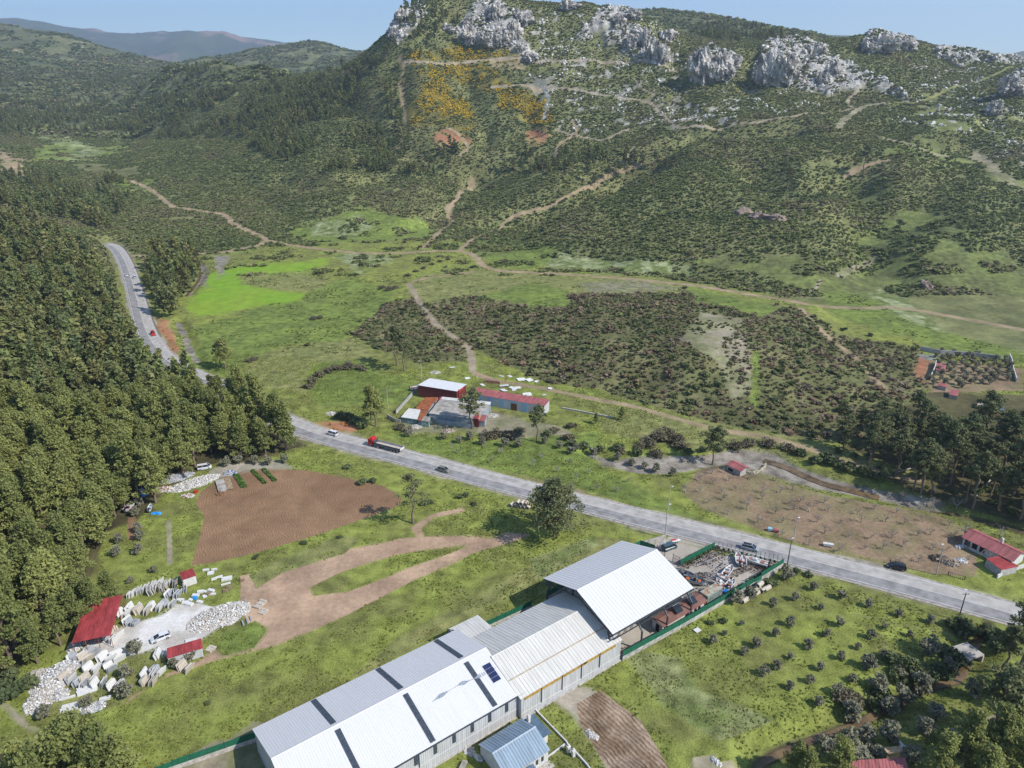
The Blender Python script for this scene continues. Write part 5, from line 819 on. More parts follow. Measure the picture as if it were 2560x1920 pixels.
for P_,RM,l in ((ww((1038,1020),(1071,1023),(1085,1004),(1052,1004),z=2.9),RUST,'rusty roofed shed left of the grey workshop, nearer one'),(ww((1054,1001),(1089,1003),(1096,993),(1064,993),z=2.9),RUST,'rusty roofed shed left of the grey workshop, farther one'),
 (ww((1002,1042),(1043,1048),(1052,1026),(1022,1022),z=2.6),PLAS,'low hut with white roof by the works entrance'),(ww((1044,1049),(1056,1051),(1070,1028),(1053,1026),z=2.65),RUST,'narrow rusty lean-to roof attached beside the white hut'),(ww((1053,1052),(1072,1054),(1077,1044),(1060,1043),z=2.5),GREYR,'little beige roofed hut at the corner of the pale fence'),
 (ww((1197,1052),(1212,1054),(1217,1040),(1206,1039),z=2.4),REDP,'small red roofed porch at the right end of the workshop'),(ww((1184,1046),(1196,1048),(1199,1034),(1192,1033),z=3.6),REDR,'tall narrow red booth at the right end of the workshop'),(ww((1095,998),(1104,999),(1109,992),(1100,991),z=3.0),REDR,'small red roof between the red shed and the workshop')):
    shed('shed',P_,[2.5,2.5,2.9,2.9] if 'tall' not in l else [3.6]*4,0,RM,TEALW if 'hut' in l else (REDW if 'booth' in l else GREYP),l,step=.5)
r=wall_run('sheet_fence',ww((1078,1052),(1100,1060),(1140,1066),(1185,1073),z=0),1.9,0,GREYP,'pale corrugated sheet fence in front of the grey workshop','fence',t=.06)
m=MB(); a=at(1078,1052); b=at(1185,1073)
wall_run('yard_wall',ww((990,1035),(1030,990),(1046,972),z=0),.9,0,CONW,'white edged retaining wall with railing left of the stone works','wall',True,.9,t=.15,post=2.5,fm=mat('wire_mesh_grey',(.30,.31,.30),.8)); wall_run('yard_wall',ww((968,1044),(990,1056),(1002,1058),z=0),1.5,0,CONC,'grey gate wall at the entrance of the stone works','wall')
wall_run('low_wall',ww((1405,1021),(1420,1024),(1530,1045),z=0),.6,0,CONC,'long low concrete kerb wall on the meadow right of the long shed','wall',t=.25)
# ---- farmhouse at right ----
r=empty('farmhouse',(126.6,171.0,0),math.atan2(-10.6,6.0),'red roofed farmhouse with a white chimney across the road','house')
def local_pts(P_,o,rz): M_=Matrix.Rotation(-rz,3,'Z'); return [M_@(Vector((*p,0))-Vector((*o,0))) for p in P_]
gable(r,12.6,6.8,2.9,4.3,REDP,PLAS,.5,.5,.04); r.location=(132.2,175.3,0)
r.location=(127.4,169.6,0); r.rotation_euler[2]=math.atan2(159.6-169.9,131.6-127.7+2.4)
m=MB(); m.box(7.3,3.9,3.9,7.9,4.5,5.2); m.box(7.2,3.8,5.2,8.0,4.6,5.3); m.box(7.35,3.95,5.42,7.85,4.45,5.55); m.build('chimney',PLAS,r)
for x in (1.2,3.2,5.2): m=MB(); m.box(x-.7,-.05,.9,x+.7,-.04+.02,2.5); m.build('opening',DARK,r)
m=MB()
for x in (6.,8.,10.): m.bar((x,-2.2,0),(x,-2.2,2.3),.06); m.bar((x,-2.2,2.3),(x,0,2.6),.05)
m.bar((6,-2.2,2.3),(10,-2.2,2.3),.05); m.bar((6,-1.1,2.45),(10,-1.1,2.45),.05); m.build('pergola_frame',WOOD,r)
r,qs=shed('farm_shed',[(127.8,160.1),(129.1,155.4),(134.9,157.2),(132.6,161.6)],[2.6,2.4,2.2,2.5],0,REDR,GREYWALL,'lower dark red roofed shed joined to the front of the farmhouse',step=.6)
wall_run('block_wall',ww((2492,1446),(2510,1436),(2560,1418),z=0),1.1,0,PLAS,'low white patched wall below the farm shed','wall',t=.15)
# ---- barn by the stream ----
r=empty('stream_barn',(73.3,214.0,0),0,'small red roofed barn beside the stream','barn'); P1=Vector((73.2,213.9)); P2=Vector((76.4,209.3)); r.location=(P1.x,P1.y,0); r.rotation_euler[2]=math.atan2(P2.y-P1.y,P2.x-P1.x); gable(r,5.6,4.4,2.1,2.9,REDP,GREYWALL,.35,.5,.04)
m=MB(); m.box(.6,-.06,.3,2.6,-.03,1.2); m.build('opening',DARK,r)
P_=[unproj(a,b) for a,b in ((1850,1180),(1865,1184),(1882,1186),(1900,1180),(1912,1170),(1914,1164))]; wall_run('stone_pen',[(p.x,p.y) for p in P_],.9,0,mat('dry_stone',(.42,.37,.27),.95,var=.3,scale=1.5,bump=.8),'curved dry stone pen wall beside the small barn','wall',t=.3)
# ---- walled grove and hidden houses at the right edge ----
gw=lambda *l:[(p.x,p.y) for p in (unproj(a,b) for a,b in l)]
def hwall(P_,h,m_,label): 
    for a,b in zip(P_[:-1],P_[1:]): pass
    r=empty('grove_wall',(P_[0][0],P_[0][1],G(*P_[0])),0,label,'wall'); z0=r.location.z; w=MB()
    for a,b in zip(P_[:-1],P_[1:]):
        d=(Vector(b)-Vector(a)).normalized(); n=Vector((-d.y,d.x))*.15; za,zb=G(*a)-z0,G(*b)-z0; pts_=[(a[0]-n.x,a[1]-n.y,za),(b[0]-n.x,b[1]-n.y,zb),(b[0]+n.x,b[1]+n.y,zb),(a[0]+n.x,a[1]+n.y,za)]; pts_=[(p[0]-P_[0][0],p[1]-P_[0][1],p[2]-1) for p in pts_]
        w.add(pts_+[(p[0],p[1],p[2]+1+h) for p in pts_],[(4,5,6,7),(0,1,5,4),(1,2,6,5),(2,3,7,6),(3,0,4,7)])
    w.build('wall_face',m_,r); return r
hwall(gw((2300,876),(2350,886),(2420,890),(2500,900)),2.2,GREYWALL,'grey retaining wall along the top of the walled olive grove'); hwall(gw((2325,950),(2336,925),(2338,912)),2.4,PLAS,'bright plastered wall end beside the cut red bank'); hwall(gw((2522,892),(2528,905),(2532,930),(2540,955)),1.8,PLAS,'pale wall closing the right side of the grove')
for P_,RM,l in (((( 2337,922),(2362,926),(2362,914),(2338,908)),REDP,'long red roof at the corner of the walled grove'),(((2342,962),(2364,968),(2366,963),(2345,956)),REDP,'small red roof half hidden in the trees below the grove'),(((2370,985),(2392,990),(2394,978),(2374,974)),REDP,'pink red roof behind a thin pine below the grove'),
 (((2440,1012),(2462,1014),(2466,1004),(2446,1002)),GREYR,'grey roof glimpsed between pines at the right edge'),(((2480,1022),(2508,1026),(2506,1012),(2484,1010)),BLUED,'blue roof glimpsed between pines at the right edge'),(((2470,1040),(2500,1044),(2502,1034),(2476,1030)),REDP,'reddish roof glimpsed below the blue one in the pines')):
    W_=[unproj(a,b+10) for a,b in P_]; r,qs=shed('small_house',[(p.x,p.y) for p in W_],[1.7,1.7,2.2,2.2],0,RM,GREYWALL,l,'house',step=1)
# red roof at the bottom, board, culvert
P_=ww((2105,1975),(2290,1975),(2262,1898),(2112,1905),z=3); r,qs=shed('red_roofed_house',P_,[2.8,2.8,3.4,3.4],0,REDP,PLAS,'striped red roof cut off by the bottom edge of the picture','house',step=.7)
m=MB(); m.slab((0,0,.5),(1.1,0,.6),(1.3,2.1,.9),(.2,2.1,.8),.05); m.box(.1,.1,0,.2,.2,.45); m.box(1,1.8,0,1.1,1.9,.6); tag(m.build('tilted_sheet',WHITE,None,unproj(2256,1880),.5),'pale blue white board lying tilted above the bottom red roof','board')
m=MB(); m.box(0,0,0,3.4,1.4,1.5); tag(m.build('yellow_crate_wall',mat('sandy_box',(.55,.38,.2),.8),None,unproj(2215,1898),.1),'sandy yellow box wall just above the bottom red roof','box')
r=empty('culvert_bridge',unproj(2418,1648),R(20),'concrete slab culvert over the little stream at the lower right','bridge'); r.location.z=0; m=MB(); m.box(-2.4,-1.8,.25,2.4,2.6,.55); m.build('deck',GREYR,r); m=MB(); m.box(-2.4,-1.9,-1.8,-2.0,2.5,.24); m.box(2.0,-1.9,-1.8,2.4,2.5,.24); m.build('abutment',CONC,r)
# ---------------- highway ----------------
ASPH=mat('asphalt_light',(.39,.365,.33),.9,var=.12,scale=.35,bump=.05); ASPD=mat('asphalt_dark',(.26,.25,.24),.9,var=.14,scale=.35,bump=.05); PAINT=mat('road_paint',(.55,.54,.52),.7,var=.1,scale=2)
def strip(P_,o0,o1,z,name,m_,kind='structure',parent=None):
    V=[];n=len(P_)
    for i,p in enumerate(P_):
        d=(P_[min(i+1,n-1)]-P_[max(i-1,0)]); d.z=0; d.normalize(); nv=Vector((-d.y,d.x,0)); V+= [p+nv*o0+Vector((0,0,z)),p+nv*o1+Vector((0,0,z))]
    F=[(2*i,2*i+2,2*i+3,2*i+1) for i in range(n-1)]
    me=mesh(name,V,F,m_); o=bpy.data.objects.new(name,me); COL.objects.link(o); tag(o,kind=kind); 
    if me.polygons[0].normal.z<0: me.flip_normals()
    return o
# smooth the centre line
RP=[Vector((p.x,p.y,0)) for p in ROAD]
for _ in range(6): RP=[RP[0]]+[(RP[i-1]+RP[i]*2+RP[i+1])/4 for i in range(1,len(RP)-1)]+[RP[-1]]
RW=4.6
strip(RP,-RW-.9,RW+.9,.10,'highway_shoulder',mat('shoulder_gravel',(.36,.32,.27),.95,var=.18,scale=.8)); strip(RP,-RW,.05,.16,'highway',ASPH); strip(RP,.04,RW,.164,'highway_lane',ASPD)
for nm,a in (('edge_line',-RW+.45),('edge_line',RW-.45)): strip(RP,a-.1,a+.1,.18,nm,PAINT)
strip(RP,-.07,.10,.18,'centre_line',PAINT)
# is the lane darker on the near (left-hand going away) side; patches of tar
g3=random.Random(3)
for i in range(14):
    k=g3.randrange(20,len(RP)-10); o=g3.uniform(-3.6,3.2); strip(RP[k:k+g3.randrange(3,9)],o,o+g3.uniform(.15,.5),.172,'tar_patch',mat('tar',(.17,.17,.17),.8) if i==0 else bpy.data.materials['tar'])
# guard rail on the bend
GRP=[p for p in RP if p.y>355]; 
r=empty('guard_rail',(GRP[0].x,GRP[0].y,0),0,'steel guard rail along the valley side of the bend','guard rail'); m=MB(); o=GRP[0]; side=[]
for i,p in enumerate(GRP):
    d=(GRP[min(i+1,len(GRP)-1)]-GRP[max(i-1,0)]).normalized(); nv=Vector((-d.y,d.x,0)); q=p-nv*(RW+1.0)-o; side.append(q)
for a,b in zip(side[:-1],side[1:]): m.slab((a.x,a.y,.55),(b.x,b.y,.55),(b.x,b.y,.9),(a.x,a.y,.9),.08)
m.build('rail',mat('rail_steel',(.12,.11,.10),.6),r)
for q in side[::1]: oo=bpy.data.objects.new('post',POSTM); COL.objects.link(oo); oo.parent=r; oo.location=q; oo.scale=(1.6,1.6,.8)

WATER=mat('stream_water',(.15,.10,.05),.3,spec=.3,var=.25,scale=.4)
w=[p for p in STW[0]]; n=len(w); ws=[Vector((p.x,p.y,-1.38)) for p in w[int(n*.42):int(n*.72)]]
o=strip(ws,-1.7,1.7,0,'stream_water',WATER); w2=[Vector((p.x,p.y,-1.3)) for p in STW[1]]; strip(w2,-.8,.8,0,'stream_water',WATER); strip([Vector((p.x,p.y,-1.3)) for p in STW[2]],-1,1,0,'stream_water',WATER)
# ---------------- vehicles ----------------
TYRE=mat('tyre_rubber',(.02,.02,.02),.9); RIM=mat('wheel_rim',(.45,.45,.47),.35,metal=.5); LAMP=mat('lamp_glass',(.7,.7,.72),.2); TAIL=mat('tail_lamp',(.35,.02,.02),.3)
def wheel(parent,x,y,r_,w_=.22,name='wheel'):
    def cyl(R_,a,b,seg=16):
        V=[(R_*math.cos(6.2832*k/seg),y0,R_*math.sin(6.2832*k/seg)) for y0 in (a,b) for k in range(seg)]; return V,[(k,(k+1)%seg,(k+1)%seg+seg,k+seg) for k in range(seg)]+[tuple(range(seg))[::-1],tuple(range(seg,2*seg))]
    v,f=cyl(r_,-w_/2,w_/2); t=MB().add(v,f).build(name,TYRE,parent); t.location=(x,y,r_); v,f=cyl(r_*.6,-w_/2-.02,w_/2+.02); q=MB().add(v,f).build('rim',RIM,t); return t
def loft(mb,secs,m=0,cap=True):
    k=len(secs[0]); o=len(mb.v)
    for s in secs: mb.v+=[tuple(p) for p in s]
    for i in range(len(secs)-1):
        for j in range(k): mb.f.append((o+i*k+j,o+i*k+(j+1)%k,o+(i+1)*k+(j+1)%k,o+(i+1)*k+j)); mb.m.append(m)
    if cap: mb.f+=[tuple(o+j for j in range(k))[::-1],tuple(o+(len(secs)-1)*k+j for j in range(k))]; mb.m+=[m,m]
def ring(x,w,z0,z1,ch=.12): return [(x,-w+ch*.3,z0),(x,-w,z0+ch),(x,-w,z1-ch),(x,-w+ch,z1),(x,w-ch,z1),(x,w,z1-ch),(x,w,z0+ch),(x,w-ch*.3,z0)]
def car(kind,paint,loc,rz,label,L=4.4,W_=.88,glassroof=False,group=None):
    """nose points to +x"""
    P_={'hatch':(.95,1.45,[(-.50,.95),(-.42,1.42),(.05,1.45),(.32,.98)]),'sedan':(.92,1.42,[(-.36,.95),(-.22,1.38),(.08,1.42),(.28,.98)]),'mpv':(1.0,1.68,[(-.49,1.0),(-.45,1.62),(.12,1.68),(.36,1.02)]),'suv':(1.05,1.70,[(-.49,1.05),(-.43,1.62),(.10,1.70),(.30,1.08)]),'van':(1.05,1.85,[(-.495,1.05),(-.475,1.82),(.22,1.85),(.40,1.12)])}[kind]
    hb,ht,cab=P_; r=empty('parked_car' if 'parked' in label else 'car',loc,rz,label,'van' if kind=='van' else 'car',group); m=MB()
    secs=[ring(-L*.5,W_*.86,.35,hb*.92),ring(-L*.47,W_*.97,.25,hb),ring(-L*.2,W_,.22,hb),ring(L*.2,W_,.22,hb),ring(L*.34,W_*.98,.22,hb*.97),ring(L*.46,W_*.92,.25,hb*.80),ring(L*.5,W_*.78,.33,hb*.66)]; loft(m,secs)
    xs=[(x*L,z) for x,z in cab]; top=W_*.74
    m.slab((xs[1][0],-top,xs[1][1]),(xs[2][0],-top,xs[2][1]),(xs[2][0],top,xs[2][1]),(xs[1][0],top,xs[1][1]),.06)
    for s in (-1,1):
        for (xa,za),(xb,zb) in ((xs[0],xs[1]),(xs[3],xs[2])): m.bar((xa,s*W_*.93,za),(xb,s*top,zb-.03),.05)
        xm=(xs[1][0]+xs[2][0])/2; m.bar((xm,s*W_*.95,hb),(xm,s*top,ht-.05),.05)
    m.build('body',paint,r); gm=MB(); a,b,c,d=xs; e=.02
    gm.add([(a[0]+e,-W_*.9,a[1]-.03),(b[0]+e,-top+e,b[1]-.04),(c[0]-e,-top+e,c[1]-.04),(d[0]-e,-W_*.9,d[1]-.05),(a[0]+e,W_*.9,a[1]-.03),(b[0]+e,top-e,b[1]-.04),(c[0]-e,top-e,c[1]-.04),(d[0]-e,W_*.9,d[1]-.05)],[(0,1,2,3),(7,6,5,4),(0,4,5,1),(3,2,6,7),(1,5,6,2)]); gm.build('windows' if False else 'window_glass',GLASSD,r)
    if glassroof: q=MB(); q.box(b[0]+.3,-top*.8,ht+.002,c[0]-.2,top*.8,ht+.02); q.build('roof_glass',GLASSD,r)
    rw=.32 if kind!='suv' else .36
    for x in (-L*.31,L*.32):
        for y in (-W_+.08,W_-.08): wheel(r,x,y,rw)
    for s in (-1,1):
        q=MB(); q.box(L*.455,s*W_*.7-.16,hb*.60,L*.492,s*W_*.7+.16,hb*.74); q.build('headlight',LAMP,r); q=MB(); q.box(-L*.505,s*W_*.72-.1,hb*.65,-L*.48,s*W_*.72+.1,hb*.9); q.build('tail_light',TAIL,r); q=MB(); q.box(xs[3][0]-.45,s*W_-.02 if s>0 else -W_-.2,hb,xs[3][0]-.3,s*W_+.2 if s>0 else -W_+.02,hb+.14); q.build('mirror',paint,r)
    return r
CW=mat('white_car_paint',(.6,.6,.61),.25,spec=.5,var=.02); CS=mat('silver_car_paint',(.36,.40,.44),.28,metal=.3,var=.03); CG=mat('bronze_grey_paint',(.22,.215,.18),.3,metal=.3,var=.03); CB=mat('black_car_paint',(.012,.014,.02),.2,spec=.6); CD_=mat('dark_teal_paint',(.05,.10,.12),.25,spec=.6); CBL=mat('blue_car_paint',(.03,.13,.35),.25,spec=.6); CR=mat('red_truck_paint',(.55,.03,.03),.35)
def on_road(px,py,off):
    p=unproj(px,py); k=min(range(len(RP)),key=lambda i:(RP[i]-Vector((p.x,p.y,0))).length); d=(RP[min(k+1,len(RP)-1)]-RP[max(k-1,0)]).normalized(); nv=Vector((-d.y,d.x,0)); 
    a=RP[k]; t=(Vector((p.x,p.y,0))-a).dot(d); return a+d*t+nv*off+Vector((0,0,.165)), math.atan2(d.y,d.x)
# RP runs from lower right to upper left; +normal is the near side
p,a=on_road(1873,1378,2.3); car('mpv',CS,p,a+math.pi,'silver people carrier with dark roof glass driving on the highway',4.6,.9,True)
p,a=on_road(1114,1176,2.3); car('suv',CG,p,a+math.pi,'bronze grey car on the highway near the ploughed field',4.3,.88)
p,a=on_road(830,1089,-2.3); car('van',CW,p,a,'white van on the highway at the end of the forest',4.6,.92)
p,a=on_road(1372,1226,-2.3); car('hatch',CBL,p,a,'blue car passing behind the big roadside pine',4.2)
p,a=on_road(311,691,2.3); car('sedan',CW,p,a+math.pi,'white car on the outer lane of the far bend',4.4)
p,a=on_road(330,696,-2.3); car('van',mat('grey_white_van',(.55,.57,.6),.3),p,a,'grey white van on the inner lane of the far bend',4.8,.95)
p,a=on_road(2240,1432,-6.6); p.z=.1; car('suv',CB,p,a+.1,'black car parked on the gravel beside the highway',4.6,.9)
car('van',CD_,Vector(unproj(1674,1372)),R(28),'dark teal van parked on the entrance drive of the boat yard',4.6,.92)
car('hatch',CW,Vector(unproj(402,1598)),R(36)+math.pi,'white hatchback parked in the marble yard',4.3,.88)
car('van',CW,Vector(unproj(512,1172)),R(20),'white van parked at the forest edge by the stone heap',4.5,.9)
# truck with long flatbed trailer, nose to the upper left
p,a=on_road(968,1119,-2.4); r=empty('truck',p,a,'red truck with a long open sided flatbed trailer','truck'); L0=6.9; m=MB(); loft(m,[ring(L0-2.2,1.2,.9,3.0),ring(L0-.3,1.22,.6,3.0),ring(L0,1.15,.6,2.2)]); m.slab((L0-2.0,-1.1,3.55),(L0-.9,-1.1,3.05),(L0-.9,1.1,3.05),(L0-2.0,1.1,3.55),.5); m.build('cab',CR,r)
m=MB(); m.box(L0-.12,-1.05,1.9,L0+.03,1.05,2.7); m.box(L0-1.4,-1.245,1.9,L0-.6,1.245,2.6); m.build('windscreen',GLASSD,r)
m=MB(); m.box(-7.2,-.5,.75,L0-2.2,.5,1.05); m.build('chassis',STEEL,r); m=MB(); m.box(-7.4,-1.25,1.15,4.2,1.25,1.3); m.build('flatbed',mat('bed_floor',(.50,.43,.37),.8),r)
for s in (-1,1): m=MB(); m.box(-7.4,s*1.25-.04,1.31,4.2,s*1.25+.04,2.0); [m.box(-7.4+k*2.3,s*1.29-.05,1.1,-7.3+k*2.3,s*1.29+.05,2.05,1) for k in range(6)]; m.build('side_board',[mat('board_grey',(.42,.43,.43),.5) if s<0 else STEEL,STEEL],r)
m=MB(); m.box(-7.46,-1.25,1.31,-7.38,1.25,2.0); m.build('tail_board',WHITE,r); m=MB(); m.box(4.1,-1.25,1.3,4.2,1.25,2.7); m.build('head_board',STEEL,r)
for x in (L0-1.2,L0-4.2,L0-5.3 if False else 2.2,-3.4,-4.7,-6.0):
    for y in (-1.0,1.0): wheel(r,x,y,.5,.35)
# red harvester-like machine on the road
p,a=on_road(381,838,-2.3); r=empty('red_tractor',p,a+math.pi,'red tractor carrying machinery down the bend','tractor'); m=MB(); m.box(.3,-.35,.7,2.2,.35,1.4); m.box(-.9,-.7,.6,.3,.7,1.1); m.build('body',CR,r); m=MB(); m.box(1.9,-1.15,.4,2.7,1.15,1.0); m.build('front_implement',CR,r); m=MB(); m.box(-.8,-.6,1.1,.3,.6,2.3); m.build('cab',GLASSD,r); m=MB(); m.box(-.9,-.7,2.3,.4,.7,2.4); m.build('cab_roof',CR,r)
for x,y,s in ((-.5,-.9,.75),(-.5,.9,.75),(1.5,-.75,.45),(1.5,.75,.45)): wheel(r,x,y,s,.35)
m=MB(); m.box(-2.6,-1.0,.7,-1.1,1.0,1.3); m.bar((-2.4,-.8,1.3),(-1.4,.6,2.0),.12); m.bar((-2.4,.8,1.3),(-1.4,-.4,1.9),.12); m.build('rear_rack',CR,r)
# ---------------- boats and trailers ----------------
GEL=mat('boat_gelcoat',(.62,.615,.60),.3,spec=.5,var=.04); RUB=mat('grey_rib_tube',(.10,.115,.13),.6); SEAT=mat('boat_seat',(.30,.12,.08),.7); INB=mat('boat_deck',(.47,.455,.43),.7,var=.1); OUTB=mat('outboard_black',(.02,.02,.025),.3)
def boat(loc,rz,label,L=6,B=1.15,rib=False,hullm=None,tilt=0,seat=SEAT,cons=True):
    r=empty('rib_boat' if rib else 'motor_boat',loc,rz,label,'boat'); z0=.55; m=MB(); secs=[]
    for i in range(9):
        t=i/8; x=-L/2+L*t; w=B*(1-max(0,(t-.45)/.55)**2.2)*.98+.02; sh=1.0+.28*t*t; keel=.05+.75*max(0,t-.6)**1.5*2
        secs.append([(x,-w,z0+sh),(x,-w*.82,z0+.35+keel*.5),(x,0,z0+keel),(x,w*.82,z0+.35+keel*.5),(x,w,z0+sh),(x,w*.82,z0+sh),(x,w*.72,z0+.62+.2*t),(x,-w*.72,z0+.62+.2*t),(x,-w*.82,z0+sh)])
    loft(m,secs,0); m.build('hull',hullm or GEL,r)
    d=MB(); n=len(secs)
    for i in range(n-1):
        a,b=secs[i],secs[i+1]; d.add([(a[6][0],a[6][1],a[6][2]+.015),(a[7][0],a[7][1],a[7][2]+.015),(b[7][0],b[7][1],b[7][2]+.015),(b[6][0],b[6][1],b[6][2]+.015)],[(3,2,1,0)])
    d.build('deck',RUB if (rib and hullm is None) else INB,r)
    if rib:
        for s in (-1,1):
            q=MB(); q.path([(-L/2-.3,s*B,z0+1.0)]+[(p[0][0],s*abs(p[0][1])*1.02,p[0][2]) for p in secs],[.14]+[.2]*9,0,8); q.build('tube',RUB if hullm is None else GEL,r)
    if cons: q=MB(); q.box(-.3,-.35,z0+.65,.35,.35,z0+1.45); q.box(.1,-.3,z0+1.45,.16,.3,z0+1.75); q.build('console',GEL if not rib else OUTB,r)
    q=MB(); q.box(-L*.36,-B*.6,z0+.65,-L*.24,B*.6,z0+1.05); q.box(L*.16,-B*.4,z0+.75,L*.26,B*.4,z0+1.05); q.build('seat',seat,r)
    q=MB(); loft(q,[ring(-L/2-.55,.22,z0+1.0,z0+1.7,.08),ring(-L/2-.1,.2,z0+1.0,z0+1.6,.08)]); q.box(-L/2-.4,-.06,z0+.1,-L/2-.2,.06,z0+1.0); q.build('outboard_motor',OUTB if not (hullm and rib) else GEL,r)
    q=MB(); 
    for s in (-1,1): q.box(-L/2+.2,s*.6-.08,0,-L/2+.4,s*.6+.08,z0+.35); q.box(L*.15,s*.5-.08,0,L*.15+.2,s*.5+.08,z0+.5)
    q.build('cradle',STEEL,r); return r
def yp(x,y): return Vector(unproj(x,y))
boat(yp(1888,1412),R(150),'white open motor boat on a cradle beside the road fence',6.2,1.15)
boat(yp(1820,1436),R(52),'white motor boat with brown seats in the middle of the boat yard',5.2,1.0)
boat(yp(1845,1404),R(80),'white inflatable boat standing steeply by the road fence',4.8,1.0,False,None,cons=False); boat(yp(1857,1410),R(75),'grey white dinghy leaning beside the inflatable boat',3.8,.85,False,None,cons=False)
boat(yp(1806,1453),R(145),'small white inflatable dinghy lying behind the container',3.6,.8,False,None,cons=False); boat(yp(1800,1468),R(110),'white dinghy with dark inside right behind the container',3.8,.85,False,None,cons=True); boat(yp(1826,1468),R(48),'short white boat with seats beside the dinghies near the wall',3.6,.95)
boat(yp(1735,1461),R(-25),'dark grey rigid inflatable with an orange seat by the canopy',6.0,1.2,True,seat=mat('orange_seat',(.5,.12,.03),.7)); boat(yp(1712,1446),R(-30),'second dark grey rigid inflatable tucked under the canopy edge',5.2,1.1,True,seat=mat('black_seat',(.03,.03,.03),.7))
boat(yp(328,1272),R(88),'narrow white boat with dark red seats at the forest edge',5.4,1.0,seat=mat('crimson_seat',(.25,.02,.04),.7),cons=False); boat(yp(377,1277),R(105),'small white and blue dinghy on the grass near the forest',3.2,.6,seat=CBL,cons=False)
boat(yp(1040,975),R(25),'grey inflatable with an orange cover beside the red walled shed',5,1.1,True,seat=mat('orange_cover',(.6,.22,.04),.7),cons=False)
def trailer(loc,rz,label,L=6,W_=1.0,mt=None,wheels=True,group=None,rungs=8,z=.45):
    r=empty('boat_trailer' if wheels else 'steel_cradle',loc,rz,label,'trailer' if wheels else 'cradle',group); m=MB()
    for s in (-1,1): m.path([(-L/2,s*W_,z),(L*.15,s*W_,z),(L*.5,s*.12,z)],.07,0,4)
    m.bar((L*.45,0,z),(L*.62,0,z),.07); m.build('frame',mt or RIM,r); m=MB()
    for k in range(rungs): x=-L/2+.15+k*L*.8/rungs; w=W_ if x<L*.15 else W_*(1-(x-L*.15)/(L*.35)); m.bar((x,-w,z+.06),(x,w,z+.06),.05)
    m.build('crossbar',mt or STEEL,r); m=MB()
    for k in range(3):
        for s in (-1,1): m.box(-L/2+.4+k*L*.25,s*.45-.18,z+.1,-L/2+.6+k*L*.25,s*.45+.18,z+.28)
    m.build('roller',TYRE,r)
    if wheels:
        for x in (-L*.2,-L*.2+.75)[:2 if L>6.5 else 1]:
            for s in (-1,1): wheel(r,x,s*(W_+.2),.3,.2)
    return r
GALV=bpy.data.materials['galvanised']; RU2=mat('rusty_steel',(.16,.10,.08),.8,var=.3)
TG='boat trailers in the yard'
for x,y,a,L,m_,w,l in ((1765,1400,33,9.5,GALV,True,'long empty boat trailer, front one of the bundle by the mesh fence'),(1750,1398,33,8.5,RU2,True,'rusty boat trailer in the middle of the bundle by the mesh fence'),(1740,1392,33,8,GALV,True,'boat trailer at the back of the bundle by the mesh fence'),(1790,1386,33,7,RU2,False,'dark steel cradle on top end of the trailer bundle'),(1722,1412,33,6,RU2,True,'short rusty trailer at the left end of the bundle'),
 (1805,1402,35,10,GALV,True,'long silver trailer standing alone right of the bundle'),(1782,1402,212,9,RU2,False,'long dark frame pointing to the canopy in mid yard'),(1812,1420,40,8,GALV,True,'silver trailer beside the boat with brown seats'),(1762,1440,10,5,RU2,True,'small dark trailer in the centre left of the yard'),(1785,1445,-20,6,GALV,False,'grey cradle lying near the dinghies'),(1765,1462,-30,8,STEEL,True,'black trailer behind the grey inflatables'),(1750,1450,-30,8,STEEL,False,'black steel frame beside the grey inflatables'),
 (1844,1432,30,6,RU2,True,'trailer with two black wheels right of the central boat'),(1865,1425,30,5,RU2,False,'rusty ladder frame near the single wheel'),(1895,1422,35,6,RU2,False,'rusty ladder frame near the end hedge'),(1912,1418,35,5,RU2,False,'last rusty frame at the corner of the yard'),(1855,1398,20,4,GALV,True,'small trailer under the steep inflatable'),(1740,1480,30,4,GALV,False,'pile of silver frames beside the container')):
    trailer(yp(x,y),R(a),l,L,.95,m_,w,TG)
# jet ski on a trailer and white pipes
t=trailer(yp(1688,1358),R(15),'little trailer carrying the red and white jet ski',3.2,.5,GALV); r=empty('jet_ski',t.location+Vector((0,0,.55)),R(15),'red and white jet ski on its trailer at the entrance','jet ski'); m=MB(); loft(m,[[(x,-w,.35),(x,0,k),(x,w,.35),(x,w*.7,h),(x,-w*.7,h)] for x,w,k,h in ((-1.5,.5,.1,.5),(-.5,.55,0,.6),(.5,.52,0,.8),(1.2,.35,.1,.65),(1.6,.05,.35,.45))]); m.build('hull',GEL,r); m=MB(); m.box(-1.2,-.2,.6,.1,.2,.85); m.build('seat',CR,r); m=MB(); m.bar((.4,-.4,1.05),(.4,.4,1.05),.04); m.bar((.4,0,.7),(.4,0,1.05),.06); m.build('handlebar',OUTB,r)
m=MB(); 
for k in range(3): m.path([(-.5+.3*k,0,1.0),(-.7+.3*k,0,1.8),(-.3+.3*k,.1,2.4),(.3+.2*k,.1,2.2),(.2+.3*k,0,1.2)],.16,0,6)
m.box(-.8,-.3,0,.8,.4,1.0); tag(m.build('hull_rack',GEL,None,yp(1655,1372)),'rack holding white plastic hull parts beside the gate','rack')
m=MB()
for k in range(7): 
    a=k*.9; m.box(math.cos(a)*.5-.4,math.sin(a)*.4-.3,0,math.cos(a)*.5+.4,math.sin(a)*.4+.3,.5+.1*k)
tag(m.build('blue_tarp_heap',mat('blue_tarp',(.02,.25,.7),.5),None,yp(1813,1482)),'crumpled bright blue tarp heap right of the container','tarp')
m=MB()
g4=random.Random(9)
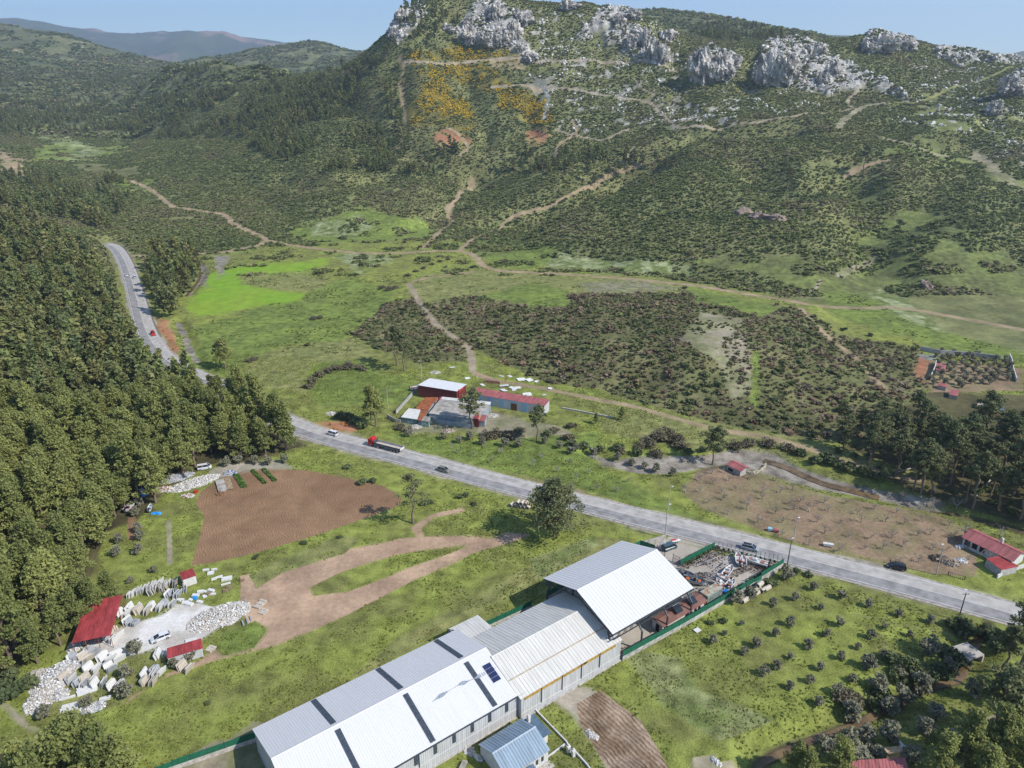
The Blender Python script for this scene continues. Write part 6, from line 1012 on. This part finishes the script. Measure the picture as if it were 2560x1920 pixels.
for k in range(26): 
    x,y=g4.uniform(-2.6,2.6),g4.uniform(-1.3,1.3); a=g4.uniform(0,6.28); m.bar((x,y,g4.uniform(.1,.8)),(x+math.cos(a)*g4.uniform(.6,1.6),y+math.sin(a)*.8,g4.uniform(.1,1.2)),.05)
tag(m.build('scrap_heap',RU2,None,Vector(UV(97.5,88.2)),UA),'heap of rusty scrap frames between canopy post and boundary wall','scrap')
# concrete pipes
PIPE=mat('concrete_pipe',(.52,.45,.36),.9,var=.12)
def pipe(loc,rz,label,group,L=2.2,R_=.62,tilt=0):
    seg=18; V=[];F=[]
    for (rr_,x) in ((R_,-L/2),(R_,L/2),(R_*.78,L/2),(R_*.78,-L/2)): V+=[(x,rr_*math.cos(6.2832*k/seg),rr_*math.sin(6.2832*k/seg)+R_) for k in range(seg)]
    for i in range(4): F+=[(i*seg+k,i*seg+(k+1)%seg,((i+1)%4)*seg+(k+1)%seg,((i+1)%4)*seg+k) for k in range(seg)]
    o=MB().add(V,[f[::-1] for f in F]).build('concrete_pipe',PIPE,None,loc,rz); return tag(o,label,'pipe',group)
base=yp(1909,1479)
for dx,dy,z,l in ((0,0,0,'front right'),(-.95,.95,0,'front left'),(-.2,1.0,1.12,'top'),(.9,-.1,0,'rear right'),(-2.2,0.3,0,'far left')): pipe(base+Vector((dx*cu*1.3-dy*su*1.2,dx*su*1.3+dy*cu*1.2,z*.95)),UA+(.1 if z else 0),'large concrete pipe, %s one of the heap by the wall end'%l,'concrete pipes by the wall')
base=yp(1862,1505)
for dx,dy,z,l in ((0,0,0,'lower'),(-.6,1.3,0,'upper'),(1.4,1.3,0,'half hidden')): pipe(base+Vector((dx*cu-dy*su,dx*su+dy*cu,z)),UA,'large concrete pipe, %s one of the pair behind the tall olive'%l,'concrete pipes behind the olive')
base=yp(1300,1268)
for i,(dx,z) in enumerate(((-2.6,0),(-1.3,0),(0,0),(1.3,0),(2.6,0),(-.65,1.1),(.65,1.1),(1.95,1.1))): pipe(base+Vector((dx,-dx*.25,z)),R(65)+(i%3-1)*.06,'concrete pipe in the %s row of the stack by the big pine'%('upper' if z else 'lower'),'stacked concrete pipes by the big pine',1.8,.6)
# ---------------- poles ----------------
def pole(px,py,h,label,m_=None,lampd=None,arms=1,lattice=False,r0=.16):
    p=yp(px,py); r=empty('utility_pole',p,0,label,'utility pole'); m=MB()
    if lattice:
        for a,b in ((-.4,-.4),(.4,-.4),(.4,.4),(-.4,.4)): m.bar((a,b,0),(a*.35,b*.35,h),.05)
        n=10
        for k in range(n):
            for s in (0,1,2,3):
                c=[(-.4,-.4),(.4,-.4),(.4,.4),(-.4,.4)]; a=c[s]; b=c[(s+1)%4]; f0=1-.65*k/n; f1=1-.65*(k+1)/n; m.bar((a[0]*f0,a[1]*f0,h*k/n),(b[0]*f1,b[1]*f1,h*(k+1)/n),.03)
        m.build('mast',RUST,r)
    else: m.path([(0,0,0),(0,0,h*.5),(0,0,h)],[r0,r0*.85,r0*.62],0,8); m.build('mast',m_ or CONC,r)
    for k in range(arms): m=MB(); m.bar((-.8,0,h-.3-k*.8),(.8,0,h-.3-k*.8),.06); [m.bar((x,0,h-.3-k*.8),(x,0,h-.02-k*.8),.05) for x in (-.7,.7)]; m.build('crossarm',STEEL if not lattice else RUST,r)
    if lampd: m=MB(); m.path([(0,0,h-.4),(lampd[0]*.7,lampd[1]*.7,h+.25),(lampd[0],lampd[1],h+.3)],.045,0,5); m.build('lamp_arm',RIM,r); m=MB(); m.box(lampd[0]-.3,lampd[1]-.15,h+.2,lampd[0]+.3,lampd[1]+.15,h+.36); m.build('lamp_head',LAMP,r)
    return r
pole(1662,1345,10.5,'tall roadside pole at the corner of the entrance drive',lampd=(.8,.8),arms=0); pole(1670,1275,8.5,'thin roadside pole across the road from the entrance',lampd=(.5,-.8),arms=0,r0=.12); pole(1983,1353,8.2,'pale pole across the road from the olive field',lampd=(0,-.9),arms=0); pole(1967,1419,8.6,'dark roadside pole at the end of the boundary wall',STEEL,(.7,.8),0)
pole(2340,1437,8.8,'pale concrete pole in front of the farmyard',lampd=(.1,.8),arms=0); pole(2395,1552,8.2,'dark pole at the roadside near the large dark bush',STEEL,(.4,.9),1); pole(1054,951,9.,'white pole at the back corner of the red walled shed',lampd=(-.7,0),arms=1); pole(970,1022,9.,'white pole at the entrance of the stone works',arms=2); pole(1264,955,10,'rusty lattice mast behind the long red roofed shed',lattice=True,arms=2)
pole(846,995,5,'short dark post with a crossbar in the green hollow',STEEL,arms=1,r0=.1)
# ---------------- marble slabs and offcuts ----------------
MAR=[mat('white_marble',(.62,.61,.585),.5,var=.06,scale=2),mat('grey_marble',(.33,.345,.36),.4,var=.1,scale=1),mat('beige_marble',(.47,.415,.335),.6,var=.1,scale=2)]
def slab_mesh(i):
    gg=random.Random(i); L=gg.uniform(2.0,3.0); Hh=gg.uniform(1.3,1.9); c=gg.uniform(.15,.5); t=.04+.03*gg.random(); prof=[(-L/2,0),(L/2,0),(L/2,Hh-c),(L/2-c,Hh),(-L/2+c*.6,Hh),(-L/2,Hh-c*.5)]
    m=MB(); m.prism(prof,-t,t,0); return mesh('slab',m.v,m.f,MAR[i%3])
SLM=[slab_mesh(i) for i in range(9)]
def slabs(px,py,n,rz,white=None,lean=14,label='',group='',sp=.27,sc=.92):
    p=yp(px,py); nv=Vector((-math.sin(R(rz)),math.cos(R(rz)),0))
    for k in range(n):
        s=1 if k<n/2 else -1; off=(k-(n-1)/2)*sp; me=SLM[(white if white is not None and random.random()<.6 else random.choice((0,0,1)))+3*random.randrange(3)]
        o=bpy.data.objects.new('marble_slab',me); COL.objects.link(o); o.location=p+nv*(off-s*.35)+Vector((math.cos(R(rz))*random.uniform(-.3,.3),math.sin(R(rz))*random.uniform(-.3,.3),0)); o.rotation_euler=(R(-lean)*s*-1,0,R(rz+random.uniform(-3,3))); o.scale=(sc,)*3; tag(o,label,'stone slab',group)
SL=[(232,1632,6,62,1,'slabs on the rack just below the red shed'),(278,1600,5,62,0,'slabs on the rack right of the red shed posts'),(290,1588,6,60,2,'slabs on the rack beside the gravel clearing'),(330,1560,6,62,1,'thick slab stack at the left edge of the gravel clearing'),(268,1650,6,60,0,'white slabs on the rack in the middle of the yard'),(215,1650,5,58,2,'beige slabs leaning below the shed'),
(188,1648,4,55,1,'grey slabs leaning at the forest side'),(232,1675,6,62,0,'large white slabs left of the yard centre'),(226,1700,5,68,2,'beige slabs beneath the large white ones'),(206,1712,5,66,1,'pale slabs left of the beige ones'),(186,1706,4,66,1,'dark grey slabs near the offcut piles'),(170,1700,4,70,2,'beige slab standing by the offcut piles'),(277,1672,4,45,1,'grey slab leaning alone on the grass'),(249,1712,4,78,0,'narrow white slabs on the grass'),
(296,1648,5,35,0,'long low slabs leaning on a trestle'),(337,1524,6,75,0,'white slabs in the front row of the upper yard'),(358,1530,8,75,2,'beige slabs in the front row of the upper yard'),(390,1522,7,75,0,'white slabs at the middle of the upper yard'),(423,1514,6,65,1,'big grey slabs at the edge of the clearing'),(436,1490,7,70,1,'grey slabs standing behind the big grey ones'),(453,1480,5,110,1,'grey slabs leaning toward the kiosk'),
(392,1478,9,105,2,'mixed slabs in the back row'),(424,1470,8,100,2,'mixed slabs in the back row near the kiosk'),(310,1540,5,68,0,'white slabs between shed and upper yard'),(404,1640,2,86,0,'two white slabs left of the red roofed hut'),(372,1690,5,75,0,'white offcut slabs before the olives'),(373,1708,6,75,2,'beige slabs along the red earth path'),(465,1672,5,60,2,'beige slabs below the red roofed hut'),(397,1682,4,60,1,'bluish slabs beside the path'),(290,1718,5,70,0,'white slabs beside the olive')]
for px_,py_,n_,rz_,w_,l_ in SL: slabs(px_,py_,n_+2,rz_+12,w_,label=l_[0].lower()+l_[1:],group=l_)
for i in range(22): slabs(318+i*4.0,1492-i*1.6,1,92+random.uniform(-12,12),0,label='white slab in the long upright row under the forest olives',group='long row of upright white slabs',lean=random.uniform(5,15),sc=.85)
for i in range(16): slabs(372+i*4.4,1478-i*1.5,1,98+random.uniform(-14,14),0,label='white slab in the row leading from the forest olives to the kiosk',group='row of white slabs behind the kiosk',lean=random.uniform(5,15),sc=.8)
def flatstack(px,py,rz,n,label,m_=0,L=2.6,W_=.35,gap=.06,z=.0):
    m=MB()
    for k in range(n): m.box(-L/2*random.uniform(.85,1),k*(W_+gap),0,L/2*random.uniform(.85,1),k*(W_+gap)+W_,random.uniform(.25,.5))
    return tag(m.build('stone_block_row',MAR[m_],None,yp(px,py)+Vector((0,0,z)),R(rz)),label,'stone blocks')
flatstack(478,1616,22,6,'white stone blocks stacked behind the red roofed hut'); flatstack(218,1735,30,5,'big flat white slabs lying on the grass',0,4.2,.5); flatstack(168,1748,25,1,'single long white beam lying on the grass',0,3.2,.4); flatstack(120,1768,118,4,'white stone beams at the lower end of the yard',0,3,.35); flatstack(172,1778,20,7,'fan of white stone strips at the lower end of the yard',0,3.4,.2)
flatstack(262,1752,20,2,'broken white pieces left of the largest olive',0,2.2,.5); flatstack(567,1452,18,4,'white blocks on the red earth near the pallets',0,2.8,.35); flatstack(544,1447,35,2,'two white beams right of the kiosk',0,3,.3); flatstack(565,1462,28,1,'single white beam at the edge of the red earth',0,2.4,.3); flatstack(527,1437,20,2,'pale rough block beyond the kiosk',0,1.8,.5); flatstack(514,1428,10,1,'white block by the field kerb, left one',0,1.8,.6); flatstack(535,1427,10,1,'white block by the field kerb, right one',0,1.6,.6)
for a,b,l in ((648,1514,'upper block of the beige stone stack beside the track'),(640,1522,'middle block of the beige stone stack beside the track'),(652,1536,'lower block of the beige stone stack beside the track'),(519,1630,'tall pale block stack at the right end of the hut')): flatstack(a,b,-20,3,l,2,1.9,.6)
for a,b,l in ((612,1505,'grey stone bar lying in the weeds'),(617,1555,'bluish stone bar in the weeds'),(625,1548,'second bluish stone bar in the weeds'),(606,1560,'shortest bluish bar in the weeds')): flatstack(a,b,-60,1,l,1,2.,.35)
g5=random.Random(12)
for i,(a,b) in enumerate(((462,1510),(474,1503),(487,1493),(500,1484),(508,1482),(513,1494),(497,1508),(530,1488),(525,1480),(470,1515),(445,1504),(451,1503))): flatstack(a,b,g5.uniform(-20,40),1,'white stone block on the red earth below the kiosk, one of the scattered ones',0,g5.uniform(1,2.),g5.uniform(.6,1.1))['group']='scattered white blocks below the kiosk'
m=MB()
for k in range(5): m.box(-.5+k*.2,-.4,0,-.3+k*.2,.4,.6+.1*(k%2))
tag(m.build('blue_bag',mat('blue_bag',(.03,.3,.75),.5),None,yp(488,1497)),'bright blue bag among the white blocks','bag')
for a,b,l in ((572,1470,'upper wooden pallet stack'),(564,1478,'lower wooden pallet stack'),(606,1452,'single pallet by the bushes'),(521,1486,'pallet leaning among the blocks')):
    m=MB()
    for z in range(3):
        for k in range(5): m.box(-.6,-.5+k*.22,z*.16+.08,.6,-.38+k*.22,z*.16+.11)
        for k in range(3): m.box(-.6+k*.55,-.5,z*.16,-.5+k*.55,.5,z*.16+.08)
    tag(m.build('wooden_pallet',WOOD,None,yp(a,b),R(20)),l+' at the edge of the red earth','pallet')
def heap(name,px,py,rx,ry,h,n,mats,label,cat='rubble pile',rz=0,sz=(.09,.28)):
    gg=np.random.default_rng(int(px*7+py)); m=MB(); seg=28; n=int(n*2.4)
    for k in range(n):
        a=gg.uniform(0,6.28); q=gg.random()**.6; x,y=math.cos(a)*q*rx,math.sin(a)*q*ry; z=h*(1-q*q)*gg.uniform(.6,1); s=gg.uniform(*sz); R_=np.linalg.qr(gg.normal(size=(3,3)))[0]; c=np.array([(i,j,k2) for i in (-1,1) for j in (-1,1) for k2 in (-1,1)])*np.array([s,s*gg.uniform(.4,1),s*gg.uniform(.15,.6)])
        m.add((c@R_+np.array([x,y,z])).tolist(),[(0,1,3,2),(4,6,7,5),(0,4,5,1),(2,3,7,6),(0,2,6,4),(1,5,7,3)],int(gg.integers(0,len(mats))))
    rings=6
    vv=[];ff=[]
    for i in range(rings+1):
        q=i/rings*1.05
        for k in range(seg): a=6.2832*k/seg; vv.append((math.cos(a)*q*rx*(1+.1*math.sin(k*2.3)),math.sin(a)*q*ry*(1+.1*math.cos(k*1.7)),h*.75*(1-q*q)-.02))
    for i in range(rings):
        for k in range(seg): ff.append((i*seg+k,(i+1)*seg+k,(i+1)*seg+(k+1)%seg,i*seg+(k+1)%seg))
    m.add(vv,ff,0); return tag(m.build(name,mats,None,yp(px,py),R(rz)),label,cat)
DUST=mat('marble_rubble_dust',(.44,.41,.37),.95,var=.2,scale=2)
heap('rubble_pile',548,1542,7.5,4.5,1.4,520,[DUST,MAR[0],MAR[0],MAR[2]],'big white pile of broken marble beside the red track',rz=35); heap('rubble_pile',140,1690,3.2,6,1.6,260,[DUST,MAR[0],MAR[0],MAR[1]],'upper long pile of white offcuts at the forest edge',rz=-20); heap('rubble_pile',128,1715,3.2,4,1.5,240,[DUST,MAR[0],MAR[0],MAR[2]],'middle pile of white offcuts at the forest edge'); heap('rubble_pile',103,1750,3,4,1.3,200,[DUST,MAR[0],MAR[2]],'lowest pile of white offcuts at the yard corner'); heap('rubble_pile',112,1690,4.5,2.4,.4,160,[DUST,MAR[2]],'flat spread of crushed stone outside the yard')
heap('rubble_pile',195,1610,1.8,3.2,1.2,90,[DUST,MAR[0]],'offcuts piled at the left post of the red shed'); heap('rubble_pile',150,1738,1.8,1.8,.9,80,[DUST,MAR[0],MAR[1]],'small heap of offcuts beside the lowest pile'); heap('rubble_pile',230,1770,2.6,1.5,.8,110,[MAR[1],MAR[0],DUST],'grey and white offcuts under the low olive',rz=20)
heap('rubble_pile',486,1208,8.5,3.6,1.1,420,[DUST,MAR[0],MAR[0],MAR[2]],'bright stone heap under the forest edge above the field',rz=42); heap('rubble_pile',440,1195,6,3,.9,200,[mat('shaded_stone',(.42,.42,.43),.9),MAR[1]],'greyer stone heap under the pines',rz=35); heap('rubble_pile',470,1240,2.2,1.2,.6,70,[DUST,MAR[0],RUST],'small junk heap above the boat',cat='junk heap'); heap('rubble_pile',574,1184,2.4,1.6,.9,70,[DUST,MAR[0],CBL],'heap of white sacks by the vegetable strips',cat='junk heap')
heap('rubble_pile',405,1225,3.4,1.8,.8,110,[DUST,MAR[0],RUST],'mixed debris at the left end of the bright stone heap',cat='junk heap',rz=30)
heap('white_sacks',357,1235,1.6,1.8,1.4,26,[WHITE,WHITE,bpy.data.materials['blue_bag']],'white covers with a blue tarp at the forest edge','tarp',sz=(.4,.9)); heap('blue_sheet',391,1284,1.6,.5,.25,14,[bpy.data.materials['blue_bag']],'bright blue sheet lying on the grass','tarp',sz=(.2,.4)); heap('earth_heap',552,1236,1.8,1.1,.9,10,[mat('brown_earth',(.20,.11,.06),.95)],'brown earth heap at the field edge','earth heap')
m=MB(); m.box(-.5,-.5,0,.5,.5,.7); m.box(-.45,-.45,.7,.45,.45,.74); tag(m.build('red_bin',CR,None,yp(491,1231),.3),'red bin standing beside the bright stone heap','bin')
m=MB(); m.slab((-1.3,-4,.5),(1.3,-4,.5),(1.3,4,.6),(-1.3,4,.6),.06); m.box(-1.2,-3.9,0,1.2,-3.8,.45); m.box(-1.2,3.8,0,1.2,3.9,.5); tag(m.build('pale_cover',GREYR,None,yp(553,1216),R(28)),'long pale sheet lying by the field corner','sheet'); m=MB(); m.slab((-1.2,-4,.3),(1.2,-4,.3),(1.2,4,.3),(-1.2,4,.3),.05); [m.bar((-1.2,-3.6+k,.34),(1.2,-3.6+k,.34),.06) for k in range(8)]; tag(m.build('wooden_rack',WOOD,None,yp(570,1211),R(28)),'long wooden frame lying beside the pale sheet','frame')
# vegetable strips
VG=mat('vegetable_green',(.09,.16,.03),.9,var=.3,scale=3); 
for (a,b,c,d,hh,l) in (((583,1187),(597,1187),(618,1218),(604,1220),0,'bright leafy bed in the vegetable strips'),((628,1177),(634,1176),(666,1208),(659,1210),0,'thin green row in the middle of the vegetable strips'),((655,1173),(662,1173),(691,1202),(684,1204),0,'dark green double row in the vegetable strips')):
    q=[yp(*k) for k in (a,b,c,d)]; m=MB(); o=q[0]
    for i in range(46):
        t=(i+.5)/46
        for j in range(3):
            s=(j+.5)/3; p=(q[0].lerp(q[3],t)).lerp(q[1].lerp(q[2],t),s)-o; w_=.32*random.uniform(.7,1.2); vv,f_=leaves(np.array([[p.x+random.uniform(-.25,.25),p.y+random.uniform(-.25,.25),random.uniform(.1,.4)] for _ in range(5)]),.5,np.random.default_rng(i*3+j)); m.add(vv.tolist(),f_.tolist())
    tag(m.build('vegetable_row',VG,None,o),l,'vegetables')
# tyre
for a,b,l in ((421,1653,'black tyre lying left of the white cabinet'),(588,1527,'old tyre on the marble rubble')):
    seg=20; V=[];F=[]
    for i in range(seg):
        for j in range(8): A_=6.2832*i/seg;B_=6.2832*j/8; V.append(((.42+.16*math.cos(B_))*math.cos(A_),(.42+.16*math.cos(B_))*math.sin(A_),.16+.16*math.sin(B_)+(.6 if a>500 else 0)))
    for i in range(seg):
        for j in range(8): F.append((i*8+j,((i+1)%seg)*8+j,((i+1)%seg)*8+(j+1)%8,i*8+(j+1)%8))
    tag(MB().add(V,F).build('old_tyre',TYRE,None,yp(a,b)),l,'tyre')
# slabs and stones around the works across the road
for i,(a,b,w_) in enumerate(((1170,948,1.5),(1187,975,1.6),(1260,962,2.6),(1306,952,2.6),(1328,953,2.4),(1265,975,2.2),(1286,968,2.2),(1296,972,2.2),(1310,985,2.2),(1320,990,2.4),(1325,995,1.5),(1128,918,1.8),(1210,962,1.6),(1255,940,1.6),(1271,942,1.5),(1345,955,1.4),(1380,972,1.8),(1358,987,1.2),(1280,975,1.6),(1109,955,1.2))):
    me=SLM[[0,3,6][i%3]]; p=yp(a,b); o=bpy.data.objects.new('fallen_slab',me); COL.objects.link(o); o.location=p+Vector((0,0,.12)); o.rotation_euler=(R(84+random.uniform(-6,4)),random.uniform(-.08,.08),random.uniform(0,6.28)); o.scale=(w_*.55,1,w_*.6); tag(o,'white marble slab lying on the meadow behind the stone works','stone slab','fallen slabs on the meadow')
for a,b,l in ((1088,932,'pale stone heap behind the red walled shed'),(1232,1040,'white slabs tipped against the right end of the workshop'),(1378,1080,'stones on the stream bank right of the works'),(1120,1078,'reddish rubble below the sheet fence'),(1040,1068,'rubble on the bank left of the sheet fence'),(830,1035,'grey stones beside the bushes at the works entrance')): heap('stone_heap',a,b,2.6,1.6,.9,70,[DUST,MAR[0],MAR[2]] if 'red' not in l.split()[0] else [DUST,MAR[2],RUST],l,'stone heap')
m=MB(); m.box(-3.5,-.4,0,3.5,.4,1.4); tag(m.build('brick_stack',mat('red_brick_stack',(.38,.2,.13),.9,var=.2),None,yp(1232,958),R(-18)),'reddish brick wall piece behind the long shed','wall')
# orange stumps by the road
for i,(a,b) in enumerate(((410,828),(420,842),(428,852),(433,874),(440,870),(370,668),(828,1062),(838,1075),(858,1060),(866,1065))):
    gg=random.Random(i); m=MB()
    for k in range(6): an=gg.uniform(0,6.28); m.path([(0,0,.1),(math.cos(an)*.5,math.sin(an)*.5,gg.uniform(.4,1.0)),(math.cos(an)*1.1,math.sin(an)*1.1,gg.uniform(.1,1.6))],[.22,.16,.05],0,5)
    tag(m.build('uprooted_stump',mat('fresh_orange_wood',(.55,.20,.06),.8,var=.25) if i==0 else bpy.data.materials['fresh_orange_wood'],None,yp(a,b)),'uprooted orange tree stump on the red earth beside the road','stump','uprooted orange stumps beside the road')
# farmyard things
heap('brush_heap',2348,1398,2.3,1.6,1.1,60,[BARKD,WOOD],'dark brush heap behind the farmyard pole','brush heap',sz=(.1,.6)); heap('brush_heap',2382,1410,2.2,1.3,.9,60,[WOOD,GREYR],'pale twig heap in the farmyard','brush heap',sz=(.1,.5)); heap('white_heap',2403,1403,1.7,1.2,1.0,50,[WHITE,PLAS],'white plastic heap in the middle of the farmyard','heap'); heap('white_pots',2400,1368,1.3,.5,.6,12,[WHITE],'row of white containers beside the farmhouse','containers',sz=(.25,.4))
m=MB(); m.box(-1.2,-.5,.3,0,.5,1.0); tag(m.build('blue_cover',mat('pale_blue_cover',(.3,.5,.6),.6),None,yp(1930,1328),-.3),'pale blue covered cart at the orchard edge','cart'); m=MB(); m.box(0,-.5,.2,1.6,.5,.95); tag(m.build('red_cover',REDP,None,yp(1932,1329),-.3),'faded red covered cart beside the blue one','cart')
m=MB(); m.prism([(-1.2,.3),(1.2,.3),(1.4,1.0),(-1.4,1.0)],-.5,.5); m.box(-1,-.4,0,-.9,-.3,.3); m.box(.9,.3,0,1,.4,.3); tag(m.build('white_trough',PLAS,None,yp(2070,1366),-.3),'white trough at the orchard edge beside the road','trough')
def railing(a,b,h,label,m_=RU2,n=8):
    p,q=yp(*a),yp(*b); d=q-p; m=MB()
    for k in range(n+1): m.bar((d.x*k/n,d.y*k/n,0),(d.x*k/n,d.y*k/n,h),.035)
    for z in (.1,h): m.bar((0,0,z),(d.x,d.y,z),.04)
    for e in (0,1): m.box(d.x*e-.09,d.y*e-.09,0,d.x*e+.09,d.y*e+.09,h+.25)
    tag(m.build('farm_gate',m_,None,p),label,'gate')
railing((2370,1438),(2411,1450),1.1,'rusty bar gate of the farmyard at the roadside'); railing((2225,1408),(2255,1414),1.,'small rail beside the parked black car',n=4)
# fence posts along the fields
def posts(P_,n,label,h=1.3,m_=None):
    w=polyline(P_,2); L=len(w)
    me=MB(); me.bar((0,0,0),(0,0,h),.07,0,5); m0=mesh('fence_post',me.v,me.f,m_ or WOOD)
    for k in range(n): p=w[int(k*(L-1)/max(n-1,1))]; solo(m0,p,'fence_post',label,'fence post',label.replace('post','posts'))
posts(pl('790 1122 830 1132 880 1148 960 1165 1000 1176'),12,'wooden post along the grass below the highway'); posts(pl('1058 1190 1090 1200 1130 1212 1190 1230 1240 1242 1290 1256'),12,'wooden post beside the highway near the pine',h=1.4); posts(pl('940 1094 1000 1106 1060 1120 1120 1130 1200 1150'),14,'pale post between highway and leafless trees',h=1.2)
posts(pl('468 788 520 790 600 782 680 772 760 758 800 740'),16,'post along the lower edge of the bright crop field'); posts(pl('480 640 540 690 500 730 462 766'),9,'post along the left edge of the bright crop field')
posts(pl('660 1398 740 1380 820 1348 900 1318 980 1290'),12,'thin post on the lower edge of the ploughed field',h=1.1); posts(pl('1450 1310 1500 1325 1560 1345 1610 1358'),7,'thin post on the grass behind the canopy',h=1.4)
# hedge of small conifers in the boat yard
HM=[mesh_np_('conifer_%d'%i,*blob_mesh(280+i,130,.2,.42,.85,.95,6),BUSHD) for i in range(3)]
for i in range(15): u=133+i*.95; solo(HM[i%3],Vector(UV(u,100.7,0)),'conifer_shrub','small conifer along the green mesh fence of the drive','conifer shrub','small conifers along the drive fence')
for i in range(14): t=i/13; solo(HM[i%3],Vector(UV(146.3+7.6*t,100-14.0*t,0)),'conifer_shrub','small conifer along the road fence of the boat yard','conifer shrub','small conifers along the road fence')
for i in range(22): solo(HM[i%3],Vector(UV(131.5+i*.95,85.9,0)),'conifer_shrub','small conifer along the inner side of the boundary wall','conifer shrub','small conifers along the boundary wall',1.15)
# fallen trunks by the grove
for (a,b),(c,d),l in (((2195,1195),(2310,1168),'pale fallen trunk lying at the edge of the grove'),((2410,1278),(2480,1200),'bare dead trunk leaning in the grove')):
    p,q=yp(a,b),yp(c,d); dd=q-p; m=MB(); m.path([(0,0,.3),tuple(dd*.5+Vector((0,0,.6))),tuple(dd+Vector((0,0,1.2)))],[.16,.2,.28],0,6)
    for k in range(4): m.bar(tuple(dd*(.1+.12*k)+Vector((0,0,.4))),tuple(dd*(.05+.1*k)+Vector((random.uniform(-1,1),random.uniform(-1.5,1.5),.8+k*.4))),.05)
    tag(m.build('dead_tree',mat('dead_wood',(.42,.38,.32),.9),None,p),l,'tree trunk')
# white stones and litter across the meadow
m=MB(); m.slab((-.8,-.6,.25),(.8,-.6,.25),(.8,.6,.3),(-.8,.6,.3),.12); tag(m.build('dropped_sheet',WHITE,None,yp(1743,1577),.6),'white panel lying in the green field below the wall','panel')
for a,b,rx,n,l in ((1480,1838,1.6,60,'small row of pale stones on the bare earth'),(1170,1875,2.0,60,'white stones behind the blue grey house'),(1195,1895,1.0,40,'stones along the shaded strip behind the house'),(1790,1905,1.2,30,'stones at the lower end of the ploughed strip')): heap('stone_heap',a,b,rx,rx*.5,.35,n,[MAR[0],MAR[2]],l,'stones',rz=-45)
# ---------------- air ----------------
hz=bpy.data.meshes.new('haze'); B_=(-12500,-9050,-8,12500,12500,1400); x0,y0,z0,x1,y1,z1=B_; hb_=MB().box(*B_); hz.from_pydata(hb_.v,[],hb_.f); ho=bpy.data.objects.new('haze',hz); COL.objects.link(ho); tag(ho,kind='stuff')
hm=bpy.data.materials.new('haze_air'); hm.use_nodes=True; t=hm.node_tree; t.nodes.clear(); out=nn(t,'ShaderNodeOutputMaterial'); pv=nn(t,'ShaderNodeVolumePrincipled'); pv.inputs['Density'].default_value=.00011; pv.inputs['Color'].default_value=(.72,.86,1,1); pv.inputs['Anisotropy'].default_value=.3; t.links.new(pv.outputs[0],out.inputs['Volume']); hz.materials.append(hm)
